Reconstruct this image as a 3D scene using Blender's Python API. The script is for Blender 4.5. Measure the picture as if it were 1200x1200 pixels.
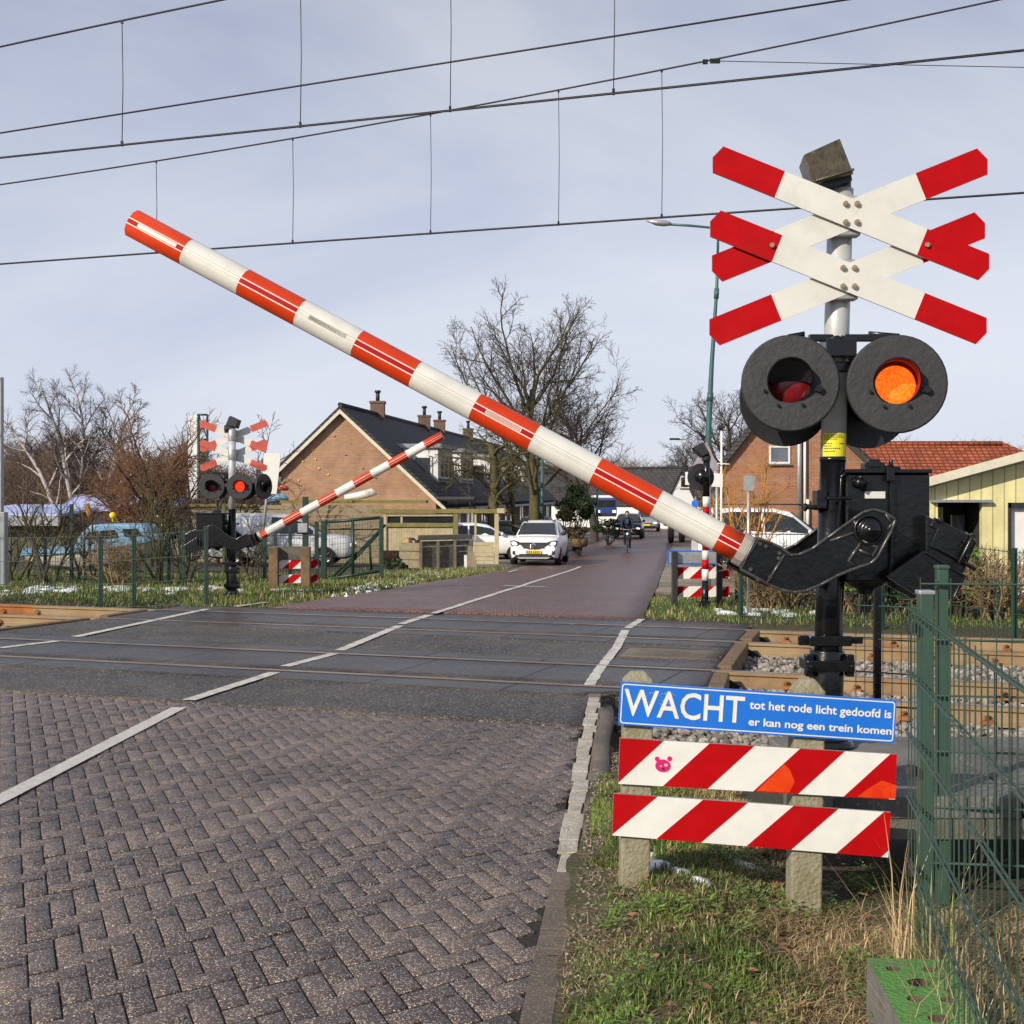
import bpy, bmesh, math, random
from mathutils import Vector, Matrix, noise
R = math.radians
for o in list(bpy.data.objects):
    bpy.data.objects.remove(o)
sc = bpy.context.scene
COL = sc.collection
random.seed(7)

# ------------------------------------------------------------------ camera, sky, sun, exposure
CAMH, HOR, FOC = 1.70, 580.0, 1600.0
cam_d = bpy.data.cameras.new('camera')
cam = bpy.data.objects.new('camera', cam_d)
COL.objects.link(cam)
cam.location = (0, 0, CAMH)
cam.rotation_euler = (R(90), 0, 0)
cam_d.sensor_width = 36
cam_d.lens = 36 * FOC / 1200
cam_d.shift_y = (HOR - 600) / 1200
cam_d.clip_start = 0.1
cam_d.clip_end = 3000
sc.camera = cam

SUN_EL, SUN_AZ = 27.0, 222.0          # azimuth clockwise from +Y: behind the camera, to its left
world = bpy.data.worlds.new('World')
sc.world = world
world.use_nodes = True
wn, wl = world.node_tree.nodes, world.node_tree.links
bg = wn['Background']
bg.inputs['Strength'].default_value = 0.1
sky = wn.new('ShaderNodeTexSky')
sky.sky_type = 'NISHITA'
sky.sun_disc = False
sky.sun_elevation = R(SUN_EL)
sky.sun_rotation = R(SUN_AZ)
tc = wn.new('ShaderNodeTexCoord')
mp = wn.new('ShaderNodeMapping')
mp.inputs['Scale'].default_value = (1.2, 1.2, 3.4)
mp.inputs['Rotation'].default_value = (0.15, 0.25, 0.4)
nz = wn.new('ShaderNodeTexNoise')
nz.inputs['Scale'].default_value = 1.25
nz.inputs['Detail'].default_value = 7
nz.inputs['Roughness'].default_value = 0.55
nz.inputs['Distortion'].default_value = 0.5
cr = wn.new('ShaderNodeValToRGB')
cr.color_ramp.elements[0].position = 0.36
cr.color_ramp.elements[0].color = (4.1, 4.8, 7.1, 1)
cr.color_ramp.elements[1].position = 0.66
cr.color_ramp.elements[1].color = (7.5, 7.85, 8.9, 1)
mx = wn.new('ShaderNodeMix')
mx.data_type = 'RGBA'
mx.inputs[0].default_value = 0.9
wl.new(tc.outputs['Generated'], mp.inputs[0])
wl.new(mp.outputs[0], nz.inputs['Vector'])
wl.new(nz.outputs['Fac'], cr.inputs[0])
wl.new(sky.outputs[0], mx.inputs[6])
sxyz = wn.new('ShaderNodeSeparateXYZ'); wl.new(tc.outputs['Generated'], sxyz.inputs[0])
hz_ = wn.new('ShaderNodeMapRange'); hz_.inputs[1].default_value = 0.0; hz_.inputs[2].default_value = .40; hz_.inputs[3].default_value = 1.10; hz_.inputs[4].default_value = .76
wl.new(sxyz.outputs[2], hz_.inputs[0])
hs_ = wn.new('ShaderNodeVectorMath'); hs_.operation = 'SCALE'; wl.new(cr.outputs[0], hs_.inputs[0]); wl.new(hz_.outputs[0], hs_.inputs['Scale'])
hf_ = wn.new('ShaderNodeMapRange'); hf_.inputs[1].default_value = -.02; hf_.inputs[2].default_value = .30; hf_.inputs[3].default_value = .72; hf_.inputs[4].default_value = 0.0
wl.new(sxyz.outputs[2], hf_.inputs[0])
hm_ = wn.new('ShaderNodeMix'); hm_.data_type = 'RGBA'; hm_.inputs[7].default_value = (8.0, 8.35, 9.2, 1)
wl.new(hf_.outputs[0], hm_.inputs[0]); wl.new(hs_.outputs[0], hm_.inputs[6])
wl.new(hm_.outputs[2], mx.inputs[7])
wl.new(mx.outputs[2], bg.inputs['Color'])

sun_d = bpy.data.lights.new('sun', 'SUN')
sun_d.energy = 5.0
sun_d.angle = R(0.6)
sun_d.color = (1.0, 0.90, 0.75)
sun = bpy.data.objects.new('sun', sun_d)
COL.objects.link(sun)
_a, _e = R(SUN_AZ), R(SUN_EL)
tosun = Vector((math.sin(_a) * math.cos(_e), math.cos(_a) * math.cos(_e), math.sin(_e)))
sun.rotation_euler = tosun.to_track_quat('Z', 'Y').to_euler()
sun.location = (-20, -20, 30)

sc.view_settings.view_transform = 'Standard'
sc.view_settings.look = 'None'
sc.view_settings.gamma = 1
sc.view_settings.exposure = 0.0
sc.render.engine = 'CYCLES'
sc.cycles.use_denoising = True
sc.cycles.max_bounces = 5
sc.cycles.transparent_max_bounces = 6

# ------------------------------------------------------------------ measuring: photo pixel -> metres
def clamp(t, a=0.0, b=1.0): return max(a, min(b, t))
def sm(a, b, x):
    t = clamp((x - a) / (b - a)); return t * t * (3 - 2 * t)
def W(x, y, Y):
    return Vector(((x - 600) / FOC * Y, Y, CAMH - (y - HOR) / FOC * Y))
def table(t, y):
    if y <= t[0][0]: return t[0][1]
    for (a, p), (b, q) in zip(t, t[1:]):
        if y <= b: return p + (q - p) * (y - a) / (b - a)
    return t[-1][1]
TS = 0.37                                   # tracks: s = Y + TS*X is constant along a rail
ER = [(-5, -.75), (4.46, .03), (6.3, .2), (7.8, .32), (12.4, .72), (18.1, 1.72)]
EL = [(19, -4.0)]
DR = [(9, .62), (11.6, .75), (11.9, 1.7), (12.65, 1.85), (14.3, 2.2), (16.8, 2.9), (18, 3.1)]
DL = [(10, -14), (14.0, -9.0), (16.2, -6.7), (17, -6.4), (18.4, -5.74), (20.6, -5.1), (24, -4.4)]
def edgeR(Y): return table(ER, Y)
def edgeL(Y): return table(EL, Y)
def deckR(Y): return table(DR, Y)
def deckL(Y): return table(DL, Y)
def inroad(X, Y, m=0.0):
    s = Y + TS * X
    if s < 10.2: return X < edgeR(Y) + m
    if s < 19.3: return deckL(Y) - m < X < deckR(Y) + m
    return edgeL(Y) - m < X < edgeR(Y) + m
def drop(X, Y):
    return -0.9 * sm(19, 56, Y + TS * X)
def gz(X, Y):
    s = Y + TS * X
    z = drop(X, Y)
    d = X - edgeR(Y)
    if d > 0 and s < 9.5:
        z += .15 * sm(.0, .5, d) * (1 - .95 * sm(.42, 1.08, d)) * (1 - sm(7.0, 9.0, s))
    if 9.2 < s < 19.6 and not inroad(X, Y):
        z -= .2 * sm(9.2, 10.0, s) * (1 - sm(18.7, 19.4, s))
    return z
def G(x, y):
    Y = 2.5
    while Y < 600:
        p = W(x, y, Y)
        if p.z <= drop(p.x, p.y): break
        Y += max(.01, Y * .0015)
    return Vector((p.x, p.y, drop(p.x, p.y)))

for tab_, px_ in ((ER, [(760, 708), (770, 690), (775, 673), (781, 655), (789, 636), (790, 623), (786, 612)]), (EL, [(325, 711), (450, 692), (540, 677), (600, 666), (672, 645), (710, 632), (745, 617)])):
    for q_ in px_:
        p_ = G(*q_)
        if p_.y > tab_[-1][0]: tab_.append((p_.y, p_.x))
    tab_.append((300, tab_[-1][1] + (300 - tab_[-1][0]) * .12))

# ------------------------------------------------------------------ materials
MATS = {}
def mat(name, col, rough=.6, metal=0.0, var=.14, scale=7.0, bump=0.0, bscale=70.0, col2=None, emit=None, spec=.5, island=0.0, trans=0.0, dirt=0.0):
    if name in MATS: return MATS[name]
    m = bpy.data.materials.new(name); MATS[name] = m
    m.use_nodes = True
    n, l = m.node_tree.nodes, m.node_tree.links
    b = n['Principled BSDF']
    b.inputs['Roughness'].default_value = rough
    b.inputs['Metallic'].default_value = metal
    b.inputs['Specular IOR Level'].default_value = spec
    if trans: b.inputs['Transmission Weight'].default_value = trans
    t = n.new('ShaderNodeTexCoord')
    nz = n.new('ShaderNodeTexNoise')
    nz.inputs['Scale'].default_value = scale; nz.inputs['Detail'].default_value = 5; nz.inputs['Roughness'].default_value = .65
    l.new(t.outputs['Object'], nz.inputs['Vector'])
    rp = n.new('ShaderNodeValToRGB')
    c2 = col2 or tuple(min(1, c * (1 + var)) for c in col)
    c1 = col if col2 else tuple(c * (1 - var) for c in col)
    rp.color_ramp.elements[0].position = .33; rp.color_ramp.elements[1].position = .67
    rp.color_ramp.elements[0].color = (*c1, 1); rp.color_ramp.elements[1].color = (*c2, 1)
    l.new(nz.outputs['Fac'], rp.inputs[0])
    out = rp.outputs[0]
    if dirt:
        n2 = n.new('ShaderNodeTexNoise'); n2.inputs['Scale'].default_value = 3.1; n2.inputs['Detail'].default_value = 8; n2.inputs['Roughness'].default_value = .7
        l.new(t.outputs['Object'], n2.inputs['Vector'])
        mr = n.new('ShaderNodeMapRange'); mr.inputs[1].default_value = .5; mr.inputs[2].default_value = .75; mr.inputs[4].default_value = dirt
        l.new(n2.outputs['Fac'], mr.inputs[0])
        mm = n.new('ShaderNodeMix'); mm.data_type = 'RGBA'
        l.new(mr.outputs[0], mm.inputs[0]); l.new(out, mm.inputs[6]); mm.inputs[7].default_value = (.11, .10, .075, 1)
        out = mm.outputs[2]
    if island:
        g = n.new('ShaderNodeNewGeometry')
        mr = n.new('ShaderNodeMapRange'); mr.inputs[3].default_value = 1 - island; mr.inputs[4].default_value = 1 + island
        l.new(g.outputs['Random Per Island'], mr.inputs[0])
        mm = n.new('ShaderNodeVectorMath'); mm.operation = 'SCALE'
        l.new(out, mm.inputs[0]); l.new(mr.outputs[0], mm.inputs['Scale'])
        out = mm.outputs[0]
    l.new(out, b.inputs['Base Color'])
    if bump:
        n3 = n.new('ShaderNodeTexNoise'); n3.inputs['Scale'].default_value = bscale; n3.inputs['Detail'].default_value = 4
        l.new(t.outputs['Object'], n3.inputs['Vector'])
        bp = n.new('ShaderNodeBump'); bp.inputs['Strength'].default_value = bump; bp.inputs['Distance'].default_value = .02
        l.new(n3.outputs['Fac'], bp.inputs['Height']); l.new(bp.outputs[0], b.inputs['Normal'])
    if emit:
        b.inputs['Emission Color'].default_value = (*emit[0], 1); b.inputs['Emission Strength'].default_value = emit[1]
        if emit[0] is col: l.new(rp.outputs[0], b.inputs['Emission Color'])
    return m

def speckle(name, c1, c2, spk, amount, sscale, rough, island=0.0, bump=.5, patch=None):
    """stone, asphalt, paving: mottled base with light chippings in it"""
    m = bpy.data.materials.new(name); MATS[name] = m
    m.use_nodes = True
    n, l = m.node_tree.nodes, m.node_tree.links
    b = n['Principled BSDF']
    t = n.new('ShaderNodeTexCoord')
    nz = n.new('ShaderNodeTexNoise'); nz.inputs['Scale'].default_value = 1.3; nz.inputs['Detail'].default_value = 6; nz.inputs['Roughness'].default_value = .7
    l.new(t.outputs['Object'], nz.inputs['Vector'])
    rp = n.new('ShaderNodeValToRGB'); rp.color_ramp.elements[0].position = .35; rp.color_ramp.elements[1].position = .65
    rp.color_ramp.elements[0].color = (*c1, 1); rp.color_ramp.elements[1].color = (*c2, 1)
    l.new(nz.outputs['Fac'], rp.inputs[0])
    out = rp.outputs[0]
    if island:
        g = n.new('ShaderNodeNewGeometry')
        mr = n.new('ShaderNodeMapRange'); mr.inputs[3].default_value = 1 - island; mr.inputs[4].default_value = 1 + island
        l.new(g.outputs['Random Per Island'], mr.inputs[0])
        sc_ = n.new('ShaderNodeVectorMath'); sc_.operation = 'SCALE'
        l.new(out, sc_.inputs[0]); l.new(mr.outputs[0], sc_.inputs['Scale']); out = sc_.outputs[0]
    bn = n.new('ShaderNodeTexNoise'); bn.inputs['Scale'].default_value = .55; bn.inputs['Detail'].default_value = 9; bn.inputs['Roughness'].default_value = .68; bn.inputs['Distortion'].default_value = .4
    l.new(t.outputs['Object'], bn.inputs['Vector'])
    bm_ = n.new('ShaderNodeMapRange'); bm_.inputs[1].default_value = .34; bm_.inputs[2].default_value = .66; bm_.inputs[3].default_value = .52; bm_.inputs[4].default_value = 1.55
    l.new(bn.outputs['Fac'], bm_.inputs[0])
    bs_ = n.new('ShaderNodeVectorMath'); bs_.operation = 'SCALE'; l.new(out, bs_.inputs[0]); l.new(bm_.outputs[0], bs_.inputs['Scale']); out = bs_.outputs[0]
    v = n.new('ShaderNodeTexVoronoi'); v.inputs['Scale'].default_value = sscale
    l.new(t.outputs['Object'], v.inputs['Vector'])
    sep = n.new('ShaderNodeSeparateColor'); l.new(v.outputs['Color'], sep.inputs[0])
    lt = n.new('ShaderNodeMath'); lt.operation = 'LESS_THAN'; lt.inputs[1].default_value = amount
    l.new(sep.outputs[0], lt.inputs[0])
    d = n.new('ShaderNodeMath'); d.operation = 'LESS_THAN'; d.inputs[1].default_value = .45
    l.new(v.outputs['Distance'], d.inputs[0])
    ml = n.new('ShaderNodeMath'); ml.operation = 'MULTIPLY'; l.new(lt.outputs[0], ml.inputs[0]); l.new(d.outputs[0], ml.inputs[1])
    m2 = n.new('ShaderNodeMath'); m2.operation = 'MULTIPLY'; l.new(ml.outputs[0], m2.inputs[0]); l.new(sep.outputs[1], m2.inputs[1])
    mx = n.new('ShaderNodeMix'); mx.data_type = 'RGBA'
    l.new(m2.outputs[0], mx.inputs[0]); l.new(out, mx.inputs[6]); mx.inputs[7].default_value = (*spk, 1)
    l.new(mx.outputs[2], b.inputs['Base Color'])
    r2 = n.new('ShaderNodeMapRange'); r2.inputs[3].default_value = rough - .12; r2.inputs[4].default_value = rough + .15
    l.new(nz.outputs['Fac'], r2.inputs[0]); l.new(r2.outputs[0], b.inputs['Roughness'])
    n3 = n.new('ShaderNodeTexNoise'); n3.inputs['Scale'].default_value = sscale * .6; n3.inputs['Detail'].default_value = 3
    l.new(t.outputs['Object'], n3.inputs['Vector'])
    bp = n.new('ShaderNodeBump'); bp.inputs['Strength'].default_value = bump; bp.inputs['Distance'].default_value = .006
    l.new(n3.outputs['Fac'], bp.inputs['Height']); l.new(bp.outputs[0], b.inputs['Normal'])
    return m

def coursed(name, c1, c2, mortar, bw, bh, ang=0.0, msize=.012, rough=.85, bump=.5, floor=False, offset=.5):
    """brick or tile courses; the wall's own direction in plan is ang"""
    m = bpy.data.materials.new(name); MATS[name] = m
    m.use_nodes = True
    n, l = m.node_tree.nodes, m.node_tree.links
    b = n['Principled BSDF']; b.inputs['Roughness'].default_value = rough
    t = n.new('ShaderNodeTexCoord'); sp = n.new('ShaderNodeSeparateXYZ'); l.new(t.outputs['Object'], sp.inputs[0])
    cx = n.new('ShaderNodeMath'); cx.operation = 'MULTIPLY'; cx.inputs[1].default_value = math.cos(ang); l.new(sp.outputs[0], cx.inputs[0])
    cy = n.new('ShaderNodeMath'); cy.operation = 'MULTIPLY_ADD'; cy.inputs[1].default_value = math.sin(ang); l.new(sp.outputs[1], cy.inputs[0]); l.new(cx.outputs[0], cy.inputs[2])
    cb = n.new('ShaderNodeCombineXYZ'); l.new(cy.outputs[0], cb.inputs[0])
    l.new(sp.outputs[1 if floor else 2], cb.inputs[1])
    br = n.new('ShaderNodeTexBrick')
    br.inputs['Scale'].default_value = 1; br.inputs['Brick Width'].default_value = bw; br.inputs['Row Height'].default_value = bh
    br.inputs['Mortar Size'].default_value = msize; br.inputs['Mortar Smooth'].default_value = .3; br.offset = offset
    br.inputs['Color1'].default_value = (*c1, 1); br.inputs['Color2'].default_value = (*c2, 1); br.inputs['Mortar'].default_value = (*mortar, 1)
    l.new(cb.outputs[0], br.inputs['Vector'])
    nz = n.new('ShaderNodeTexNoise'); nz.inputs['Scale'].default_value = 1.1; nz.inputs['Detail'].default_value = 7; nz.inputs['Roughness'].default_value = .7
    l.new(t.outputs['Object'], nz.inputs['Vector'])
    mr = n.new('ShaderNodeMapRange'); mr.inputs[1].default_value = .3; mr.inputs[2].default_value = .7; mr.inputs[3].default_value = .7; mr.inputs[4].default_value = 1.25
    l.new(nz.outputs['Fac'], mr.inputs[0])
    vm = n.new('ShaderNodeVectorMath'); vm.operation = 'SCALE'; l.new(br.outputs['Color'], vm.inputs[0]); l.new(mr.outputs[0], vm.inputs['Scale'])
    l.new(vm.outputs[0], b.inputs['Base Color'])
    iv = n.new('ShaderNodeMath'); iv.operation = 'SUBTRACT'; iv.inputs[0].default_value = 1; l.new(br.outputs['Fac'], iv.inputs[1])
    bp = n.new('ShaderNodeBump'); bp.inputs['Strength'].default_value = bump; bp.inputs['Distance'].default_value = .012
    l.new(iv.outputs[0], bp.inputs['Height']); l.new(bp.outputs[0], b.inputs['Normal'])
    return m

LIT = (.90, .085, .004)
M = dict(
    black=mat('black_paint', (.005, .0055, .0065), .24, bump=.10, bscale=28, var=.3, dirt=.02, spec=.45),
    worn_sheen=mat('worn_sheen_black', (.045, .044, .042), .28, var=.4, scale=30, spec=.6),  # paler ribs and rims: sheen highlights put into the colour, with worn paint
    disc=mat('matt_black', (.020, .021, .024), .55, bump=.16, bscale=34, var=.2),
    rubber=mat('tyre_rubber', (.015, .015, .016), .85),
    plastic=mat('dark_plastic', (.02, .021, .023), .5),
    wht=mat('white_enamel', (.64, .63, .58), .4, var=.07, dirt=.26, scale=3),
    whtc=mat('white_sheet', (.70, .70, .66), .42, var=.05, dirt=.16),
    red=mat('red_sheet', (.40, .0025, .005), .45, var=.10, dirt=.05, spec=.12),
    redo=mat('orange_red_enamel', (.53, .038, .005), .36, var=.10, dirt=.07, spec=.3),
    redd=mat('dark_red_strip', (.36, .004, .006), .5, var=.1, spec=.12),
    redback=mat('faded_red', (.46, .075, .05), .5, var=.12, dirt=.1),
    orangep=mat('faded_orange', (.72, .075, .008), .4, col2=(.60, .03, .006), scale=9, spec=.2),
    blue=mat('blue_sheet', (.012, .15, .62), .35, var=.06),
    steel=mat('galvanised', (.42, .43, .43), .45, metal=.6, var=.15, scale=14),
    pole=mat('grey_pole', (.50, .51, .50), .42, metal=.25, var=.12, scale=5, dirt=.12),
    cap=mat('grey_cap', (.36, .32, .29), .6),
    brass=mat('bolt_metal', (.45, .36, .22), .4, metal=.8),
    yellow=mat('yellow_label', (.72, .66, .02), .5, var=.05),
    ink=mat('dark_print', (.03, .03, .03), .6),
    pink=mat('pink_sticker', (.62, .01, .14), .4, var=.05),
    concrete=mat('concrete', (.30, .27, .20), .9, col2=(.19, .18, .10), scale=9, bump=.6, bscale=60),
    concrete2=mat('grey_concrete', (.16, .155, .14), .9, bump=.5, var=.2, dirt=.3),
    gpost=mat('green_coating', (.036, .078, .054), .42, var=.12, scale=18),
    gmesh=mat('green_wire', (.034, .072, .052), .45, var=.1),
    dgreen=mat('dark_green_paint', (.010, .038, .026), .45),
    teal=mat('teal_paint', (.035, .10, .105), .45, var=.2),
    gblock=mat('green_painted_concrete', (.068, .20, .036), .85, col2=(.10, .27, .055), scale=14, bump=.7, bscale=70, dirt=.7),
    lensoff=mat('dark_lens', (.16, .006, .010), .25, var=.2, scale=40),
    lenson=mat('lit_lens', LIT, .35, col2=(1.0, .24, .02), scale=75, bump=.6, bscale=90, emit=(LIT, 1.0), spec=.2),
    hood_glow=mat('hood_red_glow', (.30, .012, .012), .5, var=.2),  # visor inside of lit lamps: the lens's red glow is in the colour
    lensred=mat('lit_red_lens', (.6, .03, .01), .3, emit=((1.0, .045, .012), 1.3)),
    glass=mat('dark_glass', (.015, .02, .022), .06, var=.4, scale=2, spec=.8),
    glassl=mat('sky_glass', (.10, .12, .14), .08, var=.3, scale=2, spec=.9),
    cwhite=mat('white_car_paint', (.78, .79, .80), .22, var=.02),
    cgrey=mat('dull_white_paint', (.56, .57, .58), .35, var=.05, dirt=.15),
    cblack=mat('black_car_paint', (.012, .014, .020), .2, var=.1),
    csilver=mat('silver_car_paint', (.36, .38, .41), .28, metal=.5, var=.04),
    cblue=mat('blue_van_paint', (.025, .06, .24), .35, var=.08),
    chrome=mat('chrome', (.6, .6, .62), .15, metal=1.0),
    rim=mat('alloy', (.30, .30, .31), .35, metal=.8),
    rimd=mat('dark_alloy', (.06, .06, .065), .4, metal=.5),
    lamp=mat('headlamp', (.75, .78, .82), .12, emit=((1, .97, .9), .9)),
    tail=mat('tail_lamp', (.45, .01, .01), .2),
    plate=mat('number_plate', (.80, .52, .01), .45, var=.04),
    wood=mat('weathered_wood', (.30, .25, .17), .85, col2=(.19, .16, .09), scale=5, bump=.4),
    woodp=mat('pale_wood', (.48, .41, .26), .85, col2=(.34, .30, .17), scale=4, bump=.3),
    woodm=mat('mossy_wood', (.24, .20, .07), .9, col2=(.14, .13, .04), scale=4, bump=.3),
    woodg=mat('grey_wood', (.15, .14, .115), .9, col2=(.08, .075, .06), scale=6, bump=.4),
    woodb=mat('brown_post', (.20, .13, .065), .9, col2=(.11, .075, .04), scale=9, bump=.5),
    logend=mat('log_end', (.52, .34, .15), .85, var=.2),
    bark=mat('bark', (.085, .068, .05), .95, col2=(.045, .037, .028), scale=12),
    barkm=mat('mossy_bark', (.11, .10, .035), .95, col2=(.055, .048, .028), scale=5),
    twig=mat('dark_twig', (.060, .047, .038), .95, var=.3),
    twigb=mat('brown_twig', (.17, .085, .040), .95, var=.3),
    twigo=mat('olive_twig', (.075, .068, .024), .95, var=.3),
    twigy=mat('yellow_twig', (.42, .20, .03), .9, var=.2),
    twigd=mat('dry_stem', (.26, .18, .09), .95, var=.3),
    birch=mat('birch_bark', (.55, .51, .46), .8, col2=(.20, .17, .15), scale=14),
    wood_far=mat('far_twigs', (.125, .085, .062), 1.0, var=.3, scale=.2, island=.3),
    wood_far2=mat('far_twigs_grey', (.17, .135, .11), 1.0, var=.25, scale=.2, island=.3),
    leafd=mat('dark_leaf', (.020, .040, .012), .7, var=.4, scale=1.5, island=.5),
    leafg=mat('green_leaf', (.11, .19, .028), .6, var=.3, scale=3, island=.45),
    leafo=mat('olive_leaf', (.10, .11, .025), .7, var=.3, scale=3, island=.4),
    gr1=mat('grass_green', (.050, .090, .014), .75, var=.35, scale=2, island=.5),
    gr2=mat('grass_light', (.16, .24, .035), .7, var=.3, scale=2, island=.4),
    gr3=mat('straw', (.40, .29, .155), .85, var=.25, scale=2, island=.4),
    gr4=mat('dead_grass', (.16, .115, .055), .9, var=.3, scale=2, island=.45),
    snow=mat('snow', (.85, .87, .90), .7, var=.04, bump=.4, bscale=40),
    stone=mat('ballast_stone', (.24, .215, .185), .95, var=.25, scale=9, island=.5, bump=.5, bscale=90),
    rail_side=mat('rail_side', (.31, .235, .135), .85, col2=(.20, .115, .052), scale=1.1, bump=.3),
    rail_rust=mat('rail_rust', (.34, .13, .030), .85, col2=(.20, .070, .018), scale=2.5, bump=.3),
    rail_top=mat('rail_top', (.44, .37, .31), .30, metal=.8, col2=(.30, .17, .09), scale=1.4, dirt=.2),
    groove=mat('flange_groove', (.010, .009, .008), .9, var=.3),
    ballastbed=speckle('ballast_bed', (.10, .085, .07), (.19, .165, .135), (.36, .33, .29), .5, 22, .95, bump=1.0),
    asphalt=speckle('asphalt', (.022, .0185, .0155), (.056, .048, .040), (.32, .275, .215), .52, 58, .58, bump=1.0),
    asphaltb=speckle('dusty_asphalt', (.075, .060, .045), (.13, .105, .075), (.26, .23, .18), .40, 80, .85, bump=.9),
    panel=speckle('crossing_panel', (.017, .0148, .013), (.054, .046, .038), (.19, .165, .14), .38, 55, .40, bump=.8),
    paver=speckle('paver', (.048, .033, .029), (.098, .072, .061), (.58, .49, .39), .62, 140, .50, island=.28, bump=1.0),
    paverbed=mat('joint_sand', (.022, .018, .015), .95, var=.4, scale=20, bump=.5),
    roadpaint=mat('road_paint', (.55, .53, .47), .7, var=.2, scale=14, dirt=.75, bump=.5),
    roadpaint2=mat('worn_road_paint', (.54, .50, .43), .8, col2=(.34, .30, .23), scale=9, dirt=.6, bump=.8),
    mud_hole_shade=mat('mud_hole_shade', (.055, .040, .028), .9, col2=(.105, .082, .058), scale=11, bump=.8, bscale=60),
    kerb=speckle('kerb_stone', (.075, .058, .045), (.12, .095, .075), (.3, .26, .2), .4, 130, .75, island=.2),
    slab=speckle('platform_slab', (.085, .083, .078), (.14, .135, .125), (.22, .22, .2), .3, 60, .85),
    cream=mat('cream_render', (.62, .60, .52), .8, var=.08),
    white_wall=mat('white_render', (.70, .70, .69), .8, var=.06),
    roofd=coursed('dark_tiles', (.030, .031, .036), (.052, .05, .052), (.010, .010, .012), .3, .16, ang=R(90), msize=.03, rough=.75),
    trim=mat('cream_trim', (.62, .58, .46), .6, var=.08, dirt=.15),
    zinc=mat('zinc', (.30, .32, .34), .45, metal=.4),
    tarp=mat('blue_tarp', (.40, .46, .72), .5, var=.14, scale=1.2, bump=.3, bscale=8),
    tarpd=mat('strong_blue_tarp', (.03, .07, .42), .5),
    grp=mat('boat_white', (.66, .64, .58), .5, var=.12, dirt=.15),
    bblue=mat('boat_blue', (.15, .30, .45), .5, var=.10, dirt=.3),
    skin=mat('skin', (.42, .24, .16), .6, var=.05),
    jacket=mat('navy_jacket', (.012, .017, .035), .75, var=.25),
    scarf=mat('blue_scarf', (.02, .05, .17), .7),
    trousers=mat('dark_trousers', (.020, .020, .024), .85),
)
# yellow boarding, orange tiles, bricks, red road
M['boards'] = coursed('yellow_boards', (.66, .60, .30), (.69, .63, .33), (.34, .31, .15), .22, 30, msize=.012, rough=.6, bump=.6, offset=0)
M['orange_tiles'] = coursed('orange_tiles', (.44, .105, .032), (.26, .055, .020), (.10, .025, .012), .26, .15, msize=.03, rough=.8, bump=1.0, offset=0)
M['brick_l'] = coursed('gable_brick', (.42, .215, .115), (.34, .165, .085), (.36, .27, .19), .22, .066)
M['brick_r'] = coursed('red_brick', (.38, .155, .075), (.28, .105, .055), (.30, .20, .13), .22, .066)
M['brick_d'] = coursed('dark_brick', (.16, .085, .055), (.12, .065, .045), (.13, .10, .08), .22, .066, ang=R(83))
M['redroad'] = coursed('red_paving', (.165, .076, .056), (.105, .050, .040), (.058, .036, .030), .105, .21, msize=.012, rough=.42, bump=.6, floor=True)

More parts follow.
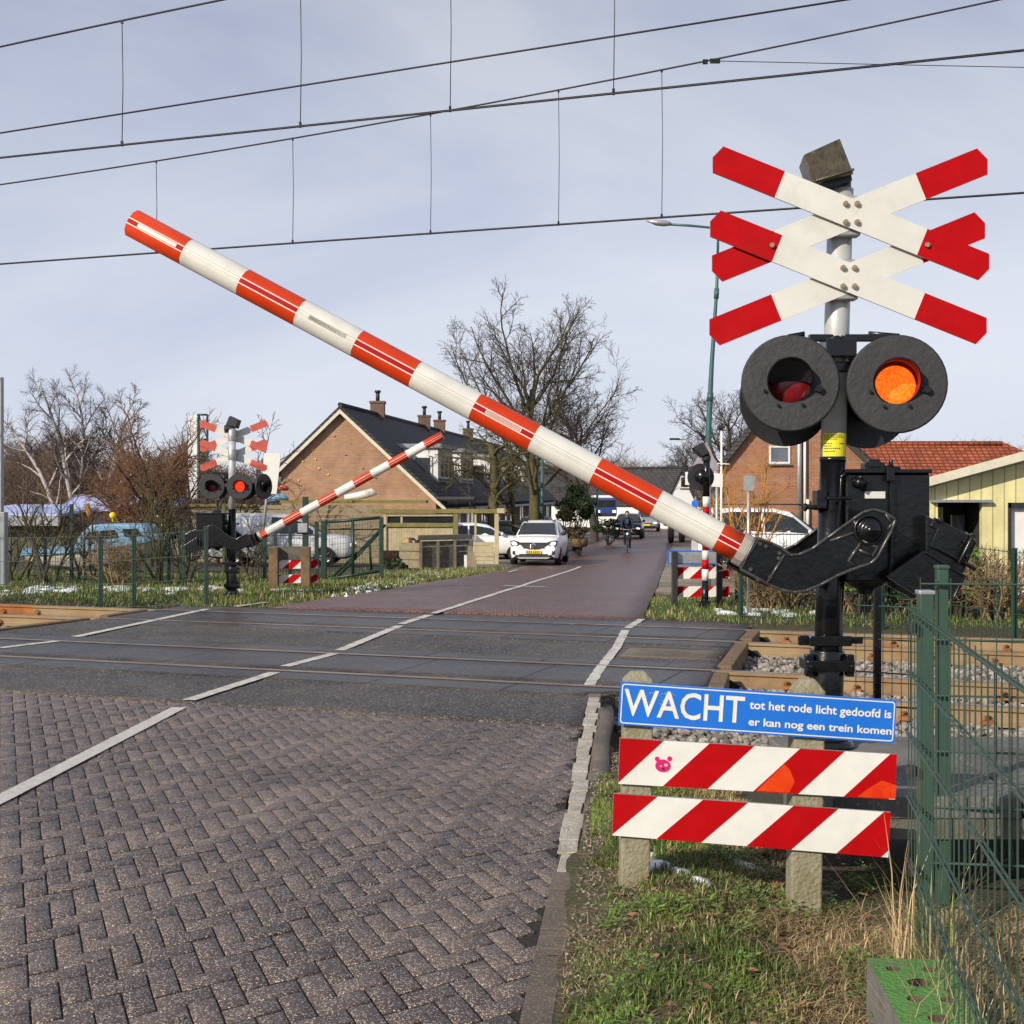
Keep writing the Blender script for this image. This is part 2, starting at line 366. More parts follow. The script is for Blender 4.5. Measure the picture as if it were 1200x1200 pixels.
# ------------------------------------------------------------------ mesh building
class MB:
    def __init__(s): s.v, s.f, s.m, s.s = [], [], [], []
    def add(s, vs, fs, mi=0, smooth=False):
        b = len(s.v); s.v += [Vector(v) for v in vs]
        for f in fs:
            s.f.append([b + i for i in f]); s.m.append(mi); s.s.append(smooth)
        return s
    def box(s, c, size, rot=None, mi=0):
        c = Vector(c); x, y, z = [q / 2 for q in size]
        vs = [Vector((a, b, d)) for d in (-z, z) for b in (-y, y) for a in (-x, x)]
        if rot is not None:
            if not isinstance(rot, Matrix): rot = Matrix.Rotation(rot, 3, 'Z')
            vs = [rot @ v for v in vs]
        return s.add([v + c for v in vs], [(0, 2, 3, 1), (4, 5, 7, 6), (0, 1, 5, 4), (2, 6, 7, 3), (0, 4, 6, 2), (1, 3, 7, 5)], mi)
    def prism(s, pts, d, mi=0, mside=None):
        n = len(pts); d = Vector(d); p = [Vector(q) for q in pts]
        s.add(p + [q + d for q in p], [list(range(n))[::-1], list(range(n, 2 * n))], mi)
        b = len(s.v) - 2 * n
        for i in range(n):
            j = (i + 1) % n
            s.f.append([b + i, b + j, b + n + j, b + n + i]); s.m.append(mi if mside is None else mside); s.s.append(False)
        return s
    def tube(s, pts, r, n=8, mi=0, cap=True, smooth=True):
        pts = [Vector(p) for p in pts]; k = len(pts)
        rs = r if isinstance(r, (list, tuple)) else [r] * k
        b = len(s.v); u = None
        for i in range(k):
            d = pts[min(i + 1, k - 1)] - pts[max(i - 1, 0)]
            if d.length < 1e-9: d = Vector((0, 0, 1))
            d.normalize()
            if u is None: u = d.orthogonal().normalized()
            else:
                u = u - d * u.dot(d)
                u = u.normalized() if u.length > 1e-6 else d.orthogonal().normalized()
            w = d.cross(u)
            for q in range(n):
                a = 2 * math.pi * q / n
                s.v.append(pts[i] + (u * math.cos(a) + w * math.sin(a)) * rs[i])
        for i in range(k - 1):
            for q in range(n):
                q2 = (q + 1) % n
                s.f.append([b + i * n + q, b + i * n + q2, b + (i + 1) * n + q2, b + (i + 1) * n + q]); s.m.append(mi); s.s.append(smooth)
        if cap:
            s.f.append([b + q for q in range(n)][::-1]); s.m.append(mi); s.s.append(False)
            s.f.append([b + (k - 1) * n + q for q in range(n)]); s.m.append(mi); s.s.append(False)
        return s
    def cyl(s, a, b, r, n=20, mi=0, r2=None, smooth=True):
        return s.tube([a, b], [r, r if r2 is None else r2], n, mi, True, smooth)
    def lathe(s, prof, o, axis, n=24, mi=0, smooth=True, arc=None):
        o = Vector(o); ax = Vector(axis).normalized(); u = ax.orthogonal().normalized(); w = ax.cross(u)
        b = len(s.v); k = len(prof)
        for (r, h) in prof:
            for q in range(n):
                a = 2 * math.pi * q / n
                s.v.append(o + ax * h + (u * math.cos(a) + w * math.sin(a)) * r)
        for i in range(k - 1):
            for q in range(n):
                q2 = (q + 1) % n
                s.f.append([b + i * n + q, b + i * n + q2, b + (i + 1) * n + q2, b + (i + 1) * n + q]); s.m.append(mi); s.s.append(smooth)
        return s
    def sphere(s, c, r, n=10, mi=0, sq=(1, 1, 1)):
        c = Vector(c); b = len(s.v); k = n // 2
        for i in range(k + 1):
            t = math.pi * i / k
            for q in range(n):
                a = 2 * math.pi * q / n
                s.v.append(c + Vector((math.sin(t) * math.cos(a) * sq[0], math.sin(t) * math.sin(a) * sq[1], math.cos(t) * sq[2])) * r)
        for i in range(k):
            for q in range(n):
                q2 = (q + 1) % n
                s.f.append([b + i * n + q, b + (i + 1) * n + q, b + (i + 1) * n + q2, b + i * n + q2]); s.m.append(mi); s.s.append(True)
        return s
    def xf(s, fn):
        s.v = [Vector(fn(v)) for v in s.v]; return s
    def build(s, name, mats, parent=None, bevel=0.0, fix=True, subsurf=0):
        me = bpy.data.meshes.new(name)
        off = ROOT.get(parent.name, Vector((0, 0, 0))) if parent is not None else Vector((0, 0, 0))
        me.from_pydata([tuple(v - off) for v in s.v], [], s.f)
        if not isinstance(mats, (list, tuple)): mats = [mats]
        for m in mats: me.materials.append(m)
        me.polygons.foreach_set('material_index', s.m)
        me.polygons.foreach_set('use_smooth', s.s)
        if fix and len(s.f) < 60000:
            bm = bmesh.new(); bm.from_mesh(me)
            bmesh.ops.recalc_face_normals(bm, faces=bm.faces); bm.to_mesh(me); bm.free()
        me.update()
        o = bpy.data.objects.new(name, me); COL.objects.link(o)
        if parent is not None:
            o.parent = parent; ROOT[o.name] = off
        if bevel:
            b = o.modifiers.new('bevel', 'BEVEL'); b.width = bevel; b.segments = 2; b.limit_method = 'ANGLE'; b.angle_limit = R(40); b.harden_normals = False
        if subsurf:
            b = o.modifiers.new('sub', 'SUBSURF'); b.levels = b.render_levels = subsurf
        return o
    def build_each(s, name, mats, parent=None, bevel=0.0):
        """one object per separate piece"""
        par = list(range(len(s.v)))
        def find(a):
            while par[a] != a: par[a] = par[par[a]]; a = par[a]
            return a
        for f in s.f:
            for k in f[1:]: par[find(k)] = find(f[0])
        groups = {}
        for i, f in enumerate(s.f): groups.setdefault(find(f[0]), []).append(i)
        out = []
        for g in groups.values():
            mb = MB(); ids = {}
            for i in g:
                ff = []
                for k in s.f[i]:
                    if k not in ids: ids[k] = len(mb.v); mb.v.append(s.v[k])
                    ff.append(ids[k])
                mb.f.append(ff); mb.m.append(s.m[i]); mb.s.append(s.s[i])
            out.append(mb.build(name, mats, parent, bevel))
        return out
ROOT = {}
def thing(name, label, cat, loc, group=None, local=False, rz=0.0):
    o = bpy.data.objects.new(name, None); COL.objects.link(o)
    o.empty_display_size = .2
    o.location = loc; o.rotation_euler = (0, 0, rz)
    o['label'] = label; o['category'] = cat
    if group: o['group'] = group
    ROOT[o.name] = Vector((0, 0, 0)) if local else Vector(loc)
    return o
def tag(o, label=None, cat=None, group=None, kind=None):
    if label: o['label'] = label
    if cat: o['category'] = cat
    if group: o['group'] = group
    if kind: o['kind'] = kind
    return o
def copy_tree(o, loc=None, rz=None, label=None):
    c = o.copy(); COL.objects.link(c)
    for ch in list(o.children):
        k = copy_tree(ch); k.parent = c
    if loc is not None: c.location = loc
    if rz is not None: c.rotation_euler = (0, 0, rz)
    if label: c['label'] = label
    return c
def text_mesh(name, body, m, fn, width, height=None, bold=.0, parent=None):
    """letters as a thin mesh: local x 0..width, y up from the baseline; fn maps (x, y, depth) to the world"""
    cu = bpy.data.curves.new(name, 'FONT'); cu.body = body; cu.size = 1; cu.extrude = .02; cu.offset = bold; cu.resolution_u = 3
    to = bpy.data.objects.new(name, cu); COL.objects.link(to)
    dg = bpy.context.evaluated_depsgraph_get()
    me = bpy.data.meshes.new_from_object(to.evaluated_get(dg))
    bpy.data.objects.remove(to)
    xs = [v.co.x for v in me.vertices]; ys = [v.co.y for v in me.vertices]
    x0, x1 = min(xs), max(xs); k = width / (x1 - x0)
    ky = k if height is None else height / max(ys)
    off = ROOT.get(parent.name, Vector((0, 0, 0))) if parent is not None else Vector((0, 0, 0))
    for v in me.vertices:
        v.co = fn((v.co.x - x0) * k, v.co.y * ky, v.co.z * .05) - off
    me.materials.clear(); me.materials.append(m)
    o = bpy.data.objects.new(name, me); COL.objects.link(o)
    if parent is not None: o.parent = parent; ROOT[o.name] = off
    return o
# ------------------------------------------------------------------ the setting: ground, roads, tracks
def axis(parts):
    out = []
    for a, b, st in parts:
        n = max(1, round((b - a) / st)); out += [a + (b - a) * i / n for i in range(n)]
    return out + [parts[-1][1]]
def ground():
    xs = axis([(-240, -60, 30), (-60, -20, 5), (-20, -2, .6), (-2, 4, .14), (4, 12, .5), (12, 60, 4), (60, 240, 30)])
    ys = axis([(-30, 0, 5), (0, 3.4, .4), (3.4, 9, .14), (9, 24, .3), (24, 60, 1.0), (60, 160, 5), (160, 700, 45)])
    mb = MB()
    for y in ys:
        for x in xs:
            z = gz(x, y)
            if inroad(x, y, .0): z -= .07
            elif y < 60: z += .03 * noise.noise(Vector((x * 2.1, y * 2.1, 0))) - .015
            mb.v.append(Vector((x, y, z)))
    n = len(xs)
    for j in range(len(ys) - 1):
        for i in range(n - 1):
            mb.f.append([j * n + i, j * n + i + 1, (j + 1) * n + i + 1, (j + 1) * n + i]); mb.m.append(0); mb.s.append(True)
    m = bpy.data.materials.new('earth_and_turf'); m.use_nodes = True
    nn, l = m.node_tree.nodes, m.node_tree.links
    b = nn['Principled BSDF']; b.inputs['Roughness'].default_value = .95
    t = nn.new('ShaderNodeTexCoord')
    a = nn.new('ShaderNodeTexNoise'); a.inputs['Scale'].default_value = 2.3; a.inputs['Detail'].default_value = 11; a.inputs['Roughness'].default_value = .78
    l.new(t.outputs['Object'], a.inputs['Vector'])
    r = nn.new('ShaderNodeValToRGB')
    cols = [(.30, (.026, .019, .012)), (.44, (.062, .046, .028)), (.54, (.045, .045, .015)), (.64, (.055, .066, .018)), (.8, (.13, .10, .055))]
    el = r.color_ramp.elements
    while len(el) < len(cols): el.new(.5)
    for e, (p, c) in zip(el, cols): e.position = p; e.color = (*c, 1)
    l.new(a.outputs['Fac'], r.inputs[0]); l.new(r.outputs[0], b.inputs['Base Color'])
    a2 = nn.new('ShaderNodeTexNoise'); a2.inputs['Scale'].default_value = 45; a2.inputs['Detail'].default_value = 5
    l.new(t.outputs['Object'], a2.inputs['Vector'])
    bp = nn.new('ShaderNodeBump'); bp.inputs['Strength'].default_value = .9; bp.inputs['Distance'].default_value = .03
    l.new(a2.outputs['Fac'], bp.inputs['Height']); l.new(bp.outputs[0], b.inputs['Normal'])
    tag(mb.build('ground', m, fix=False), kind='structure')
ground()

def ribbon(name, rows, m, dz, kind='structure', skirt=.08):
    """rows: list of point lists of equal length; a sheet with a short skirt so its edge has thickness"""
    mb = MB(); n = len(rows[0])
    for r in rows:
        for p in r: mb.v.append(Vector((p[0], p[1], p[2] + dz)))
    for j in range(len(rows) - 1):
        for i in range(n - 1):
            mb.f.append([j * n + i, j * n + i + 1, (j + 1) * n + i + 1, (j + 1) * n + i]); mb.m.append(0); mb.s.append(True)
    if skirt:
        loop = [i for i in range(n)] + [j * n + n - 1 for j in range(1, len(rows))] + [(len(rows) - 1) * n + i for i in range(n - 2, -1, -1)] + [j * n for j in range(len(rows) - 2, 0, -1)]
        b = len(mb.v)
        for i in loop: mb.v.append(mb.v[i] - Vector((0, 0, skirt)))
        for k in range(len(loop)):
            k2 = (k + 1) % len(loop)
            mb.f.append([loop[k2], loop[k], b + k, b + k2]); mb.m.append(0); mb.s.append(False)
    return tag(mb.build(name, m, fix=False), kind=kind)

S_B, S_R = 10.17, 19.15          # paving | asphalt | red paving, measured along s
def on_s(s, X): return (X, s - TS * X)
# the asphalt of the crossing, as a sheet with slightly worn edges
def solve_edge(tab, s):          # X where an edge table meets s
    lo, hi = -30.0, 20.0
    for _ in range(50):
        mid = (lo + hi) / 2
        if mid - table(tab, s - TS * mid) > 0: hi = mid
        else: lo = mid
    return lo
rows = []
for i in range(46):
    s = S_B + (S_R - S_B) * i / 45
    xl = solve_edge(DL, s); xr = solve_edge(DR, s) if s > 11.2 else solve_edge(ER, s)
    rows.append([(xl + (xr - xl) * k / 60, s - TS * (xl + (xr - xl) * k / 60), .004 * noise.noise(Vector((xl + (xr - xl) * k / 60, s, 3)))) for k in range(61)])
ribbon('crossing_asphalt', rows, M['asphalt'], .005, skirt=.25)
# dusty strip right of the edge line, between the tracks
rows = []
for i in range(9):
    s = 14.75 + .95 * i / 8
    xr = solve_edge(DR, s) - .02; xl = solve_edge(DR, s) - 1.0 + .06 * noise.noise(Vector((s * 3, 0, 0)))
    rows.append([(xl + (xr - xl) * k / 6, s - TS * (xl + (xr - xl) * k / 6), .0) for k in range(7)])
ribbon('dusty_asphalt', rows, M['asphaltb'], .012, skirt=.008)

RAILS = [12.3, 13.83, 16.62, 18.15]
for a, b in ((12.3, 13.83), (16.62, 18.15)):
    for (s0, s1) in ((a - .62, a - .06), (a + .10, b - .10), (b + .06, b + .55)):
        rows = []
        for i in range(5):
            s = s0 + (s1 - s0) * i / 4
            xl = solve_edge(DL, s) + .03; xr = (solve_edge(DR, s) if s > 11.85 else solve_edge(ER, s)) - .03
            rows.append([(xl + (xr - xl) * k / 40, s - TS * (xl + (xr - xl) * k / 40), .002 * noise.noise(Vector((k * .7, s * 3, 0)))) for k in range(41)])
        ribbon('crossing_panel', rows, M['panel'], .013, skirt=.012)
for s in RAILS:
    for ds in (-.052, .062):
        rows = []
        for e in (-.018, .018):
            ss = s + ds + e
            xl = solve_edge(DL, ss) + .03; xr = (solve_edge(DR, ss) if ss > 11.85 else solve_edge(ER, ss)) - .03
            rows.append([(xl + (xr - xl) * k / 40, ss - TS * (xl + (xr - xl) * k / 40), 0) for k in range(41)])
        ribbon('flange_groove', rows, M['groove'], .0145, skirt=.004)
mb = MB()
for a, b in ((12.3, 13.83), (16.62, 18.15)):
    for (s0, s1, off) in ((a + .12, b - .12, 0), (a - .60, a - .09, .4), (b + .10, b + .53, .4)):
        X = solve_edge(DL, s0) + .5 + off
        xr = (solve_edge(DR, s0) if s0 > 11.85 else solve_edge(ER, s0)) - .3
        while X < xr:
            p, q = Vector((X, s0 - TS * X, .0175)), Vector((X + .13 * 0 + TS * (s1 - s0) * .88, s1 - TS * (X + TS * (s1 - s0) * .88), .0175))
            mb.add([p, p + Vector((.007, -.0026, 0)), q + Vector((.007, -.0026, 0)), q], [(0, 1, 2, 3)]); X += 1.2
tag(mb.build('panel_joints', M['groove'], fix=False), kind='structure')
# edge beams and deflector wedges where the deck stops
mb = MB()
for s0, s1 in ((12.55, 13.6), (14.1, 16.4), (16.85, 17.95)):
    for tab, sg in ((DR, 1), (DL, -1)):
        x0, x1 = solve_edge(tab, s0), solve_edge(tab, s1)
        p, q = Vector((x0, s0 - TS * x0, 0)), Vector((x1, s1 - TS * x1, 0))
        d = (q - p).normalized(); n = Vector((d.y, -d.x, 0)) * sg
        mb.prism([p + n * .004 + Vector((0, 0, .03)), p + n * .15 + Vector((0, 0, .03)), p + n * .15 + Vector((0, 0, -.3)), p + n * .004 + Vector((0, 0, -.3))], q - p)
tag(mb.build('deck_edge_beam', M['woodb'], bevel=.012), kind='structure')
mb = MB()
for s in RAILS:
    for ds in (-.16, .20):
        x = solve_edge(DR, s + ds) + .01
        y = s + ds - TS * x
        mb.prism([(x, y - .07, .02), (x, y + .07, .02), (x, y + .07, -.16), (x, y - .07, -.16)], (.005, 0, 0))
        mb.add([(x + .005, y - .07, .02), (x + .005, y + .07, .02), (x + .34, y - .07 - .12, -.16), (x + .34, y + .07 - .12, -.16), (x + .005, y - .07, -.16), (x + .005, y + .07, -.16)], [(0, 1, 3, 2), (0, 2, 4), (1, 5, 3), (2, 3, 5, 4)])
tag(mb.build('deflector_wedge', M['rubber'], fix=True), kind='structure')

# red paving beyond
rows = []; y = 16.0
ys = [19.2 + .6 * i for i in range(45)] + [46 + 4 * i for i in range(40)]
for k, yy in enumerate(ys):
    row = []
    for i in range(13):
        if k == 0:
            xl, xr = solve_edge(EL, S_R), solve_edge(ER, S_R); X = xl + (xr - xl) * i / 12; Y = S_R - TS * X
        elif k < 4:
            s = S_R + k * .45; xl, xr = solve_edge(EL, s), solve_edge(ER, s); X = xl + (xr - xl) * i / 12; Y = s - TS * X
        elif k == 4: 
            xl, xr = edgeL(22.6), edgeR(20.2); X = xl + (xr - xl) * i / 12; Y = 22.6 - 2.4 * i / 12
        else:
            Y = yy + 1.2 * (1 - i / 12 * 2) * max(0, 1 - (k - 5) / 6); X = edgeL(Y) + (edgeR(Y) - edgeL(Y)) * i / 12
        row.append((X, Y, drop(X, Y) + .02 * math.sin(i / 12 * math.pi)))
    rows.append(row)
ribbon('red_brick_road', rows, M['redroad'], .006, skirt=.15)
# a footway of grey pavers on the left and verge strip far away
rows = [[(edgeL(Y) - 2.6, Y, drop(edgeL(Y) - 2.6, Y)), (edgeL(Y) - .02, Y, drop(edgeL(Y), Y))] for Y in [43.5 + 3 * i for i in range(25)]]
ribbon('footway', rows, speckle('footway_paver', (.16, .14, .11), (.22, .20, .17), (.3, .28, .25), .3, 30, .85), .03, skirt=.1)

rows = [[(edgeR(Y) + .02 + 1.1 * k, Y, drop(edgeR(Y) + .02 + 1.1 * k, Y)) for k in range(3)] for Y in [24.5 + 2.5 * i for i in range(38)]]
ribbon('footway', rows, speckle('gravel_footway', (.13, .11, .085), (.20, .175, .14), (.3, .28, .25), .3, 30, .9), .03, skirt=.1)
# near paving: real bricks in herringbone, every brick its own island
def paving():
    mb = MB(); w = .0925; ang = R(28); KY = 1.42; ca, sa = math.cos(ang), math.sin(ang)
    rr = random.Random(3)
    for i in range(-125, 125):
        for j in range(-125, 125):
            k = (i - j) % 4
            if k == 0: cx, cy, sx, sy = i + 1, j + .5, 2, 1
            elif k == 2: cx, cy, sx, sy = i + .5, j, 1, 2
            else: continue
            lx, ly = cx * w, cy * w
            X = ca * lx - sa * ly - 2.0; Y = KY * (sa * lx + ca * ly) + 7.0
            if X < -9 or Y < 1.2 or Y + TS * X > S_B + .12 or X > edgeR(Y) + .015: continue
            if X < -.55 * Y - 2.0: continue
            g = .0032
            hx, hy = sx * w / 2 - g, sy * w / 2 - g; c = .004
            dz = rr.uniform(-.003, .002) + .003 * noise.noise(Vector((X * .55, Y * .55, 9)))
            tx, ty = rr.uniform(-.02, .02), rr.uniform(-.02, .02)
            rot = rr.uniform(-.012, .012)
            b = len(mb.v)
            for (qx, qy, qz) in ((hx, hy, -.035), (hx, hy, -c), (hx - c, hy - c, 0)):
                for (ux, uy) in ((-1, -1), (1, -1), (1, 1), (-1, 1)):
                    ax, ay = ux * qx + rr.uniform(-.0012, .0012), uy * qy + rr.uniform(-.0012, .0012)
                    z = qz + dz + ax * tx + ay * ty
                    ax, ay = ax - rot * ay, ay + rot * ax
                    mb.v.append(Vector((X + ca * ax - sa * ay, Y + KY * (sa * ax + ca * ay), z)))
            for lvl in (0, 4):
                for q in range(4):
                    q2 = (q + 1) % 4
                    mb.f.append([b + lvl + q, b + lvl + q2, b + lvl + 4 + q2, b + lvl + 4 + q]); mb.m.append(0); mb.s.append(lvl == 4)
            mb.f.append([b + 8, b + 9, b + 10, b + 11]); mb.m.append(0); mb.s.append(True)
    tag(mb.build('brick_paving', M['paver'], fix=False), kind='structure')
    rows = []
    for j in range(12):
        Y = 1.5 + j * 1.0
        rows.append([(-8 + (edgeR(Y) - .0 + 8) * i / 10, Y, -.0085) for i in range(11)])
    ribbon('paving_bed', rows, M['paverbed'], 0, skirt=0)
paving()

# kerb: worn stones along the right edge, the far ones with old white paint
def kerbs():
    a, b = MB(), MB(); Y = 3.2; rr = random.Random(5)
    while Y < 12.0:
        L = rr.uniform(.24, .34)
        x0, x1 = edgeR(Y) + .055, edgeR(Y + L) + .055
        p, q = Vector((x0, Y, 0)), Vector((x1, Y + L - .012, 0))
        d = (q - p).normalized(); n = Vector((d.y, -d.x, 0))
        t = a if (Y > 6.05 and Y < 11.4) else b
        if t is a:
            wl, wr = .048 + rr.uniform(-.012, .008), .046 + rr.uniform(-.014, .010)
            t.prism([p - n * wl, q - n * (wl + rr.uniform(-.006, .006)), q + n * wr, p + n * (wr + rr.uniform(-.006, .006))], (0, 0, rr.uniform(.006, .014)))
        else:
            t.prism([p - n * .055, q - n * .055, q + n * .05, p + n * .05], (0, 0, rr.uniform(.002, .010)))
        Y += L
    tag(a.build('white_edge_stones', M['roadpaint2'], bevel=.006), kind='structure')
    tag(b.build('kerb', M['kerb'], bevel=.007), kind='structure')
    rows = []
    for i in range(26):
        Y = 3.0 + 9 * i / 25
        if Y + TS * 1 > 11.6: break
        rows.append([(edgeR(Y) + .10 + .06 * k + (.03 * noise.noise(Vector((Y * 3, k, 0))) if k else 0), Y, .0 + (0 if k < 2 else .01)) for k in range(3)])
    ribbon('gutter', rows, M['kerb'], .004, skirt=.05)
    return
    mm = MB(); pts = []
    for k in range(22):
        t = 2 * math.pi * k / 22; r = 1 + .28 * noise.noise(Vector((math.cos(t) * 2, math.sin(t) * 2, 4)))
        pts.append((-.09 + .17 * r * math.cos(t), 5.42 + .42 * r * math.sin(t), .004))
    mm.add([(-.09, 5.42, .008)] + pts, [(0, 1 + k, 1 + (k + 1) % 22) for k in range(22)], smooth=True)
    tag(mm.build('mud_hole_shade', M['mud_hole_shade'], fix=False), kind='structure')
kerbs()

# painted lines
def stripe(mb, pix, w, dz, ragged=0.0, seed=0):
    pts = [G(x, y) for x, y in pix]; fine = []
    for p, q in zip(pts, pts[1:]):
        n = max(1, int((q - p).length / .12)); fine += [p.lerp(q, i / n) for i in range(n)]
    fine.append(pts[-1]); b = len(mb.v)
    for i, p in enumerate(fine):
        d = (fine[min(i + 1, len(fine) - 1)] - fine[max(i - 1, 0)]).normalized(); n = Vector((d.y, -d.x, 0)).normalized()
        e1, e2 = [ragged * noise.noise(Vector((i * .9, seed + k * 7, 0))) for k in (0, 1)]
        zz = Vector((0, 0, drop(p.x, p.y) - p.z + dz))
        mb.v += [p - n * (w / 2 + e1) + zz, p + n * (w / 2 + e2) + zz]
    for i in range(len(fine) - 1):
        mb.f.append([b + 2 * i, b + 2 * i + 1, b + 2 * i + 3, b + 2 * i + 2]); mb.m.append(0); mb.s.append(True)
mb = MB()
stripe(mb, [(-60, 968), (0, 938), (210, 830)], .12, .0075, .002)
tag(mb.build('paved_white_line', mat('white_blocks', (.50, .48, .44), .75, var=.15, scale=20, dirt=.3, bump=.4), fix=False), kind='structure')
mb = MB()
for k, px in enumerate([[(221, 823), (322, 790)], [(334, 783), (391, 768)], [(398, 764), (468, 735)], [(470, 733), (503, 722)],
           [(0, 761), (68, 753)], [(88, 748), (243, 715)], [(276, 712), (312, 707)]]):
    stripe(mb, px, .12, .0185, .012, k)
stripe(mb, [(752, 727), (735, 738)], .10, .0185, .02, 3)
stripe(mb, [(733, 740), (723, 760), (702, 787), (690, 806)], .10, .0185, .02, 4)
stripe(mb, [(508, 721.5), (532, 714), (570, 701.5), (610, 689), (645, 677.5), (680, 665)], .11, .034, .008, 9)
for px in ([(590, 688), (640, 690)], [(596, 672), (606, 669)]): stripe(mb, px, .1, .034, .01, 5)
tag(mb.build('road_markings', M['roadpaint'], fix=False), kind='structure')

# rails
LBL = ['rusty rail nearest the camera, first of the near track', 'rail at the far side of the near track',
       'rail of the far track on the camera side', 'farthest rail, along the green mesh fence']
dirT = Vector((1, -TS, 0)).normalized(); nT = Vector((TS, 1, 0)).normalized()
for s, lb in zip(RAILS, LBL):
    prof = [(-.068, -.155), (.068, -.155), (.068, -.143), (.012, -.120), (.010, -.045), (.035, -.034), (.036, -.003), (.028, .004), (-.028, .004), (-.036, -.003), (-.035, -.034), (-.010, -.045), (-.012, -.120), (-.068, -.143)]
    root = thing('rail', lb, 'rail', (0, s, 0), 'rails of the two tracks')
    for x0, x1, m in ((-60, -7.3, 'rail_rust'), (-7.3, 60, 'rail_side')):
        mb = MB()
        a = Vector((x0, s - TS * x0, .016)); L = (x1 - x0)
        mb.prism([a + nT * u + Vector((0, 0, v)) for u, v in prof], Vector((L, -TS * L, 0)))
        for f in range(len(mb.f)):
            vs = [mb.v[i] for i in mb.f[f]]
            if len(vs) == 4 and min(v.z for v in vs) > .012: mb.m[f] = 1
        mb.build('running_rail', [M[m], M['rail_top']], root)
    for xs in ([2.6 + .6 * k for k in range(9)] if s < 14 else [3.4 + .6 * k for k in range(8)]) + ([-12 + .6 * k for k in range(9)] if s > 16 else []):
        y = s - TS * xs
        if inroad(xs, y, .3): continue
        cl = MB()
        for sd in (-1, 1):
            c = Vector((xs, y, -.105)) + nT * .075 * sd
            cl.box(c, (.09, .07, .03), -.35); cl.tube([c + Vector((-.03, 0, .01)), c + Vector((-.02, -.02 * sd, .045)), c + Vector((.03, -.03 * sd, .04))], .011, 5)
        cl.build('rail_clip', M['rail_rust'], root)

# ballast
def ballast():
    def strip(name, x0, x1, s0, s1):
        rows = []
        ns = int((s1 - s0) / .25)
        for j in range(ns + 1):
            s = s0 + (s1 - s0) * j / ns
            row = []
            for i in range(50):
                u = i / 49
                a = x0(s); X = a + (x1 - a) * u * u if x1 > 0 else a + (x1 - a) * u
                row.append((X, s - TS * X, -.155 + .03 * noise.noise(Vector((X * 4, s * 4, 0)))))
            rows.append(row)
        ribbon(name, rows, M['ballastbed'], 0, skirt=.1)
    strip('ballast_bed', lambda s: (solve_edge(DR, s) + .1 if s > 11.3 else solve_edge(ER, s) + .45), 26, 9.3, 19.0)
    strip('ballast_bed', lambda s: solve_edge(DL, s) - .1, -40, 15.4, 19.0)
    mb = MB(); rr = random.Random(11)
    ico = [(-.53, 0, .85), (.53, 0, .85), (-.53, 0, -.85), (.53, 0, -.85), (0, .85, .53), (0, .85, -.53), (0, -.85, .53), (0, -.85, -.53), (.85, .53, 0), (-.85, .53, 0), (.85, -.53, 0), (-.85, -.53, 0)]
    icf = [(1, 4, 0), (4, 9, 0), (4, 5, 9), (8, 5, 4), (1, 8, 4), (1, 10, 8), (10, 3, 8), (8, 3, 5), (3, 2, 5), (3, 7, 2), (3, 10, 7), (10, 6, 7), (6, 11, 7), (6, 0, 11), (6, 1, 0), (10, 1, 6), (11, 0, 9), (2, 11, 9), (5, 2, 9), (11, 2, 7)]
    def put(X, Y, z, r):
        M3 = Matrix.Rotation(rr.uniform(0, 6.3), 3, 'Z') @ Matrix.Rotation(rr.uniform(0, 6.3), 3, 'X')
        q = (rr.uniform(.7, 1.3), rr.uniform(.6, 1.0), rr.uniform(.5, .85))
        b = len(mb.v)
        for v in ico:
            w = M3 @ Vector((v[0] * q[0], v[1] * q[1], v[2] * q[2])); w *= r * rr.uniform(.8, 1.15)
            mb.v.append(Vector((X, Y, z)) + w)
        for f in icf: mb.f.append([b + k for k in f]); mb.m.append(0); mb.s.append(False)
    n = 0
    while n < 8500:
        Y = rr.uniform(7.5, 18.8); X = rr.uniform(.4, .40 * Y + .5); s = Y + TS * X
        if not 9.25 < s < 19.0 or inroad(X, Y, .14): continue
        if s < 11.3 and X < edgeR(Y) + .25: continue
        if any(abs(s - q) < .09 for q in RAILS): continue
        put(X, Y, -.15 + rr.uniform(-.01, .025), rr.uniform(.022, .044)); n += 1
    n = 0
    while n < 1500:
        s = rr.uniform(15.4, 19.0); X = rr.uniform(-13, -6.0); Y = s - TS * X
        if inroad(X, Y, .14) or any(abs(s - q) < .09 for q in RAILS): continue
        put(X, Y, -.15 + rr.uniform(-.01, .025), rr.uniform(.022, .044)); n += 1
    for _ in range(1500):       # stray stones at the foot of the verge
        Y = rr.uniform(4.5, 9.5); X = edgeR(Y) + .12 + abs(rr.gauss(0, .2))
        put(X, Y, gz(X, Y) + .0, rr.uniform(.002, .009))
    tag(mb.build('ballast_stones', M['stone'], fix=False), kind='stuff')
ballast()

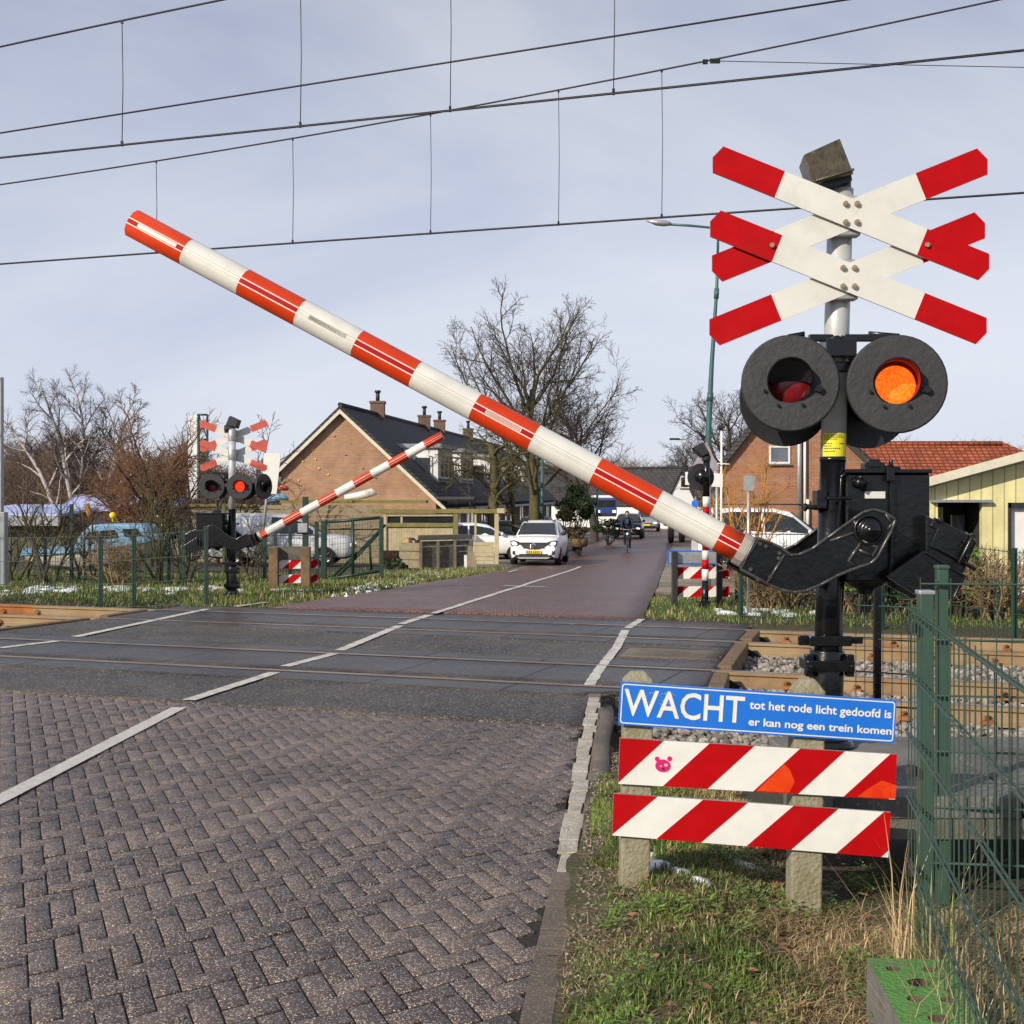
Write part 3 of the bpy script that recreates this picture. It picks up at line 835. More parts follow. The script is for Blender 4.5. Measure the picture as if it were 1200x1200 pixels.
# grass: blades as real faces
def blades(name, n, region, hmin, hmax, wts, width, seed, lay=.35, seg=2, lmin=.05):
    rr = random.Random(seed); mb = MB(); mats = [M['gr1'], M['gr2'], M['gr3'], M['gr4']]
    made = 0; tries = 0
    while made < n and tries < n * 30:
        tries += 1
        X, Y = region(rr)
        if X is None: continue
        w = wts(X, Y)
        if not w: continue
        k = rr.choices((0, 1, 2, 3), w)[0]
        h = rr.uniform(hmin, hmax) * (1.25 if k == 2 else 1) * (.55 + .9 * (noise.noise(Vector((X * 1.7, Y * 1.7, seed))) + .5))
        if h < .01: continue
        a = rr.uniform(0, 6.283); ln = rr.uniform(lmin, lay) * (2.2 if k >= 2 else 1)
        dx, dy = math.cos(a), math.sin(a)
        z = gz(X, Y) - .012; b = len(mb.v); wd = width * rr.uniform(.6, 1.3)
        px, py = -dy * wd, dx * wd
        up = h / math.sqrt(1 + ln * ln); out = up * ln
        if seg == 2:
            mx, my, mz = X + dx * out * .3, Y + dy * out * .3, z + up * .6
            mb.v += [Vector((X - px, Y - py, z)), Vector((X + px, Y + py, z)), Vector((mx + px * .8, my + py * .8, mz)), Vector((mx - px * .8, my - py * .8, mz)), Vector((X + dx * out, Y + dy * out, z + up))]
            mb.f += [[b, b + 1, b + 2, b + 3], [b + 3, b + 2, b + 4]]; mb.m += [k, k]; mb.s += [True, True]
        else:
            mb.v += [Vector((X - px, Y - py, z)), Vector((X + px, Y + py, z)), Vector((X + dx * out, Y + dy * out, z + up))]
            mb.f.append([b, b + 1, b + 2]); mb.m.append(k); mb.s.append(True)
        made += 1
    return tag(mb.build(name, mats, fix=False), kind='stuff')
def near_region(rr):
    Y = rr.uniform(3.6, 8.2); X = edgeR(Y) + .15 + rr.random() * (2.5 if Y < 6 else 1.0)
    if X > .40 * Y + .25 or (X > 1.3 and Y > 5.55): return None, None
    if X - edgeR(Y) < .38 and noise.noise(Vector((X * 3.2, Y * 1.6, 5))) < .02 and Y > 4.9: return None, None
    if noise.noise(Vector((X * 4.5, Y * 4.5, 21))) < -.22: return None, None
    return X, Y
def near_w(X, Y):
    st = sm(.65, 1.3, X) * .75 + .45 * noise.noise(Vector((X * 2.2, Y * 2.2, 1))) + .22
    st = clamp(st, .06, .9)
    g = 1 - st; li = clamp(.45 + .8 * noise.noise(Vector((X * 3.1, Y * 3.1, 7))), .1, .9)
    return (g * (1 - li), g * li, st * .55, st * .45)
blades('verge_grass', 95000, near_region, .018, .052, near_w, .0021, 2, lay=1.9, lmin=.1)
def litter_region(rr):
    Y = rr.uniform(3.6, 9.0); X = edgeR(Y) + .12 + abs(rr.gauss(0, .5))
    if X > .40 * Y + .25 or (X > 1.3 and Y > 5.55): return None, None
    return X, Y
blades('ground_litter', 15000, litter_region, .03, .075, lambda X, Y: (.10, .05, .35, .5), .0016, 12, lay=4.5, lmin=2.0)
# lying straw and tall dead stems under the fence
def straw_region(rr):
    Y = rr.uniform(3.4, 5.6); X = rr.uniform(.62, .38 * Y + .2)
    if sm(.6, 1.5, X) < rr.random() * .9: return None, None
    return X, Y
blades('dry_straw', 9000, straw_region, .08, .20, lambda X, Y: (0, .03, .55, .42), .0019, 8, lay=5.0, lmin=1.3)
def fence_region(rr):
    t = rr.random(); X = 1.50 - .42 * t + rr.gauss(-.02, .07); Y = 5.0 - 2.2 * t
    return X, Y
blades('tall_dead_grass', 420, fence_region, .14, .36, lambda X, Y: (0, .1, .7, .2), .0022, 18, lay=.5)
# broad-leaved weeds: small rosettes
def weeds():
    mb = MB(); rr = random.Random(4)
    for _ in range(1500):
        Y = rr.uniform(3.9, 6.2); X = edgeR(Y) + .25 + rr.random() * 1.25
        if noise.noise(Vector((X * 2.6, Y * 2.6, 31))) < .04: continue
        z = gz(X, Y) + .006
        for q in range(rr.randint(6, 14)):
            a = rr.uniform(0, 6.28); r = rr.uniform(.01, .05); L = rr.uniform(.005, .014)
            c = Vector((X + math.cos(a) * r, Y + math.sin(a) * r, z + rr.uniform(.0, .045)))
            u = Vector((math.cos(a), math.sin(a), rr.uniform(-.2, .7))).normalized() * L; v = Vector((-math.sin(a), math.cos(a), rr.uniform(-.3, .3))) * L * .55
            b = len(mb.v); mb.v += [c - u, c - v, c + u, c + v]; mb.f.append([b, b + 1, b + 2, b + 3]); mb.m.append(0); mb.s.append(True)
    tag(mb.build('verge_weeds', M['leafg'], fix=False), kind='stuff')
    # fallen leaves
    mb = MB()
    for _ in range(170):
        Y = rr.uniform(3.9, 6.5); X = edgeR(Y) + .2 + rr.random() * 1.4
        c = Vector((X, Y, gz(X, Y) + .025)); a = rr.uniform(0, 6.28); L = rr.uniform(.010, .026)
        u = Vector((math.cos(a), math.sin(a), rr.uniform(-.3, .3))) * L; v = Vector((-math.sin(a), math.cos(a), rr.uniform(-.3, .3))) * L * .5
        b = len(mb.v); mb.v += [c - u, c - u * .3 - v, c + u * .5 - v * .8, c + u, c + u * .5 + v * .8, c - u * .3 + v]; mb.f.append([b + k for k in range(6)]); mb.m.append(0); mb.s.append(False)
    tag(mb.build('fallen_leaves', mat('dead_leaf', (.24, .12, .055), .8, var=.3, island=.5), fix=False), kind='stuff')
weeds()
def reg_right(rr):
    Y = rr.uniform(17.5, 23.5); X = rr.uniform(edgeR(Y) + .02, 9.5); s = Y + TS * X
    if s < 19.25 + .2 * noise.noise(Vector((X * 2, 0, 0))): return None, None
    return X, Y
gw = lambda X, Y: (.45, .35 + .2 * noise.noise(Vector((X, Y, 0))), .14, .10)
blades('grass_beyond_tracks', 17000, reg_right, .035, .11, gw, .006, 5, lay=.8, seg=1)
def reg_leftv(rr):
    Y = rr.uniform(19.5, 45); X = edgeL(Y) - abs(rr.gauss(0, 1.1)) - .02
    if Y + TS * X < 19.2: return None, None
    return X, Y
blades('left_road_verge_grass', 18000, reg_leftv, .04, .12, lambda X, Y: (.45, .3, .2, .16), .008, 6, lay=.8, seg=1)
def reg_field(rr):
    Y = rr.uniform(20, 33); X = rr.uniform(-.40 * Y - 1, edgeL(Y) - .8)
    if Y + TS * X < 18.9: return None, None
    return X, Y
blades('field_grass', 36000, reg_field, .03, .11, lambda X, Y: (.40, .30, .14 + .1 * noise.noise(Vector((X, Y, 3))), .16), .009, 7, lay=1.3, seg=1)
# thawing snow
def snow():
    mb = MB(); rr = random.Random(9)
    def patch(X, Y, r, h=.03, sy=.7):
        b = len(mb.v); n = 12; z = gz(X, Y)
        mb.v.append(Vector((X, Y, z + h)))
        for ring, rad, hh in ((0, .6, h * .85), (1, 1.0, -.02)):
            for k in range(n):
                t = 6.283 * k / n; q = r * rad * (1 + .5 * noise.noise(Vector((math.cos(t) * 1.5 + X * 9, math.sin(t) * 1.5 + Y * 9, 0))))
                x, y = X + q * math.cos(t), Y + q * sy * math.sin(t)
                mb.v.append(Vector((x, y, gz(x, y) + hh)))
        for k in range(n):
            k2 = (k + 1) % n
            mb.f += [[b, b + 1 + k, b + 1 + k2], [b + 1 + k, b + 1 + n + k, b + 1 + n + k2, b + 1 + k2]]; mb.m += [0, 0]; mb.s += [True, True]
    for _ in range(150):
        x = rr.uniform(405, 560); y = 699 - (x - 405) * .21 + rr.uniform(-9, 1)
        p = G(x, y)
        patch(p.x, p.y, rr.uniform(.02, .075), .03, 2.2)
    for x, y, r in ((30, 693, .3), (22, 696, .2), (100, 688, .5), (140, 690, .6), (180, 692, .4), (350, 697, .3), (372, 692, .25), (890, 715, .45), (915, 716, .5), (245, 689, .5), (60, 690, .3)):
        p = G(x, y)
        for _k in range(9): patch(p.x + rr.gauss(0, r * 1.3), p.y + rr.gauss(0, .5), r * rr.uniform(.12, .40), .018, 1.6)
    for X, Y, r in ((.62, 5.75, .07), (.70, 5.68, .06), (.58, 5.9, .05), (.78, 5.62, .05), (1.05, 6.1, .1), (2.15, 14.3, .14), (2.3, 14.0, .1), (.36, 4.25, .018), (1.0, 4.3, .016)):
        patch(X, Y, r, .012 if Y > 5 else .008)
    tag(mb.build('snow_patches', M['snow'], fix=False), kind='stuff')
snow()
# ------------------------------------------------------------------ crossing signals and barriers
KN = .00425                       # metres per photo pixel at the near signal
def mapper(base, sg, k=1.0):
    """local u (right), v (up), w (away) in metres; sg=-1 turns the machine to face the other way"""
    return lambda u, v, w=0.0: Vector((base.x + sg * u * k, base.y + sg * w * k, base.z + v * k))
def np_(x, y, w=0.0):      # photo pixel -> local u, v of the near signal, for a piece at depth w
    p = W(x, y, 6.8 + w); b = W(966, 872, 6.8)
    return (p.x - b.x, p.z - b.z)

def board_shape(L, wd, tip):
    h = wd / 2
    return [(-L, -h), (L, -h), (L + tip, 0), (L, h), (-L, h), (-L - tip, 0)]
def crossbuck(F, cu, cv, w, L, wd, ang, redl, root, lean, mats, bolts=True):
    ca, sa = math.cos(ang), math.sin(ang)
    T = 0.012
    def P(a, b, d): return F(cu + a * ca - b * sa, cv + a * sa + b * ca, w + d)
    mb = MB(); h = wd / 2; tip = .028; xr = L - redl
    secs = [([(-L, -h), (-xr, -h), (-xr, h), (-L, h), (-L - tip, 0)], 1), ([(-xr, -h), (xr, -h), (xr, h), (-xr, h)], 0), ([(xr, -h), (L, -h), (L + tip, 0), (L, h), (xr, h)], 1)]
    for poly, mi in secs:
        b = len(mb.v); n = len(poly)
        mb.add([P(a, c, 0) for a, c in poly], [list(range(n))], mi)
        mb.add([P(a, c, T) for a, c in poly], [list(range(n))[::-1]], 3 if mi == 1 else 2)
    out = board_shape(L, wd, tip); n = len(out)
    mb.add([P(a, c, 0) for a, c in out] + [P(a, c, T) for a, c in out], [(i, (i + 1) % n, n + (i + 1) % n, n + i) for i in range(n)], 4)
    return mb.build('cross_board', mats, root, fix=False)

def lamp_head(F, u, v, w, r, yaw, lit, root, vis=.055, pitch=0.0, name='lamp_head', lens_m=None):
    """round black backing board with a hooded lens; faces -w, turned by yaw about the vertical"""
    cy, sy = math.cos(yaw), math.sin(yaw)
    def P(a, b, d):               # a right, b up, d toward the front
        return F(u + a * cy + d * sy, v + b, w + a * sy - d * cy)
    mb = MB(); n = 40
    def ring(rad, d, dz=0.0, cz=0.0):
        b = len(mb.v)
        for q in range(n):
            t = 2 * math.pi * q / n
            mb.v.append(P(rad * math.cos(t), cz + rad * math.sin(t), d + dz * math.sin(t)))
        return b
    def quads(b1, b2, mi=0, smooth=False):
        for q in range(n):
            q2 = (q + 1) % n
            mb.f.append([b1 + q, b1 + q2, b2 + q2, b2 + q]); mb.m.append(mi); mb.s.append(smooth)
    lr = r * .45
    a = ring(lr, .0, cz=.01); b2 = ring(r * .965, 0); c = ring(r, -.008); d = ring(r, -.022); e = ring(lr, -.022, cz=.01)
    quads(a, b2); quads(b2, c, smooth=True); quads(c, d); quads(d, e)
    o = mb.build('backing_disc', M['disc'], root)
    # visor: a hood, long at the top
    mb = MB()
    v0 = ring(lr * 1.04, -.02, cz=.01); v1 = ring(lr * 1.04, .05, vis, .01); v2 = ring(lr * .985, .05, vis, .01); v3 = ring(lr * .985, -.088, cz=.01)
    quads(v0, v1, smooth=True); quads(v1, v2); quads(v2, v3, 1 if lit else 0, smooth=True)
    mb.build('visor', [M['black'], M['hood_glow']], o, fix=False)
    if not lit:  # black sheet added over the unlit lens as the hood's shadow
        mb = MB(); k = 18; b = len(mb.v)
        for q in range(k + 1):
            t = math.pi * q / k; mb.v += [P(lr * .98 * math.cos(t), .01 + lr * .98 * math.sin(t), .03), P(lr * .80 * math.cos(t) + .1 * lr, -.02 * lr + lr * .16 * math.sin(t), -.055)]
        for q in range(k): mb.f.append([b + 2 * q, b + 2 * q + 2, b + 2 * q + 3, b + 2 * q + 1]); mb.m.append(0); mb.s.append(True)
        mb.build('lens_hood_shadow', M['plastic'], o, fix=False)
    mb = MB()
    prof = [(lr * .90, -.084), (lr * .8, -.074), (lr * .45, -.062), (.001, -.058)]
    rings = [ring(p, q, cz=.01 - lr * .10) for p, q in prof]
    k0 = ring(lr * .99, -.086, cz=.01); quads(k0, rings[0], 1)
    for x, y in zip(rings, rings[1:]): quads(x, y, smooth=True)
    mb.build('lens', [lens_m or (M['lenson'] if lit else M['lensoff']), M['hood_glow'] if lit else M['black']], o, fix=False)
    mb = MB()
    for t in (-.35, 3.5, -1.1, 4.25):
        p = P(lr * 1.22 * math.cos(t), .01 + lr * 1.22 * math.sin(t), .0); q = P(lr * 1.22 * math.cos(t), .01 + lr * 1.22 * math.sin(t), .018)
        mb.cyl(p, q, .008, 8)
    p = P(lr * 1.3, -.03, 0); mb.cyl(p, P(lr * 1.3, -.03, .03), .017, 10)
    mb.build_each('hood_screw', M['black'], o)
    mb = MB()
    mb.lathe([(.0, -.20), (lr * .8, -.19), (lr * 1.05, -.14), (lr * 1.1, -.022)], P(0, .01, 0), P(0, .01, 1) - P(0, .01, 0), 20)
    mb.build('lamp_housing', M['black'], o)
    return o

def signal(base, sg, label, kc=1.0, far=False, lit_front='right'):
    F = mapper(base, sg)
    root = thing('crossing_signal', label, 'crossing signal', base, 'crossing signals with stacked crosses')
    lean = .030 * (0 if far else 1)
    L = lambda u, v: (u + lean * v, v)
    # pole
    def ax(v): return F(*L(0, v))
    mb = MB(); vs = (872 - 536) * KN; top = (872 - 222) * KN
    mb.cyl(ax(vs), ax(top), .062, 28); mb.build('upper_pole', M['pole'], root)
    mb = MB(); mb.cyl(ax(.02), ax(vs - .001), .064, 28); mb.cyl(ax(vs - .02), ax(vs), .0655, 28)
    mb.build('lower_pole', M['black'], root)
    mb = MB()
    mb.cyl(ax(.0), ax(.47), .085, 24); mb.cyl(ax(.0), ax(.03), .15, 24, r2=.13); mb.cyl(ax(.03), ax(.09), .12, 24, r2=.085)
    u0, v0 = L(0, .30)
    for vv in (.16, .40):
        c = F(*L(0, vv)); mb.box(c, (.235, .20, .055)); mb.box(F(L(0, vv)[0] - .10, vv, -.05), (.04, .05, .11)); mb.box(F(L(0, vv)[0] + .10, vv, -.05), (.04, .05, .11))
        for du in (-.1, .1): mb.cyl(F(L(0, vv)[0] + du, vv, -.125), F(L(0, vv)[0] + du, vv, -.09), .013, 6)
    for vv in (.52,): mb.box(F(*L(0, vv)), (.21, .15, .05)); mb.box(F(L(0, vv)[0] + .12, vv, -.02), (.10, .03, .035)); mb.box(F(L(0, vv)[0] - .12, vv, -.02), (.06, .03, .05))
    mb.build('base_sleeve', M['black'], root, bevel=.006)
    # a second, thinner conduit beside the pole
    mb = MB(); mb.tube([F(L(.055, .1)[0], .1, .04), F(L(.055, .9)[0], .9, .04)], .03, 12); mb.build('conduit', M['black'], root)
    # label
    mb = MB(); n = 10
    for i in range(n):
        for (a0, a1) in ((-2.7 + 2.2 * i / n, -2.7 + 2.2 * (i + 1) / n),):
            r = .0632; v0, v1 = (872 - 535) * KN, (872 - 508) * KN
            q = [F(L(0, v)[0] + r * math.cos(a), v, r * math.sin(a)) for v, a in ((v0, a0), (v0, a1), (v1, a1), (v1, a0))]
            mb.add(q, [(0, 1, 2, 3)], 0, True)
    lab = mb.build('pole_label', M['yellow'], root, fix=False)
    mb = MB(); rr = random.Random(2)
    for row, (x0, x1) in ((.102, (-2.6, -1.1)), (.092, (-2.6, -.9)), (.082, (-2.6, -1.5)), (.060, (-2.6, -1.9)), (.060, (-1.3, -.8)), (.048, (-2.6, -1.9)), (.036, (-2.6, -1.2)), (.022, (-2.6, -1.6))):
        a = x0
        while a < x1:
            a2 = min(x1, a + rr.uniform(.05, .16)); v0 = (872 - 535) * KN + row
            q = [F(L(0, v)[0] + .0636 * math.cos(t), v, .0636 * math.sin(t)) for v, t in ((v0, a), (v0, a2), (v0 + .005, a2), (v0 + .005, a))]
            mb.add(q, [(0, 1, 2, 3)]); a = a2 + .04
    mb.build('label_print', M['ink'], lab, fix=False)
    # crosses
    mats = [M['wht'], M['red'], M['wht'], M['redback'], M['steel']]
    for i, (px, py) in enumerate(((997, 250), (994, 325))):
        cu, cv = np_(px, py, -.13)
        if far: cu, cv = .0, np_(px, py)[1]
        wd = .138 * kc; Lh = .70 * kc
        for w, ang, ww in ((-.135, -1, 0), (-.112, 1, 1)):
            crossbuck(F, cu, cv - (.004 if ww else 0), w, Lh, wd, ang * R(22), .325 * kc, root, lean, mats)
        for du in (-.028, .028):
            for dv in (-.045, .045):
                mb = MB()
                p = F(cu + du, cv + dv, -.136); q = F(cu + du, cv + dv, -.150)
                mb.cyl(p, q, .0135, 10); mb.cyl(q, F(cu + du, cv + dv, -.156), .007, 8)
                mb.build('cross_bolt', M['brass'], root)
        mb = MB()
        mb.box(F(cu - .03, cv - .06, -.07), (.17, .08, .09)); mb.box(F(cu - .02, cv + .05, -.07), (.13, .05, .09)); mb.cyl(F(L(0, cv - .09)[0], cv - .09, 0), F(L(0, cv + .09)[0], cv + .09, 0), .068, 20)
        mb.build('cross_bracket', M['steel'], root, bevel=.008)
    if not far:
        mb = MB()
        for px, py in ((904.5, 287.5), (1086.5, 287)):
            u, v = np_(px, py, -.14); mb.cyl(F(u, v, -.137), F(u, v, -.150), .012, 10)
        mb.build_each('tip_bolt', M['brass'], root)
    # top lamp box
    cu, cv = np_(984, 226)
    mb = MB()
    mb.cyl(F(cu - .0, cv - .05, 0), F(cu + .012, cv + .03, 0), .05, 16)
    q0 = [np_(x, y) for x, y in ((935, 189), (977, 170), (993, 211), (946, 222))]
    ctr = (sum(p[0] for p in q0) / 4, sum(p[1] for p in q0) / 4)
    fr = [F(u, v, -.13) for u, v in q0]; bk = [F(ctr[0] + (u - ctr[0]) * .8, ctr[1] + (v - ctr[1]) * .8, .09) for u, v in q0]
    mb.add(fr + bk, [(0, 1, 2, 3), (7, 6, 5, 4), (0, 4, 5, 1), (1, 5, 6, 2), (2, 6, 7, 3), (3, 7, 4, 0)])
    mb.tube([F(*np_(949, 219), -.135), F(*np_(993, 206), -.135)], .008, 6)
    tb = mb.build('top_lamp_box', M['plastic'] if far else mat('bronze_glass_box', (.035, .030, .022), .38, metal=.3, col2=(.13, .105, .065), scale=16, bump=.15, bscale=90), root, bevel=.006)
    mb = MB(); mb.cyl(F(*np_(983.5, 232), 0), F(*np_(984, 213), 0), .056, 18); mb.prism([F(*np_(x, y), -.09) for x, y in ((958, 219), (992, 208), (993.5, 216), (972, 224))], F(0, 0, .16) - F(0, 0, 0)); mb.build('lamp_mount', M['plastic'], tb)
    # lamps
    kd = .88 if far else 1.0
    mb = MB()
    c0 = np_(946, 397); c1 = np_(1048, 397)
    mb.box((F(*c0, -.03) + F(*c1, -.03)) / 2, (abs(c1[0] - c0[0]), .05, .034)); mb.build('lamp_crossbar', M['black'], root, bevel=.004)
    mb = MB(); u, v = np_(979, 410); mb.box(F(u, v, -.05), (.15, .16, .09)); mb.cyl(F(u - .06, v - .02, -.11), F(u + .02, v + .05, -.11), .018, 8); mb.box(F(u, v - .09, 0), (.15, .15, .05))
    mb.cyl(F(u - .02, v + .03, -.05), F(u - .02, v + .03, -.12), .03, 12)
    for du in (.045, .02): mb.cyl(F(u + du, v - .05, -.097), F(u + du, v - .05, -.108), .010, 6)
    mb.build('lamp_bracket', M['black'], root, bevel=.008)
    for x, y, rr_, yaw, lit, w in ((926, 449, 57, -.18, False, -.14), (1051, 450, 58, -.18, True, -.20)):
        u, v = np_(x, y, w)
        lamp_head(F, u, v, w, rr_ * KN * kd * (6.8 + w) / 6.8, yaw, lit, root)
    if not far:
        for x, y, w in ((919, 468, .20), (1013, 470, .15)):
            u, v = np_(x, y, w); lamp_head(F, u, v, w, 57 * KN, math.pi + .15, False, root)
        for x in (926, 1051):
            u, v = np_(x, 440); mb = MB(); mb.tube([F(u, v, -.0), F(u, v + .2, -.01), F(u * .6, v + .205, -.02)], .014, 8); mb.build('lamp_cable', M['black'], root)
    else:
        # seen from behind: two lamps turned to this side, one to the footway
        for x, lit in ((1038, False), (930, True)):
            u, v = np_(x, 449); lamp_head(F, u, v, .16, .215, math.pi, lit, root, lens_m=M['lensred'] if lit else None)
        u, v = np_(838, 449); lamp_head(F, u, v, .04, .215, -math.pi / 2 - .5, False, root)
    return root

def barrier(base, sg, label, droot, boom_yaw=.10, far=False):
    F = mapper(base, sg)
    root = thing('crossing_barrier', label, 'barrier', base, 'half raised barriers with red and white booms')
    q = lambda x, y, w=0.0: np_(x, y, w)
    # drive box
    mb = MB()
    u0, v0 = q(987, 682); u1, v1 = q(1086, 554)
    mb.box((F(u0, v0, -.06) + F(u1, v1, .40)) / 2, (u1 - u0, .46, v1 - v0))
    box = mb.build('drive_box', M['black'], root, bevel=.014)
    mb = MB(); u, _ = q(1043, 0)
    mb.box((F(u - .022, v0 - .006, -.085) + F(u + .0, v1 + .012, -.058)) / 2, (.024, .03, v1 - v0 + .02)); mb.build('door_flange', M['black'], box, bevel=.004)
    mb = MB(); mb.box((F(u0 - .004, v1 - .002, -.075) + F(u1 + .004, v1 + .016, .41)) / 2, (u1 - u0 + .01, .49, .02))
    c = q(1021, 548); mb.box(F(*c, -.03), (.10, .09, .05)); mb.box(F(c[0] - .005, c[1] + .02, -.05), (.055, .07, .04)); mb.cyl(F(c[0] + .04, c[1], -.05), F(c[0] + .13, c[1] - .005, -.05), .012, 8); mb.cyl(F(c[0] + .08, c[1] + .0, -.06), F(c[0] + .082, c[1] + .04, -.06), .012, 8)
    mb.box(F(q(1037, 556)[0], q(0, 556)[1], -.09), (.04, .04, .07))
    mb.build('box_lid', M['black'], box, bevel=.004)
    mb = MB()
    for x, y in ((1002, 566), (1069, 669)):
        u, v = q(x, y); mb.lathe([(.0, .05), (.02, .05), (.026, .035), (.030, .0)], F(u, v, -.06), F(0, 0, -1) - F(0, 0, 0), 12); mb.tube([F(u - .02, v + .02, -.09), F(u + .01, v + .032, -.11), F(u + .028, v + .0, -.10), F(u + .026, v - .04, -.085)], .008, 6)
    mb.build_each('box_lock', M['black'], box)
    mb = MB(); u, v = q(1021.5, 580); mb.box(F(u, v, -.062), (.10, .006, .034)); mb.build('plate', M['wht'], box)
    mb = MB(); u, v = q(1019, 683); mb.lathe([(.11, .0), (.09, -.02), (.05, -.035), (.035, -.06)], F(u, v, .08), (0, 0, 1), 16); mb.build('box_outlet', M['black'], box)
    # clamp to the pole
    mb = MB()
    u, v = q(957, 585); mb.box(F(u + .01, v, -.02), (.05, .11, .09)); mb.cyl(F(u - .06, v - .04, -.03), F(u + .02, v - .04, -.03), .012, 8); mb.cyl(F(u - .07, v - .04, -.03), F(u - .055, v - .04, -.03), .022, 6)
    mb.box(F(u + .11, v - .03, .03), (.24, .05, .05)); mb.box(F(u + .12, v - .36, .05), (.24, .05, .06)); mb.cyl(F(u + .03, v + .005, -.10), F(u + .15, v + .005, -.10), .010, 6)
    mb.cyl(F(*q(981, 560), -.08), F(*q(979, 620), -.08), .007, 6); mb.tube([F(*q(981, 560), -.08), F(*q(984, 556), -.08), F(*q(988, 556), -.06)], .012, 6)
    mb.build_each('pole_clamp', M['black'], root, bevel=.004)
    # arms: a plate on each side of pole and box
    out = [(886, 630), (905, 637), (917, 643), (926, 650.5), (936, 650), (952, 643), (970, 630), (1000, 608), (1012, 600), (1024, 597), (1037, 601), (1049, 609), (1044.5, 622), (1028, 653), (1020, 660), (999, 667), (980, 675), (962, 685), (945, 692), (930, 694), (915, 691), (903, 686), (868, 667)]
    for w, nm in ((-.26, 'front'), (.44, 'back')):
        mb = MB(); pts = [q(x, y, min(w, 0)) for x, y in out]
        mb.prism([F(u, v, w) for u, v in pts], F(0, 0, .05) - F(0, 0, 0))
        # raised rim
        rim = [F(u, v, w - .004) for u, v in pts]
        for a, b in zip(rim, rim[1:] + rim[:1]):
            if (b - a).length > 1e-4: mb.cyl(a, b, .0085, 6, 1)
        arm = mb.build('swing_arm', [M['black'], M['worn_sheen']], root, bevel=.003)
        if nm == 'front':
            mb = MB(); u, v = q(1018, 621, w)
            mb.lathe([(.075, .0), (.075, .012), (.062, .014), (.062, .006), (.05, .006), (.05, .03), (.035, .034), (.022, .034), (.022, .05), (.0, .052)], F(u, v, w), F(0, 0, -1) - F(0, 0, 0), 28)
            hub = mb.build('pivot_hub', M['black'], arm)
            mb = MB()
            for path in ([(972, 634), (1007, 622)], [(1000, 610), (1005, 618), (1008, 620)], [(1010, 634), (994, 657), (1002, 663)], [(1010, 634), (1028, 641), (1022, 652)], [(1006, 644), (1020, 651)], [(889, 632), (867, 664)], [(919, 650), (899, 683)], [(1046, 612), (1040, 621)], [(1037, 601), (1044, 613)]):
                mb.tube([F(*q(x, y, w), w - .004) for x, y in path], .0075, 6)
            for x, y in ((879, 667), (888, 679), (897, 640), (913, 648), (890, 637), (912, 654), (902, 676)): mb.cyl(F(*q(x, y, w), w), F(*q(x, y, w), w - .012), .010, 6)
            mb.build_each('arm_rib', M['worn_sheen'], arm)
    # boom socket between the arms
    mb = MB(); sq = [(886, 630), (919, 646), (903, 684), (868, 667)]
    mb.prism([F(*q(x, y), -.205) for x, y in sq], F(0, 0, .26) - F(0, 0, 0)); mb.build('boom_socket', M['black'], root, bevel=.006)
    # counterweight
    mb = MB(); cw = [(1084, 603), (1146, 634), (1129, 674), (1084, 650)]
    mb.prism([F(*q(x, y, -.16), -.16) for x, y in cw], F(0, 0, .52) - F(0, 0, 0))
    cwo = mb.build('counterweight', M['black'], root, bevel=.012)
    mb = MB()
    mb.prism([F(*q(x, y, -.17), -.17) for x, y in [(1095, 606), (1142, 630), (1137, 641), (1090, 617)]], F(0, 0, .012) - F(0, 0, 0))
    mb.prism([F(*q(x, y, -.175), -.175) for x, y in [(1099, 618), (1128, 632), (1118, 655), (1090, 641)]], F(0, 0, .016) - F(0, 0, 0))
    mb.cyl(F(*q(1124, 660, -.19), -.19), F(*q(1140, 628, -.19), -.19), .012, 8); mb.cyl(F(*q(1085, 640), -.17), F(*q(1130, 665), -.17), .012, 8)
    for x, y in ((1133, 652), (1101, 610), (1139, 628)): mb.cyl(F(*q(x, y, -.17), -.155), F(*q(x, y, -.17), -.195), .013, 8)
    mb.build('weight_cover', M['black'], cwo, bevel=.004)
    for w in (-.20, .36):
        mb = MB(); lo = [(1040, 676), (1084, 645), (1132, 675), (1126, 690), (1118, 700), (1105, 703), (1093, 707), (1070, 695)]
        mb.prism([F(*q(x, y, min(w, 0)), w) for x, y in lo], F(0, 0, .04) - F(0, 0, 0))
        if w < 0: mb.tube([F(*q(x, y, w), w - .004) for x, y in [(1084, 647), (1130, 675), (1117, 700), (1106, 701)]], .009, 6)
        mb.build('weight_arm', M['black'], root, bevel=.003)
    # the boom: eight-sided, eleven fields, a reflective strip along each side
    ur, vr = q(870, 643); W0 = -.06
    u1, v1 = q(155, 261)
    kx = 1.0 + boom_yaw * .0
    tipF = None
    n = 11; marks = [155, 219, 285, 352, 419, 487, 557, 626, 698, 769, 842, 868]
    # place the tip in depth so the arm crosses the road squarely
    def axis_pt(px):
        t = (868 - px) / (868 - 155); py = 643 + (261 - 643) * t
        Yw = droot + boom_yaw * t
        s = Yw / 6.8
        p = W(px, py, Yw)
        w0 = W(966, 872, 6.8)
        return (p.x - w0.x, p.z - w0.z, p.y - w0.y)
    P = [Vector(axis_pt(m)) for m in marks]
    A, B = P[-1], P[0]
    d = (B - A).normalized(); side = Vector((0, 0, 1)).cross(d)
    # local frame: d along, up2 across in the (u, v) plane, dep toward the viewer
    up2 = Vector((-d.y, d.x, 0)).normalized()
    if up2.y < 0: up2 = -up2
    dep = d.cross(up2).normalized()
    if dep.z > 0: dep = -dep
    hw = .073
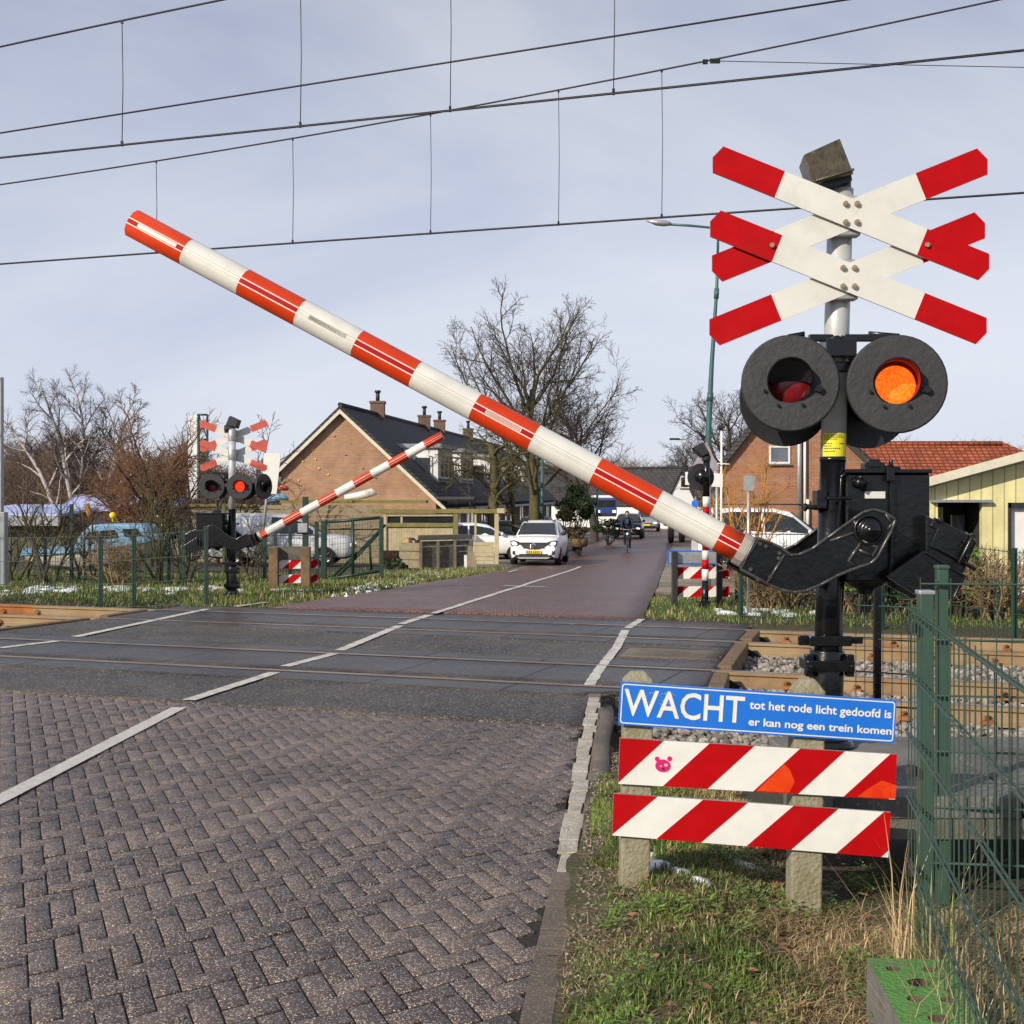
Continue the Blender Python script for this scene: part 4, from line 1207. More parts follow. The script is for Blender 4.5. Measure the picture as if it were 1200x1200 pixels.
    # profile (across, toward viewer): front strip split into bands
    prof = [(.235, .060), (.165, .060), (-.165, .060), (-.235, .060), (-.66, .046), (-.93, .016), (-1.0, -.0), (-.93, -.016), (-.66, -.046), (-.235, -.060), (-.165, -.060), (.165, -.060), (.235, -.060), (.66, -.046), (.93, -.016), (1.0, 0), (.93, .016), (.66, .046)]
    #                 band ids: 0-1 thin white, 1-2 strip, 2-3 thin white
    mb = MB(); k = len(prof)
    tot = (B - A).length
    def ringat(p, sc):
        b = len(mb.v)
        for a, c in prof: mb.v.append(p + up2 * (a * hw * sc) + dep * (c * sc))
        return b
    rings = []
    for i, p in enumerate(P): rings.append(ringat(p, 1.0 if i else 1.0))
    for i in range(n):
        redseg = (i % 2 == 0)
        for j in range(k):
            j2 = (j + 1) % k
            mi = 0
            if redseg:
                mi = 1
                if j in (0, 2, 9, 11): mi = 0
                if j in (1, 10): mi = 2
            mb.f.append([rings[i] + j, rings[i] + j2, rings[i + 1] + j2, rings[i + 1] + j]); mb.m.append(mi); mb.s.append(j not in (0, 1, 2, 9, 10, 11))
    mb.f.append([rings[0] + j for j in range(k)]); mb.m.append(3); mb.s.append(False)
    mb.f.append([rings[-1] + j for j in range(k)]); mb.m.append(3); mb.s.append(False)
    mb.xf(lambda v: F(v.x, v.y, v.z))
    boom = mb.build('boom', [M['wht'], M['redo'], M['redd'], M['cap']], root)
    mb = MB()
    for i in range(1):
        p0, p1 = A - d * .045, A + d * .012
        b0 = ringat(p0, 1.12); b1 = ringat(p1, 1.12)
        for j in range(k): mb.f.append([b0 + j, b0 + (j + 1) % k, b1 + (j + 1) % k, b1 + j]); mb.m.append(0); mb.s.append(False)
        mb.f.append([b1 + j for j in range(k)]); mb.m.append(0); mb.s.append(False); mb.f.append([b0 + j for j in range(k)]); mb.m.append(0); mb.s.append(False)
    mb.xf(lambda v: F(v.x, v.y, v.z)); mb.build('boom_collar', M['cap'], boom)
    # fluting along white fields, and the small reflectors set in the strip
    mb = MB()
    for i in range(1, n, 2):
        for a in (.16, -.16, -.04):
            c0, c1 = P[i] + up2 * a * hw + dep * .0605, P[i + 1] + up2 * a * hw + dep * .0605
            mb.add([c0 + up2 * .0011, c1 + up2 * .0011, c1 - up2 * .0011, c0 - up2 * .0011], [(0, 1, 2, 3)])
    mb.xf(lambda v: F(v.x, v.y, v.z)); mb.build('boom_groove', mat('groove', (.34, .33, .30), .6), boom, fix=False)
    mb = MB()
    def insert(i, t0, t1, a0, a1, mi):
        p0, p1 = P[i].lerp(P[i + 1], t0), P[i].lerp(P[i + 1], t1)
        mb.add([p0 + up2 * a0 * hw + dep * .0612, p1 + up2 * a0 * hw + dep * .0612, p1 + up2 * a1 * hw + dep * .0612, p0 + up2 * a1 * hw + dep * .0612], [(0, 1, 2, 3)], mi)
    insert(6, .20, .80, .13, -.13, 0)
    for a in (.09, .045, 0, -.045, -.09): insert(6, .21, .79, a + .013, a - .013, 1)
    insert(0, .18, .88, .13, -.13, 0); insert(3, .2, .84, .14, -.14, 2); insert(3, .21, .83, .11, -.11, 0)
    mb.xf(lambda v: F(v.x, v.y, v.z)); mb.build('reflector', [M['wht'], M['redo'], mat('groove', (.34, .33, .30), .6)], boom, fix=False)
    return root

nb = W(966, 872, 6.8)
signal(nb, 1, 'tall foreground signal with two stacked red and white crosses, one black lamp lit orange')
barrier(nb, 1, 'big foreground barrier, long red and white boom raised to the upper left, black drive box', 6.62, .40)
fb = W(272, 697, 22.7)
signal(fb, -1, 'small distant crossing signal seen from behind left of the road, red lamp lit', kc=.83, far=True)
barrier(fb, -1, 'distant barrier beyond the tracks, boom raised to the right before the brick gable', 6.62, .40, far=True)
# ------------------------------------------------------------------ warning boards
def striped(corners, N, T, cols, shift, first_red=True, edge=.0):
    """board given by its corner points TL, TR, BR, BL; slanted stripes as faces, then back and sides. materials: 0 white 1 red 2 back"""
    TL, TR, BR, BL = corners; mb = MB(); L = (TR - TL).length
    def P(u, v): return TL.lerp(TR, u).lerp(BL.lerp(BR, u), v)       # u along, v down
    sw, sh = cols / L, shift / L
    edges = []; e = -1
    # boundary k: at the top u = u0 + k*sw, at the bottom shifted left by sh
    k0 = [sw * (k + .98) for k in range(-2, int(1 / sw) + 3)]
    red = not first_red
    import itertools
    for i, (a, b) in enumerate(zip(k0, k0[1:])):
        poly = [(a, 0), (b, 0), (b - sh, 1), (a - sh, 1)]
        # clip to 0..1 in u
        for lim, sg in ((0, 1), (1, -1)):
            res = []
            for (p, q) in zip(poly, poly[1:] + poly[:1]):
                ip, iq = sg * (p[0] - lim) >= -1e-9, sg * (q[0] - lim) >= -1e-9
                if ip: res.append(p)
                if ip != iq:
                    t = (lim - p[0]) / (q[0] - p[0]); res.append((lim, p[1] + t * (q[1] - p[1])))
            poly = res
            if len(poly) < 3: break
        if len(poly) >= 3:
            mb.add([P(u, v) for u, v in poly], [list(range(len(poly)))], 1 if (i % 2 == (1 if first_red else 0)) else 0)
    n = N * T; c = [TL, TR, BR, BL]
    mb.add(c + [p + n for p in c], [(4, 5, 6, 7), (0, 1, 5, 4), (1, 2, 6, 5), (2, 3, 7, 6), (3, 0, 4, 7)], 2)
    return mb

YS = 5.5
sgn = thing('crossing_warning_sign', 'blue sign reading WACHT over two striped boards on short mossy posts in the foreground', 'warning sign', W(840, 1040, YS + .05))
N = Vector((0, 1, 0))
wp = lambda x, y: W(x, y, YS)
for px0, px1, top, ytop, ybot in ((729, 763.5, 789, 800, 1024), (928.5, 965, 798, 812, 1077)):
    mb = MB(); a, b = W(px0, ybot, YS + .02), W(px1, ybot, YS + .02)
    zt, zp = W(0, ytop, YS).z, W(0, top, YS).z; zb = min(a.z, gz(a.x, YS)) - .3
    dxl = (zt - zb) * .03
    pb = [Vector((a.x - .012, YS + .02, zb)), Vector((b.x - .012, YS + .02, zb)), Vector((b.x - .012, YS + .14, zb)), Vector((a.x - .012, YS + .14, zb))]
    pt = [Vector((p.x + .022, p.y, zt)) for p in pb]; c = sum(pt, Vector()) / 4; c.z = zp
    p2 = [c + (p - c) * .45 for p in pt]
    for p in p2: p.z = zp
    mb.add(pb + pt + p2, [(0, 1, 5, 4), (1, 2, 6, 5), (2, 3, 7, 6), (3, 0, 4, 7), (4, 5, 9, 8), (5, 6, 10, 9), (6, 7, 11, 10), (7, 4, 8, 11), (8, 9, 10, 11), (3, 2, 1, 0)])
    mb.build('post', M['concrete'], sgn, bevel=.008)
# blue plate with a white line
def plate_fn(c, dy):
    TL, TR, BR, BL = [W(x, y, YS + dy) for x, y in c]
    L, H = (TR - TL).length, (BL - TL).length
    ux, uy = (TR - TL).normalized(), (TL - BL).normalized()
    return (lambda x, y, d=0.0: BL + ux * x + uy * y + Vector((0, -1, 0)) * d), L, H
fn, L, H = plate_fn([(727.5, 799), (1051, 821), (1049, 868), (724.5, 849)], -.004)
mb = MB()
def rr_pts(x0, y0, x1, y1, r, n=5):
    out = []
    for cx, cy, a0 in ((x1 - r, y1 - r, 0), (x0 + r, y1 - r, 90), (x0 + r, y0 + r, 180), (x1 - r, y0 + r, 270)):
        for i in range(n + 1):
            a = R(a0 + 90 * i / n); out.append((cx + r * math.cos(a), cy + r * math.sin(a)))
    return out
mb.prism([fn(x, y, 0) for x, y in rr_pts(0, 0, L, H, .004, 2)], (0, .018, 0))
bp_ = mb.build('blue_plate', M['blue'], sgn)
mb = MB(); o1, o2 = rr_pts(.006, .006, L - .006, H - .006, .012), rr_pts(.0105, .0105, L - .0105, H - .0105, .009); n = len(o1)
mb.add([fn(x, y, .001) for x, y in o1] + [fn(x, y, .001) for x, y in o2], [(i, (i + 1) % n, n + (i + 1) % n, n + i) for i in range(n)])
mb.build('white_border', M['whtc'], bp_, fix=False)
k = (1051 - 727.5) / L
def tfn(x0, y0): return lambda x, y, z: fn(x0 + x, y0 + y, .0012 + max(0, z))
text_mesh('lettering', 'WACHT', M['whtc'], tfn(.0175, .041), .486, .106, .012, bp_)
text_mesh('lettering', 'tot het rode licht gedoofd is', M['whtc'], tfn(.523, .100), .572, .0335, .022, bp_)
text_mesh('lettering', 'er kan nog een trein komen', M['whtc'], tfn(.523, .0335), .577, .030, .022, bp_)
# scratches where something was peeled off
mb = MB(); rr = random.Random(5)
for _ in range(26):
    x, y = .10 + rr.random() * .10, .095 + rr.random() * .05; a = rr.uniform(-.5, .5); l_, w_ = rr.uniform(.006, .03), rr.uniform(.0006, .002)
    c, s_ = math.cos(a), math.sin(a)
    mb.add([fn(x + c * p - s_ * q, y + s_ * p + c * q, .0016) for p, q in ((0, 0), (l_, 0), (l_ * .9, w_), (0, w_))], [(0, 1, 2, 3)])
tag(mb.build('glue_scratches', mat('glue_mark', (.30, .36, .72), .7), bp_, fix=False), 'pale scratches over the W')
stm = [M['whtc'], M['red'], M['steel']]
for cn in ([(726.5, 865), (1051, 884), (1049, 937), (724.5, 918.5)], [(719, 930), (1044, 952), (1041, 1005), (717.5, 979)]):
    c = [W(x, y, YS) for x, y in cn]
    bd = striped(c, N, .016, .1825, .1825).build('striped_board', stm, sgn, fix=False)
    if cn[0][1] < 900:
        # faded patch and the worn corner
        f2, L2, H2 = plate_fn(cn, -.0012)
        for pa in (((.558, .004), (.69, .004), (.71, .05), (.69, .095), (.665, .118)), ((.965, .004), (1.118, .004), (1.12, .06), (1.06, .075), (1.0, .034))):
            mb = MB(); mb.add([f2(x, y) for x, y in pa], [list(range(len(pa)))]); mb.build('faded_patch', M['orangep'], bd, fix=False)
        # round pink sticker shaped like an animal's head
        mb = MB(); cx, cy = .177, .083; n = 22
        mb.add([f2(cx + .031 * math.cos(6.283 * i / n), cy + .026 * math.sin(6.283 * i / n), .0006) for i in range(n)], [list(range(n))])
        for ex, ey in ((-.024, .026), (.026, .030)): mb.add([f2(cx + ex + .010 * math.cos(6.283 * i / 12), cy + ey + .010 * math.sin(6.283 * i / 12), .0005) for i in range(12)], [list(range(12))])
        for ex, ey, r, mi in ((.012, .004, .007, 1), (.012, .004, .003, 2), (-.008, -.002, .0035, 1), (.002, -.012, .007, 2)): mb.add([f2(cx + ex + r * math.cos(6.283 * i / 12), cy + ey + r * .8 * math.sin(6.283 * i / 12), .0009 + mi * .0002) for i in range(12)], [list(range(12))], mi)
        mb.build('sticker', [M['pink'], M['whtc'], M['ink']], bd, fix=False)

def far_warning(label, x0, x1, y0, y1, Y, mpost, plate_m, pw):
    """the other side's sign seen across the tracks: two posts, a plate from behind, striped boards"""
    b0 = W((x0 + x1) / 2, y1, Y); k = Y / FOC
    root = thing('crossing_warning_sign', label, 'warning sign', b0)
    H = (y1 - y0)
    for x in (x0, x1):
        mb = MB(); p = W(x, y0, Y); mb.box((p.x, Y, (p.z + b0.z - .3) / 2), (pw, pw, p.z - b0.z + .3)); mb.build('post', mpost, root, bevel=.01)
    mb = MB(); a, b = W(x0 - 6, y0 + 1, Y - .03), W(x1 + 1, y0 + 14, Y - .03)
    mb.box(((a.x + b.x) / 2, Y + pw / 2 + .03, (a.z + b.z) / 2), (b.x - a.x, .02, a.z - b.z)); pl = mb.build('plate', plate_m, root)
    mb = MB(); fr = M['blue'] if plate_m is M['steel'] else M['woodg']
    za, zb = a.z, b.z
    for (cx, cz, sx, sz) in (((a.x + b.x) / 2, za + .012, b.x - a.x + .05, .024), ((a.x + b.x) / 2, zb - .012, b.x - a.x + .05, .024), (a.x - .012, (za + zb) / 2, .024, za - zb), (b.x + .012, (za + zb) / 2, .024, za - zb)):
        mb.box((cx, Y + pw / 2 + .03, cz), (sx, .03, sz))
    mb.build('plate_edge', fr, pl)
    for t0, t1 in ((.30, .52), (.66, .86)):
        c = [W(x0 + (3 if mpost is M['plastic'] else -4), y0 + H * t0, Y), W(x1 + 13, y0 + H * t0 - .5, Y), W(x1 + 13, y0 + H * t1 - .5, Y), W(x0 + (3 if mpost is M['plastic'] else -4), y0 + H * t1, Y)]
        c = [p + Vector((0, pw / 2 + .03, 0)) for p in c]
        striped(c, N, .016, .20, .20).build('striped_board', [M['whtc'], M['red'], M['steel']], root, fix=False)
    return root
far_warning('warning boards on two dark posts on the grass beyond the tracks, right of the road', 790.5, 843, 646, 709, 21.2, M['plastic'], M['steel'], .09)
far_warning('warning boards between two brown wooden posts before the green gate', 321, 358.5, 641, 691, 25.5, M['woodb'], M['woodg'], .17)

# ------------------------------------------------------------------ striped signal post on the far right of the road
def striped_post():
    b = W(826, 711, 20.9); k = 20.9 / FOC
    root = thing('lamp_signal_post', 'red and white banded post with a black round lamp seen from behind', 'signal post', b)
    seg = [(711, 680, 'black'), (680, 667, 'whtc'), (667, 656, 'red'), (656, 645, 'whtc'), (645, 632, 'red'), (632, 605, 'whtc'), (605, 594, 'red'), (594, 582, 'whtc'), (582, 532, 'black')]
    for y0, y1, m in seg:
        mb = MB(); p, q = W(826 + (711 - y0) * .012, y0, 20.9), W(826 + (711 - y1) * .012, y1, 20.9)
        if y0 == 711: p.z -= .1
        mb.cyl(p, q, .053, 18); mb.build('post_band', M[m], root)
    mb = MB(); mb.box(b + Vector((0, 0, .02)), (.30, .26, .05)); mb.box(b + Vector((0, 0, .07)), (.17, .17, .06)); mb.box(b + Vector((.16, -.05, -.0)), (.05, .05, .12)); mb.build('base_plate', M['black'], root, bevel=.008)
    F = mapper(b, 1)
    lamp_head(F, -.02 - .03, (711 - 559) * k, .12, 16 * k, math.pi + .1, False, root)
    mb = MB(); mb.cyl(F(.02, (711 - 540) * k, 0), F(.02, (711 - 534) * k, 0), .07, 14)
    q0 = [W(x, y, 20.8) for x, y in ((812, 524), (824, 517.5), (832, 531), (823, 535))]
    bk = [p + Vector((0, .25, -.02)) for p in q0]
    mb.add(q0 + bk, [(0, 1, 2, 3), (7, 6, 5, 4), (0, 4, 5, 1), (1, 5, 6, 2), (2, 6, 7, 3), (3, 7, 4, 0)])
    mb.build('top_lamp_box', M['plastic'], root, bevel=.01)
striped_post()

def plate_sign(name, label, pole_x, y_top, y_bot, Y, shape, m, pr=.03, pm='steel', edge=None):
    b = W(pole_x, y_bot, Y); b.z = gz(b.x, b.y)
    root = thing(name, label, 'road sign', b)
    mb = MB(); t = W(pole_x, y_top, Y); mb.cyl(b - Vector((0, 0, .1)), t, pr, 12); mb.build('pole', M[pm], root)
    pts = [W(x, y, Y - pr - .005) for x, y in shape]
    mb = MB(); mb.prism(pts, (0, .012, 0)); mb.build('sign_plate', M[m], root)
    if edge:
        c = sum(pts, Vector()) / len(pts); mb = MB(); n = len(pts)
        a = [c + (p - c) * 1.04 + Vector((0, .002, 0)) for p in pts]
        mb.prism(a, (0, .008, 0)); mb.build('sign_edge', M[edge], root)
    return root
plate_sign('road_sign', 'triangular road sign with a red edge, seen from behind the striped post', 831, 530, 700, 24, [(809, 551), (828, 517), (843, 551)], 'steel', edge='red')
plate_sign('road_sign', 'blank back of a wide white sign beside the black round lamp', 840, 552, 690, 27, [(803, 553), (847, 555), (847, 571), (803, 568)], 'whtc')
plate_sign('road_sign', 'small round blue sign partly hidden behind the boom', 815, 582, 660, 45, [(814.5 + 4.2 * math.cos(i * .524), 590 + 4.2 * math.sin(i * .524)) for i in range(12)], 'blue', pr=.03)
sg = plate_sign('road_sign', 'small pale rounded plate on a thin grey post before the red brick house', 877, 557, 712, 19.6, [(871.5, 559), (873, 557), (882.5, 557), (884.5, 559), (884, 573), (882, 575), (873, 575), (871.5, 573)], 'steel', pr=.022)

# ------------------------------------------------------------------ fences of welded wire
def mesh_panel(root, a, b, h, pitch=.05, rows=(0, .2, .4, .6, .8, 1.0), r=.0025, r2=.004, m='gmesh', over=.025):
    """a, b: foot of the panel's ends"""
    mb = MB(); d = b - a; L = d.length; n = int(L / pitch)
    nn = Vector((-d.y, d.x, 0)).normalized()
    for i in range(n + 1):
        p = a + d * (i / n)
        mb.tube([p + Vector((0, 0, .03)), p + Vector((0, 0, h + over))], r, 4, smooth=False)
    for f in rows:
        for s_ in (-1, 1):
            z = Vector((0, 0, .05 + f * (h - .05))); off = nn * (r + r2) * s_
            mb.tube([a + z + off, b + z + off], r2, 5, smooth=False)
    return mb.build('mesh_panel', M[m], root, fix=False)
def post(root, p, h, w=.06, m='gpost', capm=None):
    mb = MB(); mb.box(p + Vector((0, 0, h / 2 - .1)), (w, w, h + .2)); o = mb.build('fence_post', M[m], root, bevel=.004)
    mb = MB(); mb.box(p + Vector((0, 0, h + .008)), (w + .008, w + .008, .016)); mb.build('post_cap', M[capm or m], o, bevel=.004)
    return o
# foreground panel running towards the camera
A0 = Vector((1.525, 5.05, .06)); A1 = Vector((1.02, 2.15, .06))
fn1 = thing('wire_fence', 'green wire mesh fence in the foreground right, running towards the viewer', 'fence', A0)
dd = (A1 - A0).normalized(); 
post(fn1, A0 + Vector((.012, .03, 0)), 1.27, .052, capm='steel')
mesh_panel(fn1, A0 - Vector((.05, -.02, 0)) - dd * .02, A1 - Vector((.05, -.02, 0)), 1.22, pitch=.095)
mb = MB()
for z in (.25, .62, 1.15): mb.box(A0 + Vector((-.045, .0, z)), (.035, .05, .035))
mb.build_each('fence_clip', M['plastic'], fn1, bevel=.004)
# the next panel turns right, parallel to the tracks
B0 = Vector((1.80, 5.72, .12)); B1 = Vector((4.6, 5.30, .12))
fn2 = thing('wire_fence', 'green wire mesh fence parallel to the tracks behind the foreground panel', 'fence', B0)
post(fn2, B0, 1.27, .046); post(fn2, B0 + (B1 - B0) * .9, 1.27, .046)
mesh_panel(fn2, B0 + Vector((-.1, -.035, 0)), B1 + Vector((0, -.035, 0)), 1.21, pitch=.06)
C0 = Vector(((1003 - 600) / FOC * 8.3, 8.3, -.02)); C1 = Vector(((1078 - 600) / FOC * 8.1, 8.1, -.02))
fn3 = thing('wire_fence', 'short wire fence with a black post, between signal and green fence', 'fence', C0)
post(fn3, Vector(((1030 - 600) / FOC * 8.2, 8.24, -.12)), 1.30, .042, m='black')
mesh_panel(fn3, C0, C1, 1.05, m='dgreen')
# beyond the tracks, right
def long_fence(label, pts, h, npost, tops=0):
    root = thing('wire_fence', label, 'fence', pts[0])
    for a, b in zip(pts, pts[1:]):
        L = (b - a).length; n = max(1, round(L / 2.5))
        for i in range(n):
            p, q = a.lerp(b, i / n), a.lerp(b, (i + 1) / n)
            mesh_panel(root, p, q, h, pitch=.05, rows=(0, .33, .66, 1.0), r=.003, r2=.0045, m='dgreen')
            post(root, p + Vector((0, .04, 0)), h + .04, .06, m='dgreen')
    post(root, pts[-1] + Vector((0, .04, 0)), h + .04, .06, m='dgreen')
    return root
def gp(x, Y, dz=0.0):
    X = (x - 600) / FOC * Y; return Vector((X, Y, gz(X, Y) + dz))
f4 = long_fence('dark green mesh fence beyond the tracks, before the yellow building', [gp(869, 18.7), gp(1035, 17.6), gp(1190, 16.6), gp(1420, 15.2)], 1.17, 0)
f4b = thing('wire_fence', 'short piece of green mesh fence turning away behind the grass corner', 'fence', gp(869, 18.9))
mesh_panel(f4b, gp(871, 18.9), gp(864, 22), 1.15, m='dgreen'); post(f4b, gp(863.5, 22.05), 1.2, .06, m='dgreen')
f5 = long_fence('dark green mesh fence on the left beyond the rusty rails', [gp(-140, 22.6), gp(117, 21.4), gp(156, 21.25), gp(241, 20.9)], 1.16, 0)
# black chain fence further back left
root = thing('wire_fence', 'second green fence behind, beside the blue and white boat', 'fence', gp(0, 29))
pp = [gp(x, 28.6 - i * .3) for i, x in enumerate((-80, -10, 53, 84, 198, 215))]
for i, p in enumerate(pp):
    post(root, p, [1.2, 1.2, 1.0, 1.55, 1.15, 1.15][i], .065, m='dgreen')
mb = MB()
for a, b in zip(pp, pp[1:]):
    for z in (.1, .55, 1.0): mb.tube([a + Vector((0, 0, z)), b + Vector((0, 0, z))], .008, 4)
    n = int((b - a).length / .12)
    for i in range(n): p = a.lerp(b, i / n); mb.tube([p, p + Vector((0, 0, 1.02))], .004, 3)
mb.build('mesh_panel', M['dgreen'], root, fix=False)

# gate
def gate():
    Yg = 29.5
    root = thing('gate', 'dark green tubular gate with a slanting brace, half open beside the road', 'gate', gp(412, Yg))
    pt = lambda x, y, dy=0: W(x, y, Yg + dy)
    for x, y0, y1, w in ((371, 611, 682, .085), (379.5, 610, 682, .11), (447, 606, 673, .09)):
        mb = MB(); p, q = pt(x, y1), pt(x, y0); mb.box((p + q) / 2 - Vector((0, 0, .1)), (w, w, (q - p).length + .2)); mb.build('gate_post', M['dgreen'], root, bevel=.008)
    mb = MB()
    for a, b in (((381, 612), (446, 606.5)), ((381, 679), (446, 669)), ((413.5, 609), (413.5, 675))): mb.cyl(pt(*a), pt(*b), .035, 8)
    mb.build('gate_frame', M['dgreen'], root)
    for a, b in (((390, 676), (452, 615)), ((396, 676), (445, 624)), ((433, 634), (435, 668))):
        mb = MB(); mb.cyl(pt(*a, .06), pt(*b, .06), .028, 8); mb.build('brace', M['dgreen'], root)
    mb = MB()
    for i in range(20):
        x = 383 + i * 3.2; mb.tube([pt(x, 612 - (x - 381) * .085), pt(x, 679 - (x - 381) * .15)], .004, 3)
    for i in range(9):
        y = 618 + i * 7; mb.tube([pt(382, y), pt(446, y - 6 - i * .3)], .004, 3)
    mb.build('gate_mesh', M['dgreen'], root, fix=False)
    # fence panel left of the gate
    r2 = thing('wire_fence', 'tall green posts with wire mesh left of the gate', 'fence', gp(300, Yg))
    for x, y0, y1 in ((358, 582, 684), (322.5, 618, 690), (310, 628, 700), (340, 618, 688)):
        mb = MB(); p, q = pt(x, y1), pt(x, y0); w = .12 if x == 358 else .07; mb.box((p + q) / 2 - Vector((0, 0, .1)), (w, w, (q - p).length + .2)); mb.build('fence_post', M['dgreen'], r2, bevel=.008)
    mb = MB()
    for i in range(22): x = 300 + i * 3.2; mb.tube([pt(x, 612), pt(x, 690)], .004, 3)
    for i in range(10): y = 616 + i * 7.5; mb.tube([pt(298, y), pt(371, y)], .004, 3)
    mb.build('mesh_panel', M['dgreen'], r2, fix=False)
    mb = MB(); mb.box(pt(354.5, 618.5, -.12), (.20, .015, .20)); mb.build('notice_plate', M['steel'], r2)
gate()

# ------------------------------------------------------------------ platform, block
def platform():
    root = thing('walkway_platform', 'grey slab walkway on low legs behind the blue sign, under the signal', 'platform', (2.5, 6.3, .44))
    x = 1.33; i = 0
    while x < 5.4:
        mb = MB(); mb.box((x + .395, 6.38, .40), (.785, 1.42, .09)); mb.build('slab', M['slab'], root, bevel=.006); x += .80; i += 1
    for y in (5.72, 7.0):
        mb = MB(); mb.box((3.4, y, .31), (4.1, .08, .085)); mb.build('beam', M['woodg'], root)
    for xx in (1.45, 2.5, 3.6, 4.7):
        for y in (5.72, 7.0):
            if xx < 2 and y < 6: continue
            mb = MB(); mb.box((xx, y, .03), (.10, .081, .47)); mb.build('leg', M['woodg'], root)
platform()
def block():
    c = Vector((1.255, 4.13, 0)); z0 = gz(c.x, c.y) - .02
    root = thing('concrete_block', 'green painted concrete block with round holes lying in the grass', 'concrete block', (c.x, c.y, z0))
    bm = bmesh.new()
    w, l, h = .25, .62, .205
    holes = [(-.06, .21, .024), (.05, .21, .024), (-.005, .09, .036), (-.045, -.05, .026), (.05, -.05, .024), (-.01, -.2, .03)]
    # top face with holes: grid of polygons by boolean-free ring bridging
    me_v, mb = [], MB()
    import itertools
    gx = [-w / 2, -.105, -.02, .09, w / 2]
    # build the top as strips of quads round each hole inside its own cell
    cells = [(-w / 2, 0.0, .12, l / 2), (0.0, w / 2, .12, l / 2), (-w / 2, w / 2, .02, .12), (-w / 2, .005, -.11, .02), (.005, w / 2, -.11, .02), (-w / 2, w / 2, -l / 2, -.11)]
    for (x0, x1, y0, y1), (hx, hy, r) in zip(cells, holes):
        n = 24; ring, outer, low = [], [], []
        for k in range(n):
            a = 2 * math.pi * k / n + .01; cx, cy = math.cos(a), math.sin(a)
            t = min(((x1 - hx) / cx if cx > 1e-6 else (x0 - hx) / cx if cx < -1e-6 else 9), ((y1 - hy) / cy if cy > 1e-6 else (y0 - hy) / cy if cy < -1e-6 else 9))
            outer.append((hx + cx * t, hy + cy * t, h)); ring.append((hx + cx * r, hy + cy * r, h)); low.append((hx + cx * r, hy + cy * r, h - .13))
        mb.add(ring + outer + low, [(k, (k + 1) % n, n + (k + 1) % n, n + k) for k in range(n)], 0)
        b = len(mb.v) - 3 * n
        for k in range(n): mb.f.append([b + k, b + 2 * n + k, b + 2 * n + (k + 1) % n, b + (k + 1) % n]); mb.m.append(2); mb.s.append(True)
        mb.f.append([b + 2 * n + k for k in range(n)]); mb.m.append(2); mb.s.append(False)
        # corners between the sampled outer points
        for qx, qy in ((x0, y0), (x1, y0), (x1, y1), (x0, y1)):
            ang = math.atan2(qy - hy, qx - hx); k = int(((ang - .01) % (2 * math.pi)) / (2 * math.pi) * n)
            mb.f.append([b + n + k, b + n + (k + 1) % n, len(mb.v)]); mb.v.append(Vector((qx, qy, h))); mb.m.append(0); mb.s.append(False)
    e = [(-w / 2, -l / 2), (w / 2, -l / 2), (w / 2, l / 2), (-w / 2, l / 2)]
    mb.add([(x, y, h) for x, y in e] + [(x * 1.02, y * 1.02, 0) for x, y in e], [(i, (i + 1) % 4, 4 + (i + 1) % 4, 4 + i) for i in range(4)], 1)
    rot = Matrix.Rotation(R(-5), 3, 'Z'); mb.xf(lambda v: rot @ v + Vector((c.x, c.y, z0)))
    mb.build('block_body', [M['gblock'], M['concrete2'], M['mud_hole_shade']], root, fix=False)  # holes get a dark colour that stands for the shade inside them
block()

# ------------------------------------------------------------------ lamp posts, masts, wires
def lamp_post():
    Y = 30; b = W(827, 690, Y); b.z = gz(b.x, Y)
    root = thing('street_lamp', 'tall teal street lamp with its arm reaching left behind the crosses', 'street lamp', b)
    p = lambda x, y: W(x, y, Y)
    mb = MB(); mb.tube([Vector((p(829, 0).x, Y, b.z - .1)), p(830.5, 500), p(834, 428), p(840, 338), p(841, 300)], [.075, .066, .05, .036, .032], 12); mb.build('lamp_pole', M['teal'], root)
    for a_, b_, r_ in ((p(839.3, 350), p(840, 338), .055), (p(832, 470), p(832.6, 460), .07)):
        mb = MB(); mb.cyl(a_, b_, r_, 12); mb.build('pole_joint', M['teal'], root)
    mb = MB(); mb.tube([p(841, 302), p(841.5, 278), p(839.5, 270), p(835, 267), p(810, 264.5), p(784, 263)], .028, 8); mb.build('lamp_arm', M['teal'], root)
    mb = MB(); c = p(768, 261); mb.tube([p(786, 263), p(779, 262), p(770, 261), p(757, 257.5)], [.05, .09, .085, .02], 12)
    mb.xf(lambda v: Vector((v.x, v.y, c.z + (v.z - c.z) * .75 + (0)))); mb.build('lamp_head', M['steel'], root)
lamp_post()
